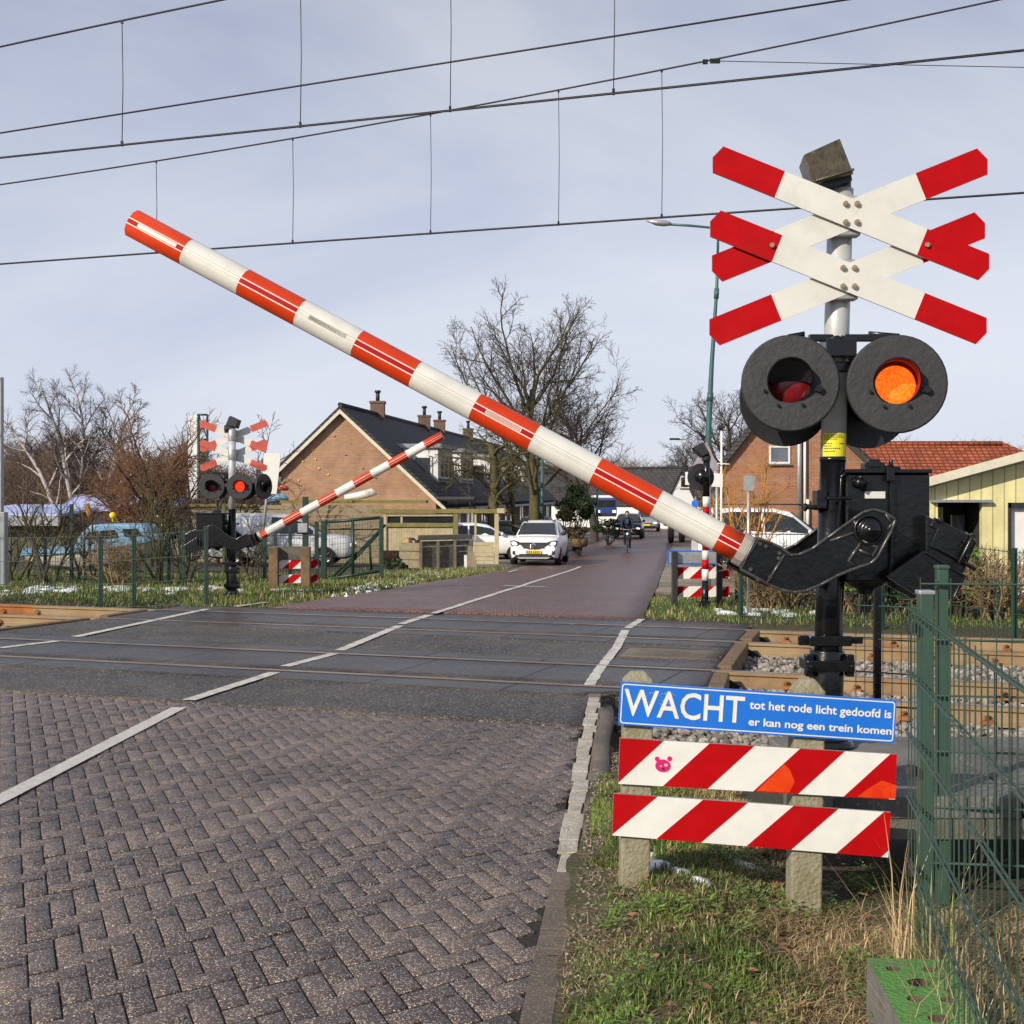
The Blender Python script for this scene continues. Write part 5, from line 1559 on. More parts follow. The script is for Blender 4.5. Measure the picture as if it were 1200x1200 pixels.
def small_mast():
    Y = 30; b = W(845, 640, Y); b.z = gz(b.x, Y)
    root = thing('camera_mast', 'thin pale mast with a small black camera beside the brick gable', 'mast', b)
    mb = MB(); mb.cyl(b, W(845.5, 505, Y), .024, 10); mb.build('mast_pole', M['whtc'], root)
    mb = MB(); mb.box(W(845, 500.5, Y), (.15, .2, .07)); mb.cyl(W(845, 504, Y), W(845, 497, Y), .05, 10); mb.build('camera', M['plastic'], root, bevel=.01)
    mb = MB(); mb.cyl(W(838, 543, Y), W(855, 544, Y - .3), .012, 6); mb.build('cross_arm', M['whtc'], root)
    for x, y, h, lb in ((635, 655, 530, 'dark green thin lamp post beside the white crossover car'), (699.5, 632, 560, 'teal thin lamp post right of the round evergreen')):
        p = G(x, y) if x > 640 else Vector(((x - 600) / FOC * 59, 59, drop(0, 59))); root = thing('street_lamp', lb, 'street lamp', p)
        mb = MB(); mb.tube([p, W(x + .5, h, p.y)], [.09, .06], 8); mb.build('lamp_pole', M['teal'], root)
        mb = MB(); mb.tube([W(x + .5, h + 1, p.y), W(x + .5, h - 3, p.y), W(x - 3, h - 5, p.y)], .05, 6); mb.box(W(x - 5, h - 5, p.y), (.5, .2, .1)); mb.build('lamp_head', M['teal'], root)
    p = G(786, 600); q = W(795, 515, 70); b = Vector((q.x + .9, 70, -.9)); root = thing('street_lamp', 'small street lamp with a black head showing behind the teal pole', 'street lamp', b)
    mb = MB(); mb.tube([b, Vector((b.x, 70, q.z - .2)), Vector((b.x - .2, 70, q.z)), q], [.07, .05, .04, .04], 8); mb.build('lamp_pole', M['steel'], root)
    mb = MB(); mb.box(q + Vector((-.2, 0, .02)), (.5, .2, .1)); mb.build('lamp_head', M['plastic'], root, bevel=.02)
small_mast()
def mast():
    Y = 25.5; b = W(0, 690, Y); b.z = gz(b.x, Y)
    root = thing('catenary_mast', 'grey steel mast cut off by the left edge of the picture', 'mast', b)
    t = W(0, 442, Y)
    mb = MB(); mb.box((b.x - .02, Y, (b.z + t.z) / 2), (.14, .14, t.z - b.z)); mb.build('mast_pole', M['zinc'], root, bevel=.01)
    mb = MB(); z = W(0, 600, Y).z; mb.box((b.x + .02, Y, (b.z + z) / 2 - .1), (.20, .20, z - b.z + .2)); mb.build('mast_base', M['zinc'], root, bevel=.01)
mast()

def wires():
    blk = mat('wire', (.012, .012, .013), .5, metal=.3)
    drp = mat('dropper_wire', (.03, .03, .032), .5)
    def line(s0, pix, ext=True):
        out = []
        for x, y in pix:
            t = (x - 600) / FOC; Y = s0 / (1 + TS * t); out.append(W(x, y, Y))
        return out
    def smooth_line(P, n=40):
        # quadratic through the measured points in X
        xs = [p.x for p in P]; zs = [p.z for p in P]
        if len(P) == 2: co = None
        lo = min(xs) - 14; hi = max(xs) + 10
        out = []
        for i in range(n + 1):
            X = lo + (hi - lo) * i / n
            if len(P) == 2: z = zs[0] + (zs[1] - zs[0]) * (X - xs[0]) / (xs[1] - xs[0])
            else:
                z = 0
                for a in range(3):
                    t = zs[a]
                    for c in range(3):
                        if c != a: t *= (X - xs[c]) / (xs[a] - xs[c])
                    z += t
            out.append((X, z))
        return out
    def cat(label, s0, contact, twin, mess, drops):
        c = line(s0, contact); m = line(s0, mess)
        root = thing('overhead_line', label, 'overhead wire', c[0], 'overhead lines above the tracks')
        cl = smooth_line(c); ml = smooth_line(m)
        for k in ((-1, 1) if twin else (0,)):
            mb = MB(); mb.tube([(X, s0 - TS * X + .06 * k, z + .02 * k) for X, z in cl], .0095 if twin else .0135, 5); mb.build('contact_wire', blk, root)
        mb = MB(); mb.tube([(X, s0 - TS * X, z) for X, z in ml], .0115, 5); mb.build('messenger_wire', blk, root)
        def at(L, X):
            for (a, p), (b, q) in zip(L, L[1:]):
                if a <= X <= b: return p + (q - p) * (X - a) / (b - a)
            return L[-1][1]
        for x in drops:
            t = (x - 600) / FOC; Y = s0 / (1 + TS * t); X = t * Y; z0, z1 = at(cl, X), at(ml, X)
            mb = MB(); mb.tube([(X, Y, z0), (X + .01, Y, (z0 + z1) / 2), (X, Y, z1)], .0058, 4); d = mb.build('dropper', drp, root)
            for zc, hc in ((z0 + .015, .055), (z1 - .012, .03)):
                mb = MB(); mb.box((X, Y, zc), (.024, .03, hc)); mb.build('dropper_clamp', blk, d)
    cat('nearer overhead line, doubled contact wire hung from a wire at the upper left', 13.05, [(0, 185), (1200, 59)], True, [(0, 55), (260, 0), (480, -44)], [143, 352, 527.5, 719])
    cat('farther overhead line, its sagging upper wire crossing above the tip of the boom', 17.4, [(0, 309.5), (600, 267), (1200, 226)], False, [(0, 216.5), (530, 129), (1170, 0)], [183, 343, 504.5, 654.5, 775.5])
    for lb, s0, pix, r, nm in (('single feeder wire rising from left to upper right', 15.4, [(0, 156), (990, 0)], .0115, 'feeder_wire'), ('thin tie wire leaving the sagging wire towards the right edge', 17.4, [(838, 71.5), (1200, 79)], .005, 'tie_wire')):
        P = line(s0, pix); d = P[1] - P[0]
        mb = MB(); a, b = (P[0] - d * 1.2, P[1] + d * 1.2) if nm == 'feeder_wire' else (P[0], P[1] + d * .8); mb.tube([a, (a + b) / 2, b], r, 5)
        if nm == 'tie_wire': mb.box(P[0], (.12, .04, .05)); mb.box(P[0] + Vector((-.12, 0, -.01)), (.06, .04, .05))
        o = mb.build(nm, blk, None); tag(o, lb, 'overhead wire')
wires()
# ------------------------------------------------------------------ buildings
ZG = -0.9
def quad_slab(mb, a, b, c, d, t, mi=0):
    """slab of thickness t under the quad a b c d"""
    n = (b - a).cross(d - a).normalized()
    if n.z < 0: n = -n
    mb.prism([a, b, c, d], -n * t, mi)
def window(root, o, ux, uz, w, h, n, mframe='whtc', bars=1, depth=.06, mglass='glass'):
    """o: lower left corner on the wall; ux, uz unit vectors; n outward normal"""
    f = MB(); t = .07
    def P(x, z, d): return o + ux * x + uz * z + n * d
    for (x0, x1, z0, z1) in ((0, w, 0, t), (0, w, h - t, h), (0, t, t, h - t), (w - t, w, t, h - t)) + tuple((w * (k + 1) / (bars + 1) - t / 2, w * (k + 1) / (bars + 1) + t / 2, t, h - t) for k in range(bars)):
        f.prism([P(x0, z0, depth), P(x1, z0, depth), P(x1, z1, depth), P(x0, z1, depth)], -n * (depth - .004))
    fo = f.build('window', M[mframe], root)
    g = MB(); g.prism([P(t, t, .03), P(w - t, t, .03), P(w - t, h - t, .03), P(t, h - t, .03)], -n * .02); g.build('pane', M[mglass], fo)
    s = MB(); s.prism([P(-.05, -.06, .12), P(w + .05, -.06, .12), P(w + .05, -.002, .12), P(-.05, -.002, .12)], -n * .118); s.build('sill', M['concrete2'], fo)
    return fo

def terrace():
    sl = .13; D = Vector((sl, 1, 0)); Dn = D.normalized(); UX = Vector((1, 0, 0))
    XL, XA, XR = -9.31, -6.87, -3.06; zL, zA, zR = 2.72, 5.08, 1.55
    nR = Vector((Dn.y, -Dn.x, 0))
    lens = [(0, 15.2), (15.2, 30.4), (30.4, 46)]
    labels = ['brick gable house at the near end of the dark roofed row, left of the road', 'middle house of the dark roofed row, white dormers half hidden by branches', 'farthest house of the dark roofed row, white dormer above the white crossover car']
    for (t0, t1), lb in zip(lens, labels):
        o = Vector((XA, 55, ZG)) + D * t0
        root = thing('row_house', lb, 'house', o, 'houses of the row left of the road')
        def at(X, t, z): return Vector((X + sl * t, 55 + t, z))
        mb = MB()
        g0 = [at(XL, t0, ZG), at(XR, t0, ZG), at(XR, t0, zR), at(XA, t0, zA), at(XL, t0, zL)]
        mb.prism(g0, D * (t1 - t0 - .01)); mb.build('wall', M['brick_l'] if t0 == 0 else M['brick_d'], root)
        # roof slabs, with an overhang
        sR = (zR - zA) / (XR - XA); sL = (zL - zA) / (XL - XA)
        e = .25 if t0 == 0 else 0
        for nm, Xe, s_ in (('roof', XR + .45, sR), ('roof', XL - .35, sL)):
            mb = MB(); zz = zA + s_ * (Xe - XA)
            quad_slab(mb, at(XA, t0 - e, zA + .22), at(Xe, t0 - e, zz + .20), at(Xe, t1, zz + .20), at(XA, t1, zA + .22), .18)
            rf = mb.build(nm, M['roofd'], root)
            if t0 == 0:
                mb = MB(); a, b = at(XA, t0 - e - .03, zA + .06), at(Xe, t0 - e - .03, zz + .04)
                mb.prism([a, b, b + Vector((0, 0, -.17)), a + Vector((0, 0, -.17))], (0, .05, 0)); mb.build('bargeboard', M['trim'], rf)
        mb = MB(); mb.cyl(at(XA, t0 - e, zA + .24), at(XA, t1, zA + .24), .10, 8); mb.build('ridge', M['roofd'], root)
        mb = MB(); Xe = XR + .5; ze = zA + sR * (Xe - XA) + .03; mb.box((at(Xe, t0, ze) + at(Xe, t1, ze)) / 2, (.14, (t1 - t0) * D.length, .12), -math.atan(sl)); mb.build('gutter', M['zinc'], root)
        # dormers on the road side
        for dt in ((3.4, 9.2) if t0 < 30 else (3.0, 9.0)):
            t = t0 + dt; wd = 3.6
            xf = XR - .55; zb = zA + sR * (xf - XA) - .1; zt = zb + 1.75
            xb = XA + (zt - zA) / sR if zt < zA else XA
            mb = MB(); pts = [at(xf, t, zb), at(xf, t, zt), at(xb, t, zt), at(xb + .2, t, zt - .2)]
            mb.prism(pts, D * wd); dm = mb.build('dormer', M['white_wall'], root)
            mb = MB(); a = at(xf + .2, t - .15, zt + .002); mb.prism([a, at(xb, t - .15, zt + .002), at(xb, t - .15, zt + .18), at(xf + .2, t - .15, zt + .18)], D * (wd + .3)); mb.build('dormer_roof', M['zinc'], dm)
            window(dm, at(xf, t + .25, zb + .45), Dn, Vector((0, 0, 1)), wd - .5, 1.05, nR, bars=2)
            window(dm, at(xf - .1, t, zb + .5) - UX * .95, UX, Vector((0, 0, 1)), .8, .9, Vector((0, -1, 0)), bars=0)
        for dt, w, h in ((1.0, 2.2, 1.3), (5.0, 1.0, 1.9), (7.2, 2.4, 1.3), (11.6, 1.8, 1.3)):
            window(root, at(XR, t0 + dt, zR - .25 - h), Dn, Vector((0, 0, 1)), w, h, nR, bars=1 if w > 1.5 else 0)
        for tc in ([6.4] if t0 == 0 else [17.2, 21.6] if t0 < 20 else [31.5]):
            c = at(XA, tc, zA); mb = MB(); mb.box(c + Vector((0, 0, .25)), (.62, .6, 1.1)); mb.box(c + Vector((0, 0, .78)), (.70, .68, .1)); ch = mb.build('chimney', M['brick_d'], root)
            mb = MB(); mb.cyl(c + Vector((0, 0, .8)), c + Vector((0, 0, 1.28)), .09, 10); mb.cyl(c + Vector((0, 0, 1.22)), c + Vector((0, 0, 1.32)), .14, 10); mb.build('chimney_pot', M['plastic'], ch)
        if t0 == 0:
            rr = random.Random(3)
            for x, y, cm in ((392, 511, 'brick_r'), (366, 527, 'plate'), (370, 538, 'plate'), (355, 541, 'plate'), (374, 549, 'plate'), (385, 556, 'plate'), (350, 563, 'plate'), (405, 533, 'brick_r'), (425, 549, 'brick_r'), (440, 560, 'brick_r'), (418, 562, 'brick_r')):
                p = W(x, y, 54.98); mb = MB(); mb.sphere(p, .045, 8, sq=(1, .6, 1)); mb.build('wall_knob', M[cm], root)
            mb = MB(); mb.box(W(535, 584.5, 54.7), (1.5, 1.6, .16)); mb.build('side_canopy', M['roofd'], root, bevel=.03)
terrace()

def brick_house_right():
    Y = 50.0; o = W(920, 680, Y); o.z = ZG - .1
    root = thing('brick_house', 'red brick house with a steep gable and white window, right of the road', 'house', o)
    a, b, c = W(849, 541, Y), W(920, 452, Y), W(1026, 552, Y)
    D = Vector((.30, 1, 0)) * 11
    base = [Vector((a.x, Y, o.z)), Vector((c.x, Y, o.z)), c, b, a]
    mb = MB(); mb.prism(base, D); mb.build('wall', M['brick_r'], root)
    for p, sg in ((a, -1), (c, 1)):
        mb = MB(); q = p + (p - b).normalized() * .45; up = Vector((0, 0, .24)); f = Vector((0, -.22, 0))
        quad_slab(mb, b + up + f, q + up + f, q + up + D, b + up + D, .2); rf = mb.build('roof', M['roofd'], root)
        mb = MB(); dn = Vector((0, 0, -.24)); s_ = b + up * .55 + f * 1.1; e = q + up * .55 + f * 1.1; mb.prism([s_, e, e + dn, s_ + dn], (0, .045, 0)); mb.build('bargeboard', mat('brown_board', (.05, .04, .034), .7), rf)
    window(root, W(901, 543.5, Y), Vector((1, 0, 0)), Vector((0, 0, 1)), .77, .66, Vector((0, -1, 0)), bars=0, mglass='glassl')
    for x, y0, y1, r, m in ((936.5, 470, 620, .085, 'steel'), (943.2, 470, 625, .05, 'whtc'), (946.5, 585, 625, .06, 'whtc')):
        mb = MB(); mb.cyl(W(x, y1, Y - .12), W(x, y0, Y - .12), r, 12); mb.build('drainpipe', M[m], root)
    mb = MB(); mb.box(W(960, 600, Y - .05), (.7, .1, 1.0)); window(root, W(975, 640, Y), Vector((1, 0, 0)), Vector((0, 0, 1)), 1.1, 1.4, Vector((0, -1, 0)))
brick_house_right()

def orange_house():
    Y = 60.0; o = W(1100, 640, Y); o.z = ZG
    root = thing('tiled_house', 'low house with a long orange tiled roof behind the yellow building', 'house', o)
    rl, rrr = W(1000, 522, Y + 4), W(1212, 520, Y + 4); zr = W(0, 521, Y + 4).z
    el, er, ze = rl.x - .5, rrr.x + 3.4, 1.1
    mb = MB(); r0, r1 = Vector((rl.x, Y + 4, zr)), Vector((rrr.x - 1.5, Y + 4, zr))
    f0, f1, k0, k1 = Vector((el, Y - .5, ze)), Vector((er, Y - .5, ze)), Vector((el, Y + 8.5, ze)), Vector((er, Y + 8.5, ze))
    mb.add([r0, r1, f0, f1, k0, k1], [(2, 3, 1, 0), (5, 4, 0, 1), (3, 5, 1), (4, 2, 0), (2, 4, 5, 3)]); mb.build('roof', M['orange_tiles'], root)
    mb = MB(); mb.cyl(r0, r1, .14, 8); mb.tube([r1, f1], .13, 8)
    for i in range(46): mb.box(r0.lerp(r1, (i + .5) / 46) + Vector((0, 0, .10)), (.10, .22, .12))
    mb.build('ridge_tiles', M['orange_tiles'], root)
    mb = MB(); mb.box(((el + er) / 2, Y + 4, (ze + ZG) / 2), (er - el - 1, 8, ze - ZG)); mb.build('wall', M['brick_r'], root)
orange_house()

def yellow_building():
    Y = 26.0; zg = -.25
    o = W(1150, 690, Y); o.z = zg
    root = thing('yellow_building', 'pale yellow boarded building with a sloping roof edge at the right', 'building', o)
    x0 = W(1086, 0, Y).x; x1 = x0 + 5.5
    tl = W(1086, 568, Y).z; sl = (W(0, 537, Y).z - W(0, 568, Y).z) / (W(1200, 0, Y).x - x0)
    top = lambda X: tl + (X - x0) * sl
    d0, d1, dt = W(1099, 0, Y).x, W(1151, 0, Y).x, W(0, 589, Y).z
    e0, e1, et = W(1181, 0, Y).x, W(1228, 0, Y).x, W(0, 589, Y).z
    mb = MB(); T = Vector((0, .16, 0))
    def panel(xa, xb, za, zb_a, zb_b): mb.prism([Vector((xa, Y, za)), Vector((xb, Y, za)), Vector((xb, Y, zb_b)), Vector((xa, Y, zb_a))], T)
    panel(x0, d0, zg - .2, top(x0), top(d0)); panel(d0, d1, dt, top(d0), top(d1)); panel(d1, e0, zg - .2, top(d1), top(e0)); panel(e0, e1, et, top(e0), top(e1)); panel(e1, x1, zg - .2, top(e1), top(x1))
    mb.prism([Vector((x0, Y + .165, zg - .2)), Vector((x0 + .15, Y + .165, zg - .2)), Vector((x0 + .15, Y + .165, top(x0) - .02)), Vector((x0, Y + .165, top(x0) - .02))], (0, 8, 0))
    mb.build('wall', M['boards'], root)
    mb = MB(); a = Vector((x0 - .25, Y - .35, top(x0 - .25) + .01)); b = Vector((x1, Y - .35, top(x1) + .01))
    mb.prism([a, b, b + Vector((0, 9, -2.4)), a + Vector((0, 9, -2.4))], (0, 0, .13)); rf = mb.build('roof', M['zinc'], root)
    mb = MB(); mb.prism([a + Vector((0, -.03, .15)), b + Vector((0, -.03, .145)), b + Vector((0, -.03, -.02)), a + Vector((0, -.03, -.02))], (0, .028, 0)); mb.build('fascia', M['trim'], rf)
    # porch: dark recess with a yellow door leaf and glazing
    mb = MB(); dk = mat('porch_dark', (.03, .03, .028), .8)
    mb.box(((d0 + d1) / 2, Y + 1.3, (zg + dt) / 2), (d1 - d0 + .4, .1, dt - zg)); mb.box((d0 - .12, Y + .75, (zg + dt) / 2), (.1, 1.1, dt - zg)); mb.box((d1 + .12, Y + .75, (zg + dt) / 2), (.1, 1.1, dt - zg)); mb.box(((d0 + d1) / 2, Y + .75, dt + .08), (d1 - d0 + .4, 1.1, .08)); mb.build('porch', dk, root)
    mb = MB(); mb.box((d0 + .33, Y + 1.1, (zg + dt) / 2 - .05), (.22, .04, dt - zg - .1)); mb.build('door_leaf', M['boards'], root)
    mb = MB(); mb.box((d1 - .15, Y + 1.0, (zg + dt) / 2 - .1), (.28, .05, dt - zg - .3)); mb.build('glazed_door', M['glassl'], root)
    mb = MB(); mb.box(((d0 + d1) / 2, Y - .06, dt + .03), (d1 - d0 + .3, .14, .05)); mb.build('lintel', M['zinc'], root)
    mb = MB(); mb.box(((e0 + e1) / 2, Y + .12, (zg + et) / 2), (e1 - e0 - .006, .05, et - zg)); dr = mb.build('white_door', M['white_wall'], root)
    mb = MB(); mb.box((e0 + .03, Y + .02, (zg + et) / 2), (.055, .1, et - zg)); mb.box(((e0 + e1) / 2, Y + .02, et - .05), (e1 - e0, .1, .09)); mb.build('door_frame', M['plastic'], dr)
    mb = MB(); mb.box((e0 + .75, Y + .02, .6), (.06, .05, .25)); mb.build('door_handle', M['steel'], dr)
yellow_building()

def small_house(name, label, apex, hw, hgt_eave, Y, depth, sl, mwall, mroof, wins):
    ap = W(apex[0], apex[1], Y); o = Vector((ap.x, Y, ZG)); root = thing(name, label, 'house', o)
    l, r = W(apex[0] - hw, hgt_eave, Y), W(apex[0] + hw, hgt_eave, Y); D = Vector((sl, 1, 0)) * depth
    mb = MB(); mb.prism([Vector((l.x, Y, ZG)), Vector((r.x, Y, ZG)), r, ap, l], D); mb.build('wall', M[mwall], root)
    for p in (l, r):
        mb = MB(); q = p + (p - ap).normalized() * .3; up = Vector((0, 0, .18)); quad_slab(mb, ap + up + Vector((0, -.2, 0)), q + up + Vector((0, -.2, 0)), q + up + D, ap + up + D, .14); mb.build('roof', M[mroof], root)
    for x, y, w, h in wins: window(root, W(x, y, Y), Vector((1, 0, 0)), Vector((0, 0, 1)), w, h, Vector((0, -1, 0)), bars=0)
    return root
small_house('white_house', 'small white gabled house at the far left among bare trees', (17, 559), 22, 577, 95, 12, .5, 'white_wall', 'tarp', [(13, 577, .7, .9), (6, 592, 1.0, 1.0), (20, 592, 1.0, 1.0)])
small_house('white_house', 'distant white gabled house at the end of the road, right of centre', (801, 549), 21, 592, 105, 9, -1.2, 'white_wall', 'roofd', [(797, 572, .7, .9)])
def far_row():
    o = G(765, 600); Y = 112; o = Vector((W(765, 0, Y).x, Y, ZG)); root = thing('far_house', 'distant house with a pale ridge line behind the boom, left of the white gable', 'house', o)
    a, b = W(741, 556, Y), W(799, 556, Y); mb = MB(); ze = W(0, 588, Y).z
    quad_slab(mb, a, b, Vector((b.x, Y - 4, ze)), Vector((a.x, Y - 4, ze)), .2); mb.build('roof', M['roofd'], root)
    mb = MB(); mb.box(((a.x + b.x) / 2, Y, (ze + ZG) / 2), (b.x - a.x - .4, 7, ze - ZG)); w_ = mb.build('wall', M['white_wall'], root)
    mb = MB(); mb.cyl(a, b, .16, 8); mb.build('ridge', M['trim'], root)
    for x in (706, 726, 744, 760): window(root, W(x + 24, 602, Y - 3.5), Vector((1, 0, 0)), Vector((0, 0, 1)), 1.0, 1.2, Vector((0, -1, 0)), bars=0)
    root = thing('far_house', 'distant white rendered house beside the blue van', 'house', W(690, 610, 120)); Y = 120
    a, b = W(668, 0, Y), W(760, 0, Y); mb = MB(); mb.box(((a.x + b.x) / 2, Y + 3, (1.2 + ZG) / 2), (b.x - a.x, 6, 1.2 - ZG)); mb.build('wall', M['white_wall'], root)
    mb = MB(); quad_slab(mb, Vector((a.x - .3, Y + 3, 3.6)), Vector((b.x + .3, Y + 3, 3.6)), Vector((b.x + .3, Y - .4, 1.1)), Vector((a.x - .3, Y - .4, 1.1)), .2); mb.build('roof', M['roofd'], root)
    window(root, W(712, 603, Y), Vector((1, 0, 0)), Vector((0, 0, 1)), 1.4, 1.1, Vector((0, -1, 0))); window(root, W(738, 603, Y), Vector((1, 0, 0)), Vector((0, 0, 1)), 1.4, 1.1, Vector((0, -1, 0)))
far_row()

# sheds, wood and boats on the left
def carport():
    Y = 49.0
    root = thing('carport', 'pale mossy timber carport frame with boarded panels left of the parked cars', 'carport', W(520, 662, Y))
    def bx(name, x0, y0, x1, y1, m, dy=0, t=.14, par=None, bev=.01):
        a, b = W(x0, y1, Y + dy), W(x1, y0, Y + dy); mb = MB(); mb.box(((a.x + b.x) / 2, Y + dy, (a.z + b.z) / 2), (b.x - a.x, t, b.z - a.z)); return mb.build(name, M[m], par or root, bevel=bev)
    bx('beam', 436, 596.5, 585, 601.5, 'woodm', 0, .2)
    mb = MB(); a, b = W(583, 596, Y - .1), W(591, 601, Y - .1); mb.box((a + b) / 2, (.28, .30, .18)); mb.build('beam_end', M['woodp'], root, bevel=.01)
    bx('post', 579.5, 602, 584.5, 662, 'woodp', -.02, .18); bx('post', 531.5, 602, 537, 637, 'woodm', .02, .16); bx('post', 556, 602.5, 558.5, 634, 'woodp', .02, .1); bx('post', 449, 602, 453, 645, 'woodp', .02, .12)
    bx('upper_rail', 453, 602, 531, 605, 'woodp', .03, .1)
    bx('panel_rail', 453, 613, 531, 617.5, 'woodm', .02, .12)
    mb = MB(); n = 26
    for i in range(n):
        x0 = 453 + 78 * i / n; x1 = 453 + 78 * (i + .93) / n; a, b = W(x0, 645, Y + .06), W(x1, 617, Y + .06); mb.box(((a.x + b.x) / 2, Y + .06, (a.z + b.z) / 2), (b.x - a.x, .04 + .01 * (i % 2), b.z - a.z))
    mb.build('board_panel', M['woodp'], root)
    g = bx('dark_glazing', 454, 605.2, 530.5, 612.8, 'glass', .08, .03, bev=0)
    bx('glazing_bar', 469.5, 605, 472, 613, 'woodp', .05, .06, g)
    mb = MB()
    for i in range(6):
        a, b = W(554.5, 661 - i * 4.35, Y + .05), W(579, 657 - i * 4.35, Y + .05); mb.box(((a.x + b.x) / 2, Y + .05, (a.z + b.z) / 2), (b.x - a.x, .07, abs(b.z - a.z)))
    mb.build('plank_wall', M['woodp'], root, bevel=.01)
    # long pale boarded wall further left
    r2 = thing('plank_wall', 'long wall of pale horizontal planks behind the white van and gate', 'wall', W(380, 670, 50.5))
    mb = MB()
    for i in range(5):
        a, b = W(205, 619 - i * 5.6, 50.5), W(449, 614 - i * 5.6, 50.5); mb.box(((a.x + b.x) / 2, 50.5 + .01 * (i % 2), (a.z + b.z) / 2), (b.x - a.x, .08, b.z - a.z - .012))
    a, b = W(205, 680, 50.55), W(449, 619.5, 50.55); mb.box(((a.x + b.x) / 2, 50.6, (a.z + b.z) / 2), (b.x - a.x, .06, b.z - a.z))
    mb.build('planks', M['wood'], r2)
    mb = MB(); a, b = W(203, 592, 50.5), W(300, 590, 50.5); mb.box(((a.x + b.x) / 2, 50.5, a.z), (b.x - a.x, .3, .1)); mb.build('mossy_cap', M['woodm'], r2)
    mb = MB(); a, b = W(330, 591, 51.5), W(500, 585, 51.5); mb.box(((a.x + b.x) / 2, 51.8, (a.z + b.z) / 2), (b.x - a.x, 1.4, .12)); mb.build('shed_roof', M['woodm'], r2)
    # things stored above the wall: a pale hull and a blue cover
    mb = MB(); p = [W(404, 583, 52.3), W(425, 580, 52.3), W(436, 577, 52.3), W(442, 579, 52.3)]
    mb.tube(p, [.10, .16, .17, .03], 12); tag(mb.build('upturned_hull', M['grp'], None), 'pale rounded hull stored on the shed roof below the gable', 'boat')
    mb = MB(); mb.tube([W(312, 587, 52.3), W(322, 584, 52.3), W(331, 583, 52.3), (W(338, 585, 52.3))], [.06, .16, .18, .05], 10); tag(mb.build('covered_load', M['bblue'], None), 'blue covered bundle on the shed roof at the left end', 'bundle')
    mb = MB(); mb.tube([W(326, 572, 52.6), W(333, 571, 52.6), W(338, 573, 52.6)], [.08, .14, .06], 10); tag(mb.build('covered_load', M['redback'], None), 'small dark red bundle above the blue one', 'bundle')
carport()
def planter():
    Y = 43.0
    root = thing('timber_bin', 'low bin of grey weathered sleepers in front of the carport', 'timber bin', W(525, 673, Y))
    A, B = W(492, 676, Y - .3), W(554, 668, Y + .8); D = B - A; D.z = 0; z0 = gz(A.x, A.y) - .1
    h = .98
    for i in range(5):
        mb = MB(); za = z0 + .08 + i * .175
        a = Vector((A.x, A.y, za)); mb.prism([a, a + D, a + D + Vector((0, 0, .165)), a + Vector((0, 0, .165))], (0, .09, 0)); mb.build('sleeper', M['woodg'], root, bevel=.008)
    for t in (.02, .34, .66, .96):
        mb = MB(); p = A + D * t; mb.box(Vector((p.x, p.y - .05, z0 + .45)), (.10, .09, 1.0)); mb.build('upright', M['woodg'], root, bevel=.006)
    mb = MB(); a = Vector((A.x - .05, A.y - .12, z0 + h)); mb.prism([a, a + D * 1.02, a + D * 1.02 + Vector((0, 0, .16)), a + Vector((0, 0, .16))], (0, .16, 0)); mb.build('top_rail', M['zinc'] if False else M['woodg'], root, bevel=.01)
    mb = MB()
    for i in range(3): a = Vector((A.x - .02, A.y + .05, z0 + .1 + i * .27)); mb.prism([a, a + Vector((-.65, .25, 0)), a + Vector((-.65, .25, .25)), a + Vector((0, 0, .25))], (.03, .09, 0))
    mb.build('end_planks', M['wood'], root)
    mb = MB(); a, b = W(544, 666, Y), W(547.5, 651, Y); mb.box((a + b) / 2 - Vector((0, .15, 0)), (.09, .02, .45)); mb.build('marker_plate', M['whtc'], root)
    mb = MB(); p = W(552, 668, Y + .3); mb.prism([p + Vector((-.14, 0, -.1)), p + Vector((.28, 0, -.1)), p + Vector((.02, 0, .75)), p + Vector((-.1, 0, .75))], (0, .1, 0)); mb.build('leaning_board', M['wood'], root)
    for x, y, r, lb in ((477, 637, .17, 'largest log end on top of the little pile'), (474.5, 646, .11, 'small log end at the lower left of the pile'), (482, 645.5, .13, 'log end at the lower right of the pile'), (484, 637, .10, 'small shadowed log beside the largest log end')):
        p = W(x, y, Y + .1); root2 = thing('log', lb, 'log', p, 'sawn logs piled beside the timber bin')
        mb = MB(); mb.cyl(p + Vector((0, 0, 0)), p + Vector((.12, .5, 0)), r * 1.04, 14); mb.build('log_bark', M['bark'], root2)
        mb = MB(); mb.cyl(p + Vector((0, -.012, 0)), p + Vector((0, .01, 0)), r * .97, 14); mb.build('cut_end', M['logend'], root2)
    mb = MB(); a, b = W(469, 652, Y), W(490, 655, Y); mb.box((a + b) / 2 + Vector((0, .2, .0)), (.55, .5, .1)); mb.box((a + b) / 2 + Vector((0, .2, -.35)), (.5, .45, .6)); tag(mb.build('plank_shelf', M['wood'], None), 'plank stand carrying the little log pile', 'stand')
planter()
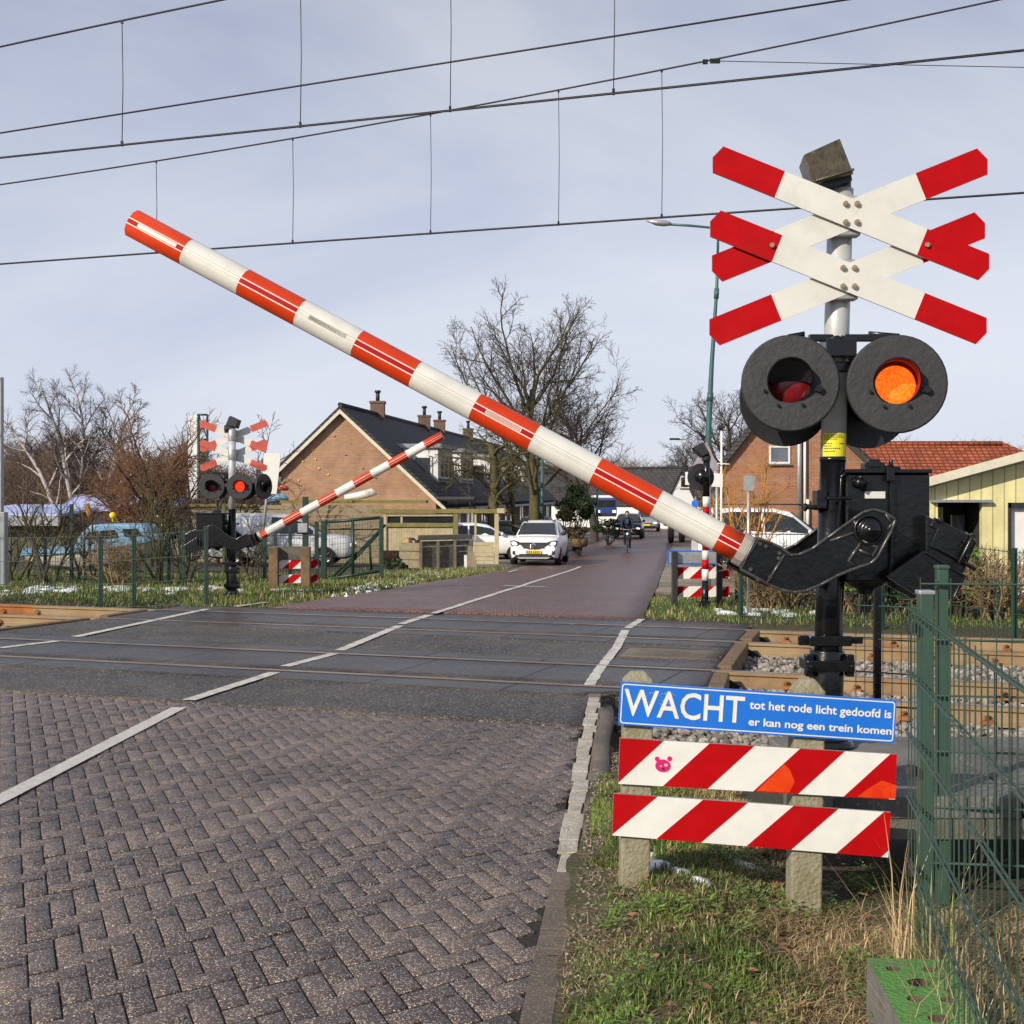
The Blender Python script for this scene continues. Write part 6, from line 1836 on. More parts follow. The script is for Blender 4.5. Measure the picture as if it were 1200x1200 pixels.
def left_yard():
    # grey flat-roofed shed, boat under a blue sheet, boat with a blue cabin
    Y = 46
    root = thing('flat_shed', 'low shed with a flat grey-blue roof at the far left', 'shed', W(30, 660, Y))
    a, b = W(-60, 596, Y), W(69, 606, Y); mb = MB(); mb.prism([Vector((a.x, Y, b.z)), Vector((b.x, Y, b.z)), Vector((b.x, Y + 6, a.z)), Vector((a.x, Y + 6, a.z))], (0, 0, .1)); mb.build('roof', M['tarp'], root)
    mb = MB(); mb.box(((a.x + b.x) / 2, Y - .05, b.z - .12), (b.x - a.x, .08, .34)); mb.build('fascia', M['zinc'], root)
    mb = MB(); mb.box(((a.x + b.x) / 2, Y + 3.2, (b.z + ZG) / 2 - .2), (b.x - a.x - .2, 5.4, b.z - ZG - .3)); mb.build('wall', M['woodg'], root)
    Y = 50
    root = thing('covered_boat', 'large boat under a pale blue sheet behind the trees', 'boat', W(140, 660, Y))
    st = [(66, 603), (72, 596), (88, 580), (100, 579), (150, 579.5), (205, 580), (208, 590), (180, 605)]
    mb = MB(); top = [W(88, 580, Y + 1.5), W(206, 579.5, Y + 1.5)]; f = [W(66, 601, Y), W(215, 594, Y)]; k = [Vector((f[0].x, Y + 3, f[0].z)), Vector((f[1].x, Y + 3, f[1].z))]
    rows = []
    n = 14
    for side in (f, k):
        pass
    for i in range(n + 1):
        t = i / n; s_ = .05 * math.sin(t * 22)
        rows.append([f[0].lerp(f[1], t) + Vector((0, 0, -.05 + s_)), (f[0].lerp(f[1], t) * .5 + top[0].lerp(top[1], t) * .5) + Vector((0, 0, .06 + s_)), top[0].lerp(top[1], t) + Vector((0, 0, s_ * .6)), (k[0].lerp(k[1], t) * .5 + top[0].lerp(top[1], t) * .5), k[0].lerp(k[1], t)])
    for r in rows: mb.v += r
    for i in range(n):
        for j in range(4): mb.f.append([i * 5 + j, i * 5 + j + 1, (i + 1) * 5 + j + 1, (i + 1) * 5 + j]); mb.m.append(0); mb.s.append(True)
    mb.f.append([0, 1, 2, 3, 4]); mb.m.append(1); mb.s.append(False); mb.f.append([n * 5 + j for j in range(5)]); mb.m.append(1); mb.s.append(False)
    sh = mb.build('sheet', [M['tarp'], M['tarpd']], root, fix=False)
    mb = MB(); mb.prism([W(68, 600, Y + .3), W(186, 604, Y + .3), W(190, 617, Y + .3), W(70, 617, Y + .3)], (0, 2.4, 0)); mb.build('hull', M['grp'], root)
    mb = MB(); mb.add([W(70, 597, Y - .12), W(86, 590, Y - .12), W(82, 597, Y - .12), W(72, 600, Y - .12)], [(0, 1, 2, 3)]); mb.build('sheet_corner', M['tarpd'], sh, fix=False)
    # cabin boat on a trailer
    Y = 33.5
    root = thing('cabin_boat', 'small white boat with a light blue cabin behind the left fence', 'boat', W(110, 670, Y))
    def hullrow(y_off, k):      # silhouette rows across the width
        return None
    sec = [  # px x, keel y, chine y, gunwale y, half width
        (24, 652, 647, 645, .05), (40, 664, 655, 644, .45), (65, 667, 659, 643, .75), (95, 668, 662, 640, .92), (130, 667, 660, 636, .95), (165, 659, 652, 631, .90), (190, 648, 642, 627, .82), (205, 640, 635, 626, .75)]
    mb = MB()
    for x, ky, cy, gy, hw in sec:
        c = W(x, ky, Y); ch = W(x, cy, Y).z; g = W(x, gy, Y).z
        mb.v += [Vector((c.x, Y - hw, g)), Vector((c.x, Y - hw * .85, ch)), Vector((c.x, Y, c.z)), Vector((c.x, Y + hw * .85, ch)), Vector((c.x, Y + hw, g))]
    for i in range(len(sec) - 1):
        for j in range(4): mb.f.append([i * 5 + j, i * 5 + j + 1, i * 5 + 6 + j, i * 5 + 5 + j]); mb.m.append(0); mb.s.append(True)
    e = (len(sec) - 1) * 5; mb.f.append([e, e + 1, e + 2, e + 3, e + 4]); mb.m.append(0); mb.s.append(False)
    mb.build('hull', M['grp'], root)
    mb = MB()
    for x, ky, cy, gy, hw in sec:
        c = W(x, gy, Y); mb.v += [Vector((c.x, Y - hw - .03, c.z - .12)), Vector((c.x, Y - hw - .03, c.z + .04)), Vector((c.x, Y + hw + .03, c.z + .04)), Vector((c.x, Y + hw + .03, c.z - .12))]
    for i in range(len(sec) - 1):
        for j in range(4): mb.f.append([i * 4 + j, i * 4 + (j + 1) % 4, i * 4 + 4 + (j + 1) % 4, i * 4 + 4 + j]); mb.m.append(0); mb.s.append(False)
    mb.f += [[0, 1, 2, 3], [(len(sec) - 1) * 4 + j for j in range(4)]]; mb.m += [0, 0]; mb.s += [False, False]
    mb.build('deck', M['bblue'], root)
    cab = [(84, 641), (97, 622), (106, 615), (130, 614), (165, 614.5), (172, 618), (176, 630)]
    mb = MB(); mb.prism([W(x, y, Y - .62) for x, y in cab], (0, 1.24, 0)); cb = mb.build('cabin', M['bblue'], root, bevel=.05)
    for pts in ([(99, 632), (103, 624), (114, 622), (114, 631)], [(117, 631.5), (117, 622), (134, 621), (139, 630)], [(146, 629), (143, 620), (160, 619.5), (167, 628)]):
        mb = MB(); mb.prism([W(x, y, Y - .645) for x, y in pts], (0, .02, 0)); mb.build('cabin_window', M['glass'], cb)
    mb = MB(); mb.tube([W(64, 665, Y), W(92, 671, Y), W(170, 671, Y), W(200, 676, Y)], .05, 6); tr = mb.build('trailer_frame', M['steel'], root)
    for x in (98, 124):
        mb = MB(); c = W(x, 678, Y - .8); mb.lathe([(.2, -.08), (.29, -.08), (.31, -.03), (.31, .03), (.29, .08), (.2, .08)], c, (0, 1, 0), 20); w_ = mb.build('wheel', M['rubber'], tr)
        mb = MB(); mb.cyl(c + Vector((0, -.06, 0)), c + Vector((0, .06, 0)), .2, 16); mb.build('rim', M['rim'], w_)
        mb = MB(); mb.box(W(x, 671, Y - .8), (.8, .25, .04)); mb.build('mudguard', M['steel'], tr, bevel=.01)
    mb = MB(); mb.sphere(W(132, 604, 34), .085, 12); mb.cyl(W(132, 603, 34), W(132, 612, 34), .02, 6); tag(mb.build('buoy', M['plate'], None), 'round yellow buoy hanging in the branches above the boat', 'buoy')
    mb = MB(); mb.cyl(W(101, 591, 44), W(108, 610, 44), .10, 8); tag(mb.build('leaning_post', mat('orange_post', (.32, .15, .035), .8), None), 'short orange-brown post leaning before the blue sheet', 'post')
    mb = MB(); a, b = W(195, 701, 24.5), W(260, 697, 25); mb.tube([a + Vector((0, 0, .04)), b + Vector((0, 0, .04))], .07, 6); tag(mb.build('fallen_pole', M['woodp'], None), 'pale pole lying in the grass left of the far signal', 'pole')
    # lattice mast with a white panel
    Y = 55; root = thing('billboard', 'tall narrow white board on a lattice frame behind the far signal', 'billboard', W(232, 680, Y))
    mb = MB(); mb.prism([W(221, 488, Y), W(231, 485, Y), W(231, 585, Y), W(219, 585, Y)], (0, .15, 0)); mb.build('white_board', M['white_wall'], root)
    mb = MB()
    for x in (233, 243): mb.cyl(Vector((W(x, 0, Y).x, Y, ZG)), W(x, 486, Y), .05, 6)
    for y in (486, 515, 545, 575): mb.cyl(W(231, y, Y), W(243, y, Y), .04, 6)
    for y in (486, 515, 545): mb.cyl(W(233, y, Y), W(243, y + 29, Y), .025, 5)
    mb.build('lattice_frame', M['dgreen'], root)
    root = thing('white_board', 'upright white notice board behind the far crosses, on a grey post', 'board', W(316, 690, 40))
    mb = MB(); mb.prism([W(309, 531, 40), W(329, 531, 40), W(324, 579, 40), W(307, 578, 40)], (0, .04, 0)); mb.build('panel', M['whtc'], root)
    mb = MB(); p = W(313, 579, 40.1); mb.tube([Vector((p.x - .25, 40.1, gz(p.x, 40) - .1)), p, W(318, 535, 40.1)], .045, 8); mb.build('post', M['steel'], root)
    root = thing('wooden_post', 'thin mossy wooden post rising behind the far signal', 'post', W(276, 650, 34)); mb = MB()
    mb.cyl(W(263, 690, 38), W(263, 590, 38), .06, 8); mb.build('trunk', M['barkm'], root)
    root = thing('marker_post', 'red and white marker post behind the far signal', 'post', W(270, 662, 27)); Yq = 27
    for y0, y1, m in ((690, 660, 'whtc'), (660, 646, 'red'), (646, 633, 'whtc'), (633, 620, 'red')):
        mb = MB(); mb.cyl(W(269.5, y0, Yq), W(269.5, y1, Yq), .055, 10); mb.build('post_band', M[m], root)
left_yard()
# ------------------------------------------------------------------ vehicles
CARPROF = {
 'suv': dict(L=4.25, Wd=1.80, H=1.58, body=[(-2.12, .36, .66, .62), (-2.08, .26, .86, .74), (-1.95, .22, .96, .84), (-1.60, .22, 1.01, .885), (-.95, .22, 1.05, .90), (0, .22, 1.06, .90), (1.2, .22, 1.09, .90), (1.8, .24, 1.10, .87), (2.05, .30, 1.06, .80), (2.12, .42, .9, .72)],
   cab=[(-1.12, .80, 1.03, .76, 1.05), (-.30, .83, 1.05, .63, 1.50), (.25, .84, 1.06, .64, 1.575), (1.1, .83, 1.08, .62, 1.55), (1.65, .80, 1.09, .59, 1.44), (2.04, .76, 1.07, .70, 1.09)], wheels=(-1.32, 1.30), wr=.345),
 'hatch': dict(L=4.15, Wd=1.74, H=1.46, body=[(-2.07, .36, .60, .62), (-2.02, .24, .76, .74), (-1.85, .2, .84, .82), (-1.5, .2, .90, .85), (-.9, .2, .95, .87), (0, .2, .96, .87), (1.2, .2, .98, .87), (1.75, .24, .99, .84), (2.0, .3, .95, .78), (2.07, .42, .8, .7)],
   cab=[(-1.10, .77, .93, .73, .95), (-.25, .80, .95, .61, 1.38), (.3, .81, .96, .62, 1.45), (1.1, .80, .97, .60, 1.43), (1.6, .77, .98, .57, 1.33), (1.99, .73, .96, .67, .98)], wheels=(-1.30, 1.28), wr=.315),
 'van': dict(L=4.7, Wd=1.82, H=1.85, body=[(-2.33, .38, .72, .64), (-2.28, .26, .92, .78), (-2.1, .22, 1.0, .86), (-1.75, .22, 1.06, .90), (-1.3, .22, 1.10, .91), (0, .22, 1.11, .91), (1.4, .22, 1.12, .91), (2.1, .24, 1.12, .90), (2.3, .30, 1.1, .88), (2.35, .4, 1.0, .85)],
   cab=[(-1.55, .83, 1.07, .8, 1.09), (-.62, .86, 1.10, .70, 1.74), (-.1, .87, 1.10, .71, 1.83), (1.2, .87, 1.11, .71, 1.85), (2.1, .86, 1.11, .70, 1.83), (2.33, .85, 1.10, .70, 1.74)], wheels=(-1.50, 1.40), wr=.33),
}
def car(label, loc, rz, style, paint, group=None, name='parked_car', lights=False, front_detail=False, cat='car', blind=False, vscale=1.0):
    S = CARPROF[style]; root = thing(name, label, cat, loc, group, local=True, rz=rz)
    pm = M[paint]
    # lower body
    mb = MB(); sec = S['body']; R_ = []
    for y, zb, zt, hw in sec:
        zt *= vscale
        half = [(hw * .80, zb), (hw * .96, zb + .06), (hw * 1.0, zb + (zt - zb) * .38), (hw * 1.0, zb + (zt - zb) * .62), (hw * .965, zt - .07), (hw * .90, zt - .015), (hw * .6, zt + .02), (0, zt + .03)]
        ring = [(x, z) for x, z in half] + [(-x, z) for x, z in half[-2::-1]]
        b = len(mb.v); R_.append(b); k = len(ring)
        mb.v += [Vector((x, y, z)) for x, z in ring]
    for a, b in zip(R_, R_[1:]):
        for j in range(k): mb.f.append([a + j, a + (j + 1) % k, b + (j + 1) % k, b + j]); mb.m.append(1 if j == k - 1 or j in (0, k - 2) else 0); mb.s.append(j not in (0, k - 1, k - 2))
    for b in (R_[0], R_[-1]): mb.f.append([b + j for j in range(k)]); mb.m.append(0); mb.s.append(False)
    mb.build('body', [pm, M['plastic']], root)
    # cabin: painted shell with glass let in
    cab = S['cab']; mb = MB()
    ring = lambda c: [Vector((-c[1], c[0], c[2] * vscale)), Vector((-c[3] - .02, c[0], c[4] * vscale - .06)), Vector((-c[3] * .8, c[0], c[4] * vscale)), Vector((0, c[0], c[4] * vscale + .02)), Vector((c[3] * .8, c[0], c[4] * vscale)), Vector((c[3] + .02, c[0], c[4] * vscale - .06)), Vector((c[1], c[0], c[2] * vscale))]
    rs = []
    for c in cab: b = len(mb.v); rs.append(b); mb.v += ring(c)
    for a, b in zip(rs, rs[1:]):
        for j in range(6): mb.f.append([a + j, a + j + 1, b + j + 1, b + j]); mb.m.append(0); mb.s.append(True)
    for b in (rs[0], rs[-1]): mb.f.append([b + j for j in range(7)]); mb.m.append(0); mb.s.append(False)
    cb = mb.build('cabin', pm, root)
    def glassq(name, quad, m='glass'):
        q = [Vector(p) for p in quad]; n = (q[1] - q[0]).cross(q[-1] - q[0]).normalized(); c = sum(q, Vector()) / len(q)
        if n.dot(c - Vector((0, .3, .8))) < 0: n = -n
        g = MB(); g.prism([p + n * .012 for p in q], n * -.02); return g.build(name, M[m], cb)
    def lerpc(i, j, t): return [cab[i][q] + (cab[j][q] - cab[i][q]) * t for q in range(5)]
    c0, c1 = lerpc(0, 1, .06), lerpc(0, 1, .95)
    glassq('windscreen', [(-c0[3] * .93, c0[0], c0[4] * vscale + .015), (c0[3] * .93, c0[0], c0[4] * vscale + .015), (c1[3] * .90, c1[0], c1[4] * vscale + .015), (-c1[3] * .90, c1[0], c1[4] * vscale + .015)])
    e0, e1 = lerpc(-2, -1, .08), lerpc(-2, -1, .85)
    glassq('rear_window', [(-e1[3] * .88, e1[0], e1[4] * vscale + .02), (e1[3] * .88, e1[0], e1[4] * vscale + .02), (e0[3] * .85, e0[0], e0[4] * vscale + .015), (-e0[3] * .85, e0[0], e0[4] * vscale + .015)])
    def side(sg, c, t):      # point on the cabin side: t from belt to roof
        return (sg * (c[1] + (c[3] + .02 - c[1]) * t), c[0], (c[2] + (c[4] - .06 - c[2]) * t) * vscale)
    for sg in (-1, 1):
        a, b = lerpc(0, 1, .30), lerpc(0, 1, .90); m1, m2 = lerpc(2, 3, .25), lerpc(2, 3, .33); z = lerpc(3, 4, .75)
        glassq('side_window', [side(sg, a, .35), side(sg, b, .9), side(sg, cab[2], .93), side(sg, m1, .93), side(sg, m1, .08), side(sg, b, .08), side(sg, a, .08)])
        if not blind: glassq('side_window', [side(sg, m2, .93), side(sg, cab[3], .92), side(sg, z, .85), side(sg, z, .25), side(sg, m2, .08)])
        mb = MB(); c = lerpc(0, 1, .38); mb.sphere((sg * (c[1] + .13), c[0], c[2] * vscale + .09), .10, 10, sq=(1, .6, .75)); mb.build('wing_mirror', pm if style != 'suv' else M['plastic'], cb)
    # wheels
    hw = max(s[3] for s in sec)
    for y in S['wheels']:
        for sg in (-1, 1):
            mb = MB(); mb.lathe([(S['wr'] * .62, .0), (S['wr'] * .92, 0), (S['wr'], -.04), (S['wr'], -.18), (S['wr'] * .9, -.21), (S['wr'] * .3, -.21)], (sg * (hw + .005), y, S['wr'] - .01), (sg, 0, 0), 24); w_ = mb.build('wheel', M['rubber'], root)
            mb = MB(); mb.lathe([(.0, .0), (.04, .005), (S['wr'] * .55, -.03), (S['wr'] * .66, -.0)], (sg * (hw + .004), y, S['wr'] - .01), (sg, 0, 0), 20)
            rm = mb.build('rim', M['rimd'] if style == 'suv' else M['rim'], w_)
            mb = MB()
            for q in range(5):
                a = q * 1.2566; p = Vector((sg * (hw + .008), y, S['wr'] - .01)); mb.cyl(p, p + Vector((-sg * .02, math.cos(a), math.sin(a))) * S['wr'] * .6, .022, 5)
            mb.build('spokes', M['rim'], rm)
            n = 18; mb = MB(); ro, ri = S['wr'] + .10, S['wr'] + .02; cz = S['wr']; xx = sg * (hw + .004)
            pts = [(math.cos(math.pi * i / n), math.sin(math.pi * i / n)) for i in range(n + 1)]
            mb.prism([Vector((xx - sg * .03, y + ri * cx * 1.02, cz - .06 + ri * sy)) for cx, sy in pts], Vector((sg * .034, 0, 0))); mb.build('wheel_arch', M['plastic'] if style == 'suv' else M['rubber'], root)
    f = sec[0][0]
    if front_detail:
        def fb(name, pts, d, m, par=None, t=.06):
            mb = MB(); mb.prism([Vector((x, f + d, z)) for x, z in pts], (0, t, 0)); return mb.build(name, m, par or root, bevel=.006)
        fb('front_band', [(-.62, .845), (.62, .845), (.60, .79), (-.60, .79)], -.02, M['plastic'])
        gr = fb('grille', [(-.52, .80), (.52, .80), (.36, .66), (.18, .60), (-.18, .60), (-.36, .66)], -.025, M['plastic'])
        mb = MB()
        for z in (.75, .70, .65): mb.cyl((-.40, f - .03, z), (.40, f - .03, z), .008, 6)
        mb.build('grille_bar', M['chrome'], gr)
        mb = MB(); o = [(0, .87), (.09, .735), (0, .60), (-.09, .735)]; i_ = [(0, .80), (.045, .735), (0, .67), (-.045, .735)]
        mb.add([(x, f - .06, z) for x, z in o] + [(x, f - .065, z) for x, z in i_] + [(x, f - .03, z) for x, z in o], [(k_, (k_ + 1) % 4, 4 + (k_ + 1) % 4, 4 + k_) for k_ in range(4)] + [(k_, 8 + k_, 8 + (k_ + 1) % 4, (k_ + 1) % 4) for k_ in range(4)]); mb.build('emblem', M['chrome'], gr)
        lo = fb('lower_intake', [(-.50, .44), (.50, .44), (.58, .33), (-.58, .33)], -.02, M['plastic'])
        fb('skid_plate', [(-.60, .325), (.60, .325), (.50, .265), (-.50, .265)], -.035, M['steel'])
        pl = fb('number_plate', [(-.27, .565), (.27, .565), (.27, .455), (-.27, .455)], -.055, M['plate'], t=.03)
        mb = MB()
        for q in range(7): mb.box((-.2 + q * .062 + (.02 if q > 2 else 0), f - .058, .51), (.034, .006, .06))
        mb.build('plate_print', M['ink'], pl)
        fb('plate_strip', [(-.268, .563), (-.235, .563), (-.235, .457), (-.268, .457)], -.0565, M['blue'], pl, .01)
        for sg in (-1, 1):
            hb = fb('headlight_housing', [(sg * .48, .78), (sg * .52, .87), (sg * .72, .92), (sg * .83, .89), (sg * .80, .72), (sg * .60, .70)], -.004, M['plastic'], t=.2)
            fb('headlight', [(sg * .55, .79), (sg * .57, .84), (sg * .72, .875), (sg * .79, .85), (sg * .76, .75), (sg * .62, .735)], -.014, M['lamp'], hb, t=.1)
            fb('daytime_lamp', [(sg * .58, .71), (sg * .70, .73), (sg * .74, .60), (sg * .70, .52), (sg * .68, .62)], -.002, M['lamp'], t=.12)
            fl = fb('fog_lamp_recess', [(sg * .60, .54), (sg * .74, .56), (sg * .76, .44), (sg * .64, .38)], .01, M['plastic'], t=.12)
        # rear-view mirror, driver's dark shape behind the glass are part of the glazing tone
        mb = MB(); mb.tube([(-.50, -.30, 1.56), (-.50, 1.2, 1.60)], .02, 6); mb.tube([(.50, -.30, 1.56), (.50, 1.2, 1.60)], .02, 6); mb.build_each('roof_rail', M['plastic'], root)
    else:
        for sg in (-1, 1):
            mb = MB(); z = sec[1][2] * vscale - .16; mb.sphere((sg * .58, f + .05, z), .13, 12, sq=(1.25, .45, .62)); mb.build('headlight', M['lamp'], root)
            mb = MB(); mb.box((sg * (sec[-1][3] - .06), sec[-1][0] - .03, sec[-1][2] * vscale - .05), (.16, .12, .28)); mb.build('tail_light', M['tail'], root, bevel=.02)
        mb = MB(); mb.box((0, f + .0, sec[1][2] * vscale - .22), (.75, .06, .12)); mb.build('grille', M['plastic'], root, bevel=.02)
        mb = MB(); mb.box((0, f + .0, .36), (1.0, .06, .12)); mb.build('lower_intake', M['plastic'], root, bevel=.02)
        mb = MB(); mb.box((0, f - .02, .47), (.52, .03, .11)); mb.build('number_plate', M['plate'], root)
        mb = MB(); mb.box((0, sec[-1][0] + .01, .62), (.52, .03, .11)); mb.build('number_plate', M['plate'], root)
    return root
def ground_pt(X, Y, dz=.0): return Vector((X, Y, drop(X, Y) + .03 + dz))
ang = -math.atan(.13)
Yc = 50.2
car('white crossover car with lit headlamps driving towards the crossing', ground_pt((625.5 - 600) / FOC * 48.0 + .27, Yc), ang, 'suv', 'cwhite', name='crossover_car', front_detail=True)
car('black car with headlamps on, just behind the cyclist', ground_pt((735.5 - 600) / FOC * 80 + .25, 82), ang, 'hatch', 'cblack', name='black_car')
car('silver car following behind the black car', ground_pt((762 - 600) / FOC * 96, 98), ang, 'hatch', 'csilver', name='silver_car')
car('white parked car under the carport, nose to the right', ground_pt((562 - 600) / FOC * 54, 54.5), R(98), 'hatch', 'cwhite', 'cars parked beside the carport')
car('dark parked car behind the white car, roof showing past the carport post', ground_pt((600 - 600) / FOC * 58, 60), R(102), 'hatch', 'cblack', 'cars parked beside the carport')
car('dark grey parked car behind the white crossover, only its roof visible', ground_pt((629 - 600) / FOC * 60, 63), ang, 'suv', 'cblack', 'cars parked beside the carport')
vl = car('white van parked behind the green gate, windscreen to the right', ground_pt((328 - 600) / FOC * 44, 44.5), R(90), 'van', 'cgrey', name='white_van', cat='van', blind=True, vscale=.90)
vr = car('white estate van with a roof rack before the red brick house', ground_pt((902 - 600) / FOC * 44, 44.5), R(90), 'van', 'cwhite', name='white_van', cat='van', vscale=1.10)
mb = MB()
for x in (-1.2, 0.2, 1.6): mb.cyl((-.72, x, 2.12), (.72, x, 2.12), .025, 6)
for x in (-.6, -.2, .2, .6): mb.cyl((x, -1.3, 2.14), (x, 1.7, 2.14), .018, 6)
mb.build('roof_rack', M['plastic'], vr)
text_mesh('side_lettering', 'URG', mat('grey_print', (.35, .36, .38), .5), lambda x, y, z: Vector((.93, 1.55 - x, 1.15 + y)) if False else Vector((.925 + z, .5 + x, 1.1 + y)), .6, .22, .01, vl)
def blue_van():
    p = G(711, 610); Y = 100
    root = thing('delivery_van', 'blue delivery van with a white roof far down the road', 'van', Vector((W(711, 0, Y).x, Y, ZG)))
    a, b = W(698, 605, Y), W(723, 584, Y); mb = MB(); mb.box(((a.x + b.x) / 2, Y + 2, (a.z + b.z) / 2), (b.x - a.x, 4, b.z - a.z)); bd = mb.build('body', M['cblue'], root, bevel=.12)
    c = W(0, 580.5, Y).z; mb = MB(); mb.box(((a.x + b.x) / 2 - .15, Y + 2, (c + b.z) / 2), (b.x - a.x - .1, 3.9, c - b.z)); mb.build('roof', M['cwhite'], root, bevel=.08)
    mb = MB(); mb.box(((a.x + b.x) / 2, Y - .01, b.z - .38), (b.x - a.x - .3, .05, .5)); mb.build('windscreen', M['glass'], bd)
    for x in (a.x + .2, b.x - .2):
        mb = MB(); mb.cyl((x - .1, Y + .7, ZG + .33), (x + .1, Y + .7, ZG + .33), .33, 16); mb.build('wheel', M['rubber'], root)
        mb = MB(); mb.box((x, Y - .02, a.z + .35), (.25, .05, .18)); mb.build('headlight', M['lamp'], root)
    mb = MB(); mb.box(((a.x + b.x) / 2, Y - .02, a.z + .1), (b.x - a.x - .1, .06, .25)); mb.build('bumper', M['plastic'], root)
blue_van()
def trailer():
    Y = 74; b = W(792, 630, Y); b.z = drop(b.x, Y); root = thing('farm_trailer', 'pale trailer on black wheels at the right roadside, mostly behind the boom', 'trailer', b)
    for x in (786, 799):
        mb = MB(); c = W(x, 622, Y); c.z = b.z + .45; mb.lathe([(.2, .12), (.42, .12), (.46, .07), (.46, -.07), (.42, -.12), (.2, -.12)], c, (1, 0, 0), 20); w_ = mb.build('wheel', M['rubber'], root)
        mb = MB(); mb.cyl(c - Vector((.11, 0, 0)), c + Vector((.11, 0, 0)), .21, 14); mb.build('rim', M['rim'], w_)
    a, c = W(783, 614, Y), W(808, 596, Y); mb = MB(); mb.box(((a.x + c.x) / 2, Y + 1, (a.z + c.z) / 2), (c.x - a.x, 2.6, c.z - a.z)); mb.build('box_body', M['cwhite'], root, bevel=.04)
    mb = MB(); mb.box(((a.x + c.x) / 2, Y + 1, a.z - .08), (c.x - a.x, 2.6, .12)); mb.build('frame', M['plastic'], root)
trailer()

# ------------------------------------------------------------------ cyclist
def cyclist():
    Y = 62.0; bx = (735 - 600) / FOC * Y; z0 = drop(bx, Y) + .03; rz = ang + R(3)
    root = thing('bicycle', 'dark bicycle ridden towards the crossing, front wheel leading', 'bicycle', (bx, Y, z0), local=True, rz=rz)
    for y, nm in ((-.53, 'wheel'), (.53, 'wheel')):
        mb = MB(); n = 28
        pts = [Vector((0, y + .335 * math.cos(6.2832 * i / n), .35 + .335 * math.sin(6.2832 * i / n))) for i in range(n + 1)]
        mb.tube(pts, .019, 6, cap=False); w_ = mb.build(nm, M['rubber'], root, fix=False)
        mb = MB()
        for i in range(14): a = 6.2832 * i / 14; mb.tube([(0, y, .35), (0, y + .32 * math.cos(a), .35 + .32 * math.sin(a))], .002, 3)
        mb.cyl((-.04, y, .35), (.04, y, .35), .025, 8); mb.build('spokes', M['steel'], w_)
    mb = MB(); T = lambda *p: mb.tube(list(p), .016, 6)
    T((0, -.53, .35), (0, -.42, .70), (0, -.36, .93)); T((0, -.40, .78), (0, .02, .32)); T((0, -.40, .82), (0, .18, .76)); T((0, .02, .32), (0, .20, .88)); T((0, .02, .32), (0, .53, .35)); T((0, .53, .35), (0, .18, .76))
    mb.build('frame', M['black'], root)
    mb = MB(); mb.tube([(-.29, -.22, 1.0), (-.26, -.33, 1.03), (0, -.38, 1.0), (.26, -.33, 1.03), (.29, -.22, 1.0)], .013, 6); mb.build('handlebar', M['steel'], root)
    mb = MB(); mb.sphere((0, .22, .92), .13, 10, sq=(.8, 1.1, .4)); mb.build('saddle', M['rubber'], root)
    mb = MB(); mb.sphere((0, -.45, .82), .05, 8); mb.build('headlight', M['lamp'], root)
    for sg in (-1, 1):
        mb = MB(); mb.tube([(0, .02, .32), (.09 * sg, .02 - .1 * sg, .32 - .12 * sg), (.18 * sg, .02 - .1 * sg, .32 - .12 * sg)], .014, 5); mb.build('pedal', M['black'], root)
    # rider: one body grown along a skeleton
    pr = thing('person', 'cyclist in dark jacket and trousers with a blue collar, riding upright', 'person', (bx, Y, z0), local=True, rz=rz)
    def skin(name, joints, edges, mt, par, lvl=2):
        me = bpy.data.meshes.new(name); me.from_pydata([j[0] for j in joints], edges, []); me.materials.append(mt)
        o = bpy.data.objects.new(name, me); COL.objects.link(o); o.parent = par; ROOT[o.name] = Vector((0, 0, 0))
        md = o.modifiers.new('skin', 'SKIN'); md.use_smooth_shade = True
        for v, j in zip(me.skin_vertices[0].data, joints): v.radius = (j[1], j[2] if len(j) > 2 else j[1])
        me.skin_vertices[0].data[0].use_root = True
        s_ = o.modifiers.new('sub', 'SUBSURF'); s_.levels = s_.render_levels = lvl
        return o
    J = [((0, .20, 1.0), .16, .13), ((0, .12, 1.2), .165, .12), ((0, .04, 1.42), .18, .11), ((0, .01, 1.52), .07), ((0, -.02, 1.60), .055),
         ((-.20, .03, 1.45), .065), ((-.25, -.10, 1.22), .05), ((-.27, -.24, 1.06), .036), ((.20, .03, 1.45), .065), ((.25, -.10, 1.22), .05), ((.27, -.24, 1.06), .036),
         ((-.10, .17, .95), .095), ((-.12, -.16, .78), .075), ((-.11, .04, .42), .05), ((-.11, .02, .33), .045), ((.10, .17, .95), .095), ((.12, -.12, .66), .075), ((.11, .0, .27), .05), ((.11, -.02, .17), .045), ((-.11, -.10, .34), .04), ((.11, -.14, .18), .04)]
    E = [(0, 1), (1, 2), (2, 3), (3, 4), (2, 5), (5, 6), (6, 7), (2, 8), (8, 9), (9, 10), (0, 11), (11, 12), (12, 13), (13, 14), (0, 15), (15, 16), (16, 17), (17, 18), (14, 19), (18, 20)]
    body = skin('body', J, E, M['jacket'], pr)
    mb = MB(); mb.sphere((0, -.03, 1.70), .108, 16, sq=(.84, .98, 1.18)); mb.sphere((0, -.135, 1.69), .022, 6); mb.build('head', M['skin'], body)
    mb = MB(); mb.sphere((0, -.005, 1.745), .115, 16, sq=(.88, 1.0, .98)); mb.build('hair', mat('hair', (.03, .02, .015), .8), body)
    mb = MB(); mb.lathe([(.075, -.05), (.095, -.01), (.085, .04), (.06, .05)], (0, -.01, 1.555), (0, 0, 1), 14); mb.build('collar', M['scarf'], body)
    mb = MB(); mb.box((0, -.09, 1.36), (.14, .05, .22)); mb.build('jacket_front', M['scarf'], body, bevel=.03)
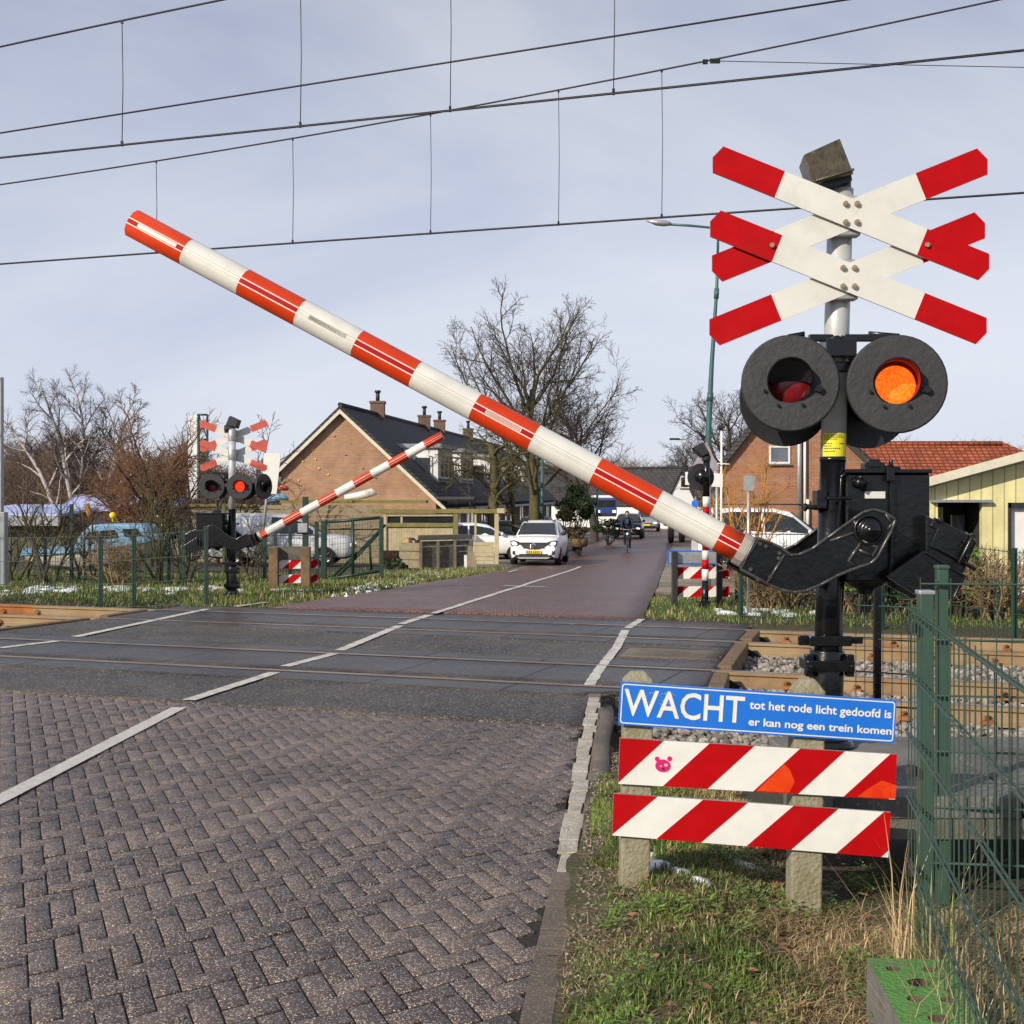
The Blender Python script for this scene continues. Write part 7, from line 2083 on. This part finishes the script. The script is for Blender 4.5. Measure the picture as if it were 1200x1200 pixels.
    for sg in (-1, 1):
        mb = MB(); c = Vector((.28 * sg, -.25, 1.045)); mb.sphere(c, .042, 8, sq=(.8, 1.1, .8))
        for q in range(4): mb.tube([c + Vector((.022 * (q - 1.5), -.03, .01)), c + Vector((.022 * (q - 1.5), -.065, -.01)), c + Vector((.022 * (q - 1.5), -.06, -.04))], .010, 5)
        mb.tube([c + Vector((-.03 * sg, 0, .0)), c + Vector((-.05 * sg, -.03, -.02))], .011, 5); mb.build('hand', M['skin'], body)
cyclist()

# ------------------------------------------------------------------ trees and shrubs
def grow(P, base, seed, mbs):
    """P: per level dict n, len ratio, angle, wobble, up; radii taper; mbs[level] receives the tubes"""
    rr = random.Random(seed)
    def branch(p, d, L, r, lvl):
        sp = P[lvl]; r = max(r, P[0].get('rmin', .006)); ns = sp.get('seg', 4); pts, rs = [p], [r]; dirs = [d]
        for i in range(ns):
            d = (d + Vector((rr.gauss(0, 1), rr.gauss(0, 1), rr.gauss(0, 1))) * sp.get('wob', .12) + Vector((0, 0, sp.get('up', 0)))).normalized()
            p = p + d * (L / ns); pts.append(p); rs.append(max(r * (1 - (i + 1) / ns * sp.get('tap', .6)), P[0].get('rmin', .006) * .7)); dirs.append(d)
        mbs[min(lvl, len(mbs) - 1)].tube(pts, rs, sp.get('sides', 5), cap=False)
        if lvl + 1 < len(P):
            nx = P[lvl + 1]; n = nx['n']; n = n if isinstance(n, int) else rr.randint(*n)
            t0 = nx.get('from', .3); ph = rr.uniform(0, 6.28)
            for k in range(n):
                t = t0 + (1 - t0) * (k + rr.random() * .8) / n; t = min(t, .999); f = t * ns; i = int(f)
                q = pts[i].lerp(pts[i + 1], f - i); dd = dirs[i + 1]
                u = dd.orthogonal().normalized(); w = dd.cross(u); ph += 2.4 + rr.uniform(-.5, .5)
                a = nx.get('ang', 45) * rr.uniform(.7, 1.25); a = R(a)
                nd = (dd * math.cos(a) + (u * math.cos(ph) + w * math.sin(ph)) * math.sin(a)).normalized()
                branch(q, nd, L * nx['ratio'] * rr.uniform(.65, 1.2) * (1 - nx.get('short', .45) * (t - t0) / (1 - t0 + 1e-6)), min(rs[i] * .8, r * nx.get('rr', .5)) * rr.uniform(.7, 1.0), lvl + 1)
    branch(Vector(base), Vector(P[0].get('dir', (0, 0, 1))).normalized(), P[0]['L'], P[0]['r'], 0)
def tree(name, label, base, seed, P, mtrunk, mcrown, cat='tree', stems=1, spread=.3, group=None, split=2):
    root = thing(name, label, cat, base, group)
    a, b = MB(), MB(); rr = random.Random(seed)
    for k in range(stems):
        Q = [dict(p) for p in P]
        if stems > 1:
            t = 6.28 * k / stems + rr.random(); Q[0]['dir'] = (math.cos(t) * spread * rr.uniform(.4, 1.2), math.sin(t) * spread * rr.uniform(.4, 1.2), 1); Q[0]['L'] *= rr.uniform(.7, 1.1)
        grow(Q, Vector(base) + (Vector((rr.gauss(0, .12), rr.gauss(0, .12), 0)) if stems > 1 else Vector()), seed * 31 + k, [a] * split + [b])
    a.build('trunk', M[mtrunk], root, fix=False); b.build('branches', M[mcrown], root, fix=False)
    return root
# the big bare tree over the road, and the one behind
big = [dict(L=7.6, r=.32, rmin=.0085, seg=9, wob=.06, tap=.75, sides=9), dict(n=20, ratio=.86, ang=46, rr=.34, **{'from': .30}, seg=7, wob=.12, up=.10, tap=.78, sides=6, short=.30),
       dict(n=10, ratio=.42, ang=42, rr=.40, **{'from': .15}, seg=4, wob=.15, up=.06, tap=.7, sides=4), dict(n=9, ratio=.50, ang=42, rr=.5, **{'from': .12}, seg=3, wob=.18, up=.05, tap=.6, sides=3), dict(n=4, ratio=.6, ang=40, rr=.6, **{'from': .2}, seg=2, wob=.2, up=.04, tap=.5, sides=3)]
b0 = G(621, 650); tree('bare_tree', 'tallest bare tree in the middle, wide crown above the boom', Vector((W(622, 0, 62).x, 62, -.95)), 12, big, 'barkm', 'twig', split=2)
med = [dict(L=6.9, r=.24, rmin=.0095, seg=8, wob=.06, tap=.75, sides=8), dict(n=17, ratio=.82, ang=48, rr=.38, **{'from': .25}, seg=5, wob=.14, up=.09, tap=.75, sides=5, short=.5),
       dict(n=9, ratio=.46, ang=42, rr=.45, **{'from': .15}, seg=3, wob=.15, up=.05, tap=.7, sides=3), dict(n=8, ratio=.52, ang=40, rr=.5, **{'from': .12}, seg=2, wob=.18, up=.04, tap=.6, sides=3), dict(n=4, ratio=.6, ang=40, rr=.6, **{'from': .2}, seg=2, wob=.2, tap=.5, sides=3)]
tree('bare_tree', 'bare tree with fine twigs behind the big one, right of it', Vector((W(697, 0, 76).x, 76, -.95)), 5, med, 'bark', 'twig')
gn = [dict(L=4.7, r=.26, rmin=.010, seg=6, wob=.06, tap=.35, sides=8), dict(n=12, ratio=.80, ang=62, rr=.36, **{'from': .30}, seg=6, wob=.22, up=-.01, tap=.7, sides=5, short=.2),
      dict(n=7, ratio=.50, ang=52, rr=.5, **{'from': .2}, seg=4, wob=.25, up=-.03, tap=.7, sides=4), dict(n=6, ratio=.5, ang=45, rr=.5, **{'from': .2}, seg=3, wob=.25, up=-.03, tap=.6, sides=3), dict(n=4, ratio=.6, ang=40, rr=.6, **{'from': .3}, seg=2, wob=.2, tap=.5, sides=3)]
tree('mossy_tree', 'gnarled mossy tree with drooping branches beside the carport post', Vector((W(575, 0, 56).x, 56, -.95)), 21, gn, 'barkm', 'twigo', split=2)
sml = [dict(L=3.6, r=.15, seg=5, wob=.06, tap=.4, sides=7), dict(n=5, ratio=.65, ang=32, rr=.55, **{'from': .45}, seg=4, wob=.12, up=.1, tap=.7, sides=5), dict(n=6, ratio=.5, ang=42, rr=.45, **{'from': .2}, seg=3, wob=.2, tap=.7, sides=3), dict(n=5, ratio=.5, ang=40, rr=.5, **{'from': .2}, seg=2, wob=.2, tap=.6, sides=3)]
tree('mossy_tree', 'slim green-mossed tree between the gnarled tree and the tallest one', Vector((W(603, 0, 57).x, 57, -.95)), 8, sml, 'barkm', 'barkm')
# birches, brown bush tree, thin trees on the left
bir = [dict(L=8.6, r=.15, rmin=.0055, seg=8, wob=.09, up=.03, tap=.75, sides=6), dict(n=10, ratio=.36, ang=38, rr=.5, **{'from': .35}, seg=4, wob=.16, up=.06, tap=.8, sides=4), dict(n=9, ratio=.5, ang=40, rr=.4, **{'from': .15}, seg=3, wob=.2, up=.0, tap=.7, sides=3), dict(n=13, ratio=.6, ang=38, rr=.5, **{'from': .1}, seg=3, wob=.2, up=-.06, tap=.6, sides=3)]
tree('birch', 'pale birch with several stems, tallest of the left group', Vector((W(100, 0, 54).x, 54, -.95)), 4, bir, 'birch', 'twig', stems=2, spread=.16)
b2 = [dict(p) for p in bir]; b2[0]['L'] = 6.6
tree('birch', 'lower birch leaning left beside the tallest birch', Vector((W(76, 0, 55).x, 55, -.95)), 9, b2, 'birch', 'twig', stems=3, spread=.42)
brn = [dict(rmin=.008, L=2.9, r=.16, seg=4, wob=.1, tap=.3, sides=6), dict(n=16, ratio=1.0, ang=42, rr=.45, **{'from': .3}, seg=5, wob=.16, up=.06, tap=.8, sides=4, short=.1), dict(n=12, ratio=.45, ang=42, rr=.4, **{'from': .1}, seg=3, wob=.2, tap=.7, sides=3), dict(n=11, ratio=.6, ang=40, rr=.5, **{'from': .1}, seg=2, wob=.2, tap=.6, sides=3)]
tree('brown_tree', 'dense rusty brown leafless tree behind the boat', Vector((W(176, 0, 40).x, 40, -.9)), 6, brn, 'bark', 'twigb', stems=1)
b3 = [dict(p) for p in brn]; b3[0]['L'] = 2.2
tree('brown_tree', 'lower rusty brown leafless tree left of the billboard', Vector((W(150, 0, 44).x, 44, -.9)), 16, b3, 'bark', 'twigb', stems=1)
thin = [dict(rmin=.010, L=5.2, r=.09, seg=7, wob=.07, up=.02, tap=.8, sides=5), dict(n=9, ratio=.42, ang=45, rr=.5, **{'from': .25}, seg=4, wob=.14, up=.07, tap=.7, sides=3), dict(n=6, ratio=.45, ang=40, rr=.5, **{'from': .2}, seg=2, wob=.2, tap=.6, sides=3), dict(n=3, ratio=.5, ang=40, rr=.5, **{'from': .2}, seg=2, wob=.2, tap=.6, sides=3)]
tree('thin_tree', 'thin leafless tree rising behind the far crosses', Vector((W(262, 0, 48).x, 48, -.9)), 3, thin, 'bark', 'twig', stems=3, spread=.42)
tree('thin_tree', 'thin leafless tree left of the white lattice board', Vector((W(205, 0, 50).x, 50, -.9)), 13, thin, 'bark', 'twigb', stems=2, spread=.4)
r1 = [dict(p) for p in med]; r1[0]['L'] = 6.8
tree('bare_tree', 'bare tree behind the teal lamp post and the red brick gable', Vector((W(852, 0, 78).x, 78, -.9)), 25, r1, 'bark', 'twig')
r1b = [dict(p) for p in med]; r1b[0]['L'] = 5.2
tree('bare_tree', 'distant bare tree left of the teal lamp post', Vector((W(806, 0, 118).x, 118, -.9)), 26, r1b, 'bark', 'twig')
shr = [dict(L=1.2, r=.03, seg=4, wob=.1, up=.02, tap=.6, sides=4), dict(n=6, ratio=.6, ang=35, rr=.6, **{'from': .2}, seg=3, wob=.2, tap=.7, sides=3), dict(n=6, ratio=.6, ang=40, rr=.6, **{'from': .2}, seg=2, wob=.2, tap=.7, sides=3)]
def shrub(label, x, Y, k, seed, m1, m2, stems, spread, name='bare_shrub', dz=0):
    P = [dict(p) for p in shr]; P[0]['L'] *= k; P[0]['r'] *= k ** .5
    X = (x - 600) / FOC * Y; return tree(name, label, Vector((X, Y, gz(X, Y) - .05)), seed, P, m1, m2, 'shrub', stems, spread, split=1)
shrub('yellow-twigged willow shrub in front of the red brick gable', 872, 33, 2.2, 2, 'twigy', 'twigy', 6, .40, 'willow_shrub')
shrub('tangled bare shrub at the far left behind the fence', 22, 27.5, 1.3, 3, 'twigo', 'twigo', 6, .5)
shrub('tangled bare shrub with a thick dark stem in front of the boat', 56, 27, 1.6, 4, 'bark', 'twigo', 4, .4)
shrub('olive bare shrub between boat and far signal', 186, 27, 1.45, 5, 'twigo', 'twigo', 5, .4)
shrub('thin bare shrub between far signal and white van', 296, 31, 1.0, 61, 'bark', 'twigo', 5, .4)
shrub('straggly bare shrub close to the boat bow', 104, 28.5, 1.15, 62, 'bark', 'twigb', 5, .45)
shrub('pale dead stems below the boat cabin', 140, 26.5, .75, 63, 'twigd', 'twigd', 14, .5, 'dry_shrub')
shrub('low bare shrub right of the boat stern', 212, 28, 1.2, 6, 'twigo', 'twig', 5, .4)
for i, (x, Y, k, lb) in enumerate(((893, 20.6, .62, 'dry brown stems left of the near signal pole'), (925, 20.6, .66, 'dry brown stems just left behind the near signal pole'), (990, 20.0, .62, 'dry brown stems right behind the near signal pole'), (1062, 19.6, .66, 'dry brown stems before the yellow building'), (1112, 19.2, .75, 'dry brown stems under the porch of the yellow building'), (1165, 18.8, .7, 'dry brown stems before the white door'))):
    shrub(lb, x, Y, k, 40 + i, 'twigd', 'twigd', 26, .55, 'dry_shrub')
def leafy(name, label, c, rad, n, size, m, seed, stem=True, cat='shrub', lobes=7, dens=.5):
    """crown of small leaf faces gathered in clumps over a woody core"""
    root = thing(name, label, cat, (c[0], c[1], gz(c[0], c[1]) - .05)); rr = random.Random(seed); mb = MB()
    c = Vector(c); cl = []
    for k in range(lobes * 6):
        v = Vector((rr.gauss(0, 1), rr.gauss(0, 1), rr.gauss(0, .9))).normalized(); q = rr.uniform(.45, .92)
        cl.append((c + Vector((v.x * rad[0], v.y * rad[1], v.z * rad[2])) * q, rr.uniform(.16, .34)))
    for i in range(n):
        cc, cr_ = rr.choice(cl); v = Vector((rr.gauss(0, 1), rr.gauss(0, 1), rr.gauss(0, 1))).normalized()
        p = cc + Vector((v.x * rad[0], v.y * rad[1], v.z * rad[2])) * cr_ * rr.uniform(.5, 1.05)
        if p.z < gz(p.x, p.y): continue
        nrm = (v + Vector((rr.gauss(0, .6), rr.gauss(0, .6), rr.gauss(0, .6)))).normalized(); u = nrm.orthogonal().normalized(); u = Matrix.Rotation(rr.uniform(0, 6.28), 3, nrm) @ u; w = nrm.cross(u); s = size * rr.uniform(.6, 1.3)
        b = len(mb.v); mb.v += [p - u * s, p - w * s * .5, p + u * s, p + w * s * .5]; mb.f.append([b, b + 1, b + 2, b + 3]); mb.m.append(0); mb.s.append(False)
    mb.build('foliage', M[m], root, fix=False)
    mb = MB(); g = Vector((c.x, c.y, gz(c.x, c.y) - .1))
    for k in range(9):
        q = rr.choice(cl)[0]; mb.tube([g + Vector((rr.gauss(0, .06), rr.gauss(0, .06), 0)), g.lerp(q, .5) + Vector((rr.gauss(0, .06), rr.gauss(0, .06), 0)), q], [.04, .025, .008], 5)
    mb.build('stem', M['bark'], root, fix=False)
    return root
Y = 63; leafy('topiary_shrub', 'round dark green evergreen beside the road, behind the white crossover car', W(674, 594, Y), (1.05, 1.0, .95), 9000, .055, 'leafd', 1)
leafy('topiary_shrub', 'small olive evergreen ball before the larger dark one', W(661, 602, 60), (.42, .4, .38), 2600, .04, 'leafo', 2)
leafy('dry_bush', 'low brown heather-like bush in front of the evergreens', W(678, 621, 58), (.42, .4, .32), 1800, .035, 'gr4', 3)
leafy('hedge_bush', 'dark low bush right of the evergreen, beside a white post', W(713, 618, 70), (.9, .6, .5), 2600, .05, 'leafd', 4)
leafy('green_shrub', 'fresh green laurel bush right of the near signal pole', W(1010, 668, 19.2), (.42, .35, .36), 1700, .045, 'leafg', 5)
leafy('green_shrub', 'fresh green bush before the corner of the yellow building', W(1062, 680, 19.4), (.42, .35, .34), 1700, .045, 'leafg', 6)
leafy('green_shrub', 'tall fresh green bush behind the counterweight', W(1130, 668, 19.0), (.25, .25, .62), 1400, .04, 'leafg', 7)
leafy('dark_bush', 'dark green bush beside the log pile at the gate', W(462, 664, 42), (.42, .35, .34), 2000, .045, 'leafd', 8)
# planter bowl by the road
root = thing('planter_pot', 'round brown planter under the heather-like bush', 'planter', W(678, 640, 58)); mb = MB(); c = W(678, 641, 58); mb.lathe([(.25, 0), (.36, .02), (.42, .35), (.38, .36)], c, (0, 0, 1), 20); mb.build('pot', M['woodb'], root)
# far woods: too many to count
def wood(name, spec, m, seed):
    rr = random.Random(seed); mb = MB()
    for (x0, x1, Y0, Y1, top, n, jag) in spec:
        for _ in range(n):
            Y = rr.uniform(Y0, Y1); x = rr.uniform(x0, x1); t = top(x) + rr.gauss(0, jag)
            b = W(x, 0, Y); zt = W(0, t, Y0).z * rr.uniform(.86, 1.05); b.z = ZG - .1; h = zt - b.z
            if h < 1: continue
            def tri(p, q, w):
                d = (q - p); s = Vector((d.z, rr.uniform(-.3, .3) * d.z, -d.x)).normalized() * w; k = len(mb.v); mb.v += [p - s, p + s, q]; mb.f.append([k, k + 1, k + 2]); mb.m.append(0); mb.s.append(False)
            tri(b, b + Vector((rr.gauss(0, .3), 0, h * .95)), .05 + .006 * h)
            for q in range(34):
                f = rr.uniform(.22, .95); p = b + Vector((0, 0, h * f)); L = h * .30 * (1.15 - f * .8) * rr.uniform(.5, 1.2); a = rr.uniform(0, 6.28); e = p + Vector((math.cos(a) * L, math.sin(a) * L, L * rr.uniform(.4, 1.3)))
                tri(p, e, .020 + .002 * L)
                for _k in range(3):
                    g = p.lerp(e, rr.uniform(.3, 1)); a2 = a + rr.gauss(0, .9); tri(g, g + Vector((math.cos(a2), math.sin(a2), rr.uniform(.3, 1.4))) * L * .45, .014)
    return tag(mb.build(name, M[m], fix=False), kind='stuff')
wood('far_wood', [(630, 860, 150, 190, lambda x: 541 + 6 * math.sin(x * .05) + (16 if x > 800 else 0), 420, 4), (560, 700, 125, 140, lambda x: 536, 60, 6)], 'wood_far2', 3)
wood('left_wood', [(-40, 240, 78, 96, lambda x: 527 + 12 * math.sin(x * .045 + 1) - (12 if x < 60 else 0), 300, 10), (-40, 100, 90, 100, lambda x: 512, 50, 8), (240, 340, 90, 110, lambda x: 545, 70, 6)], 'wood_far', 4)
wood('right_wood', [(1000, 1230, 120, 140, lambda x: 519, 90, 4)], 'wood_far2', 5)
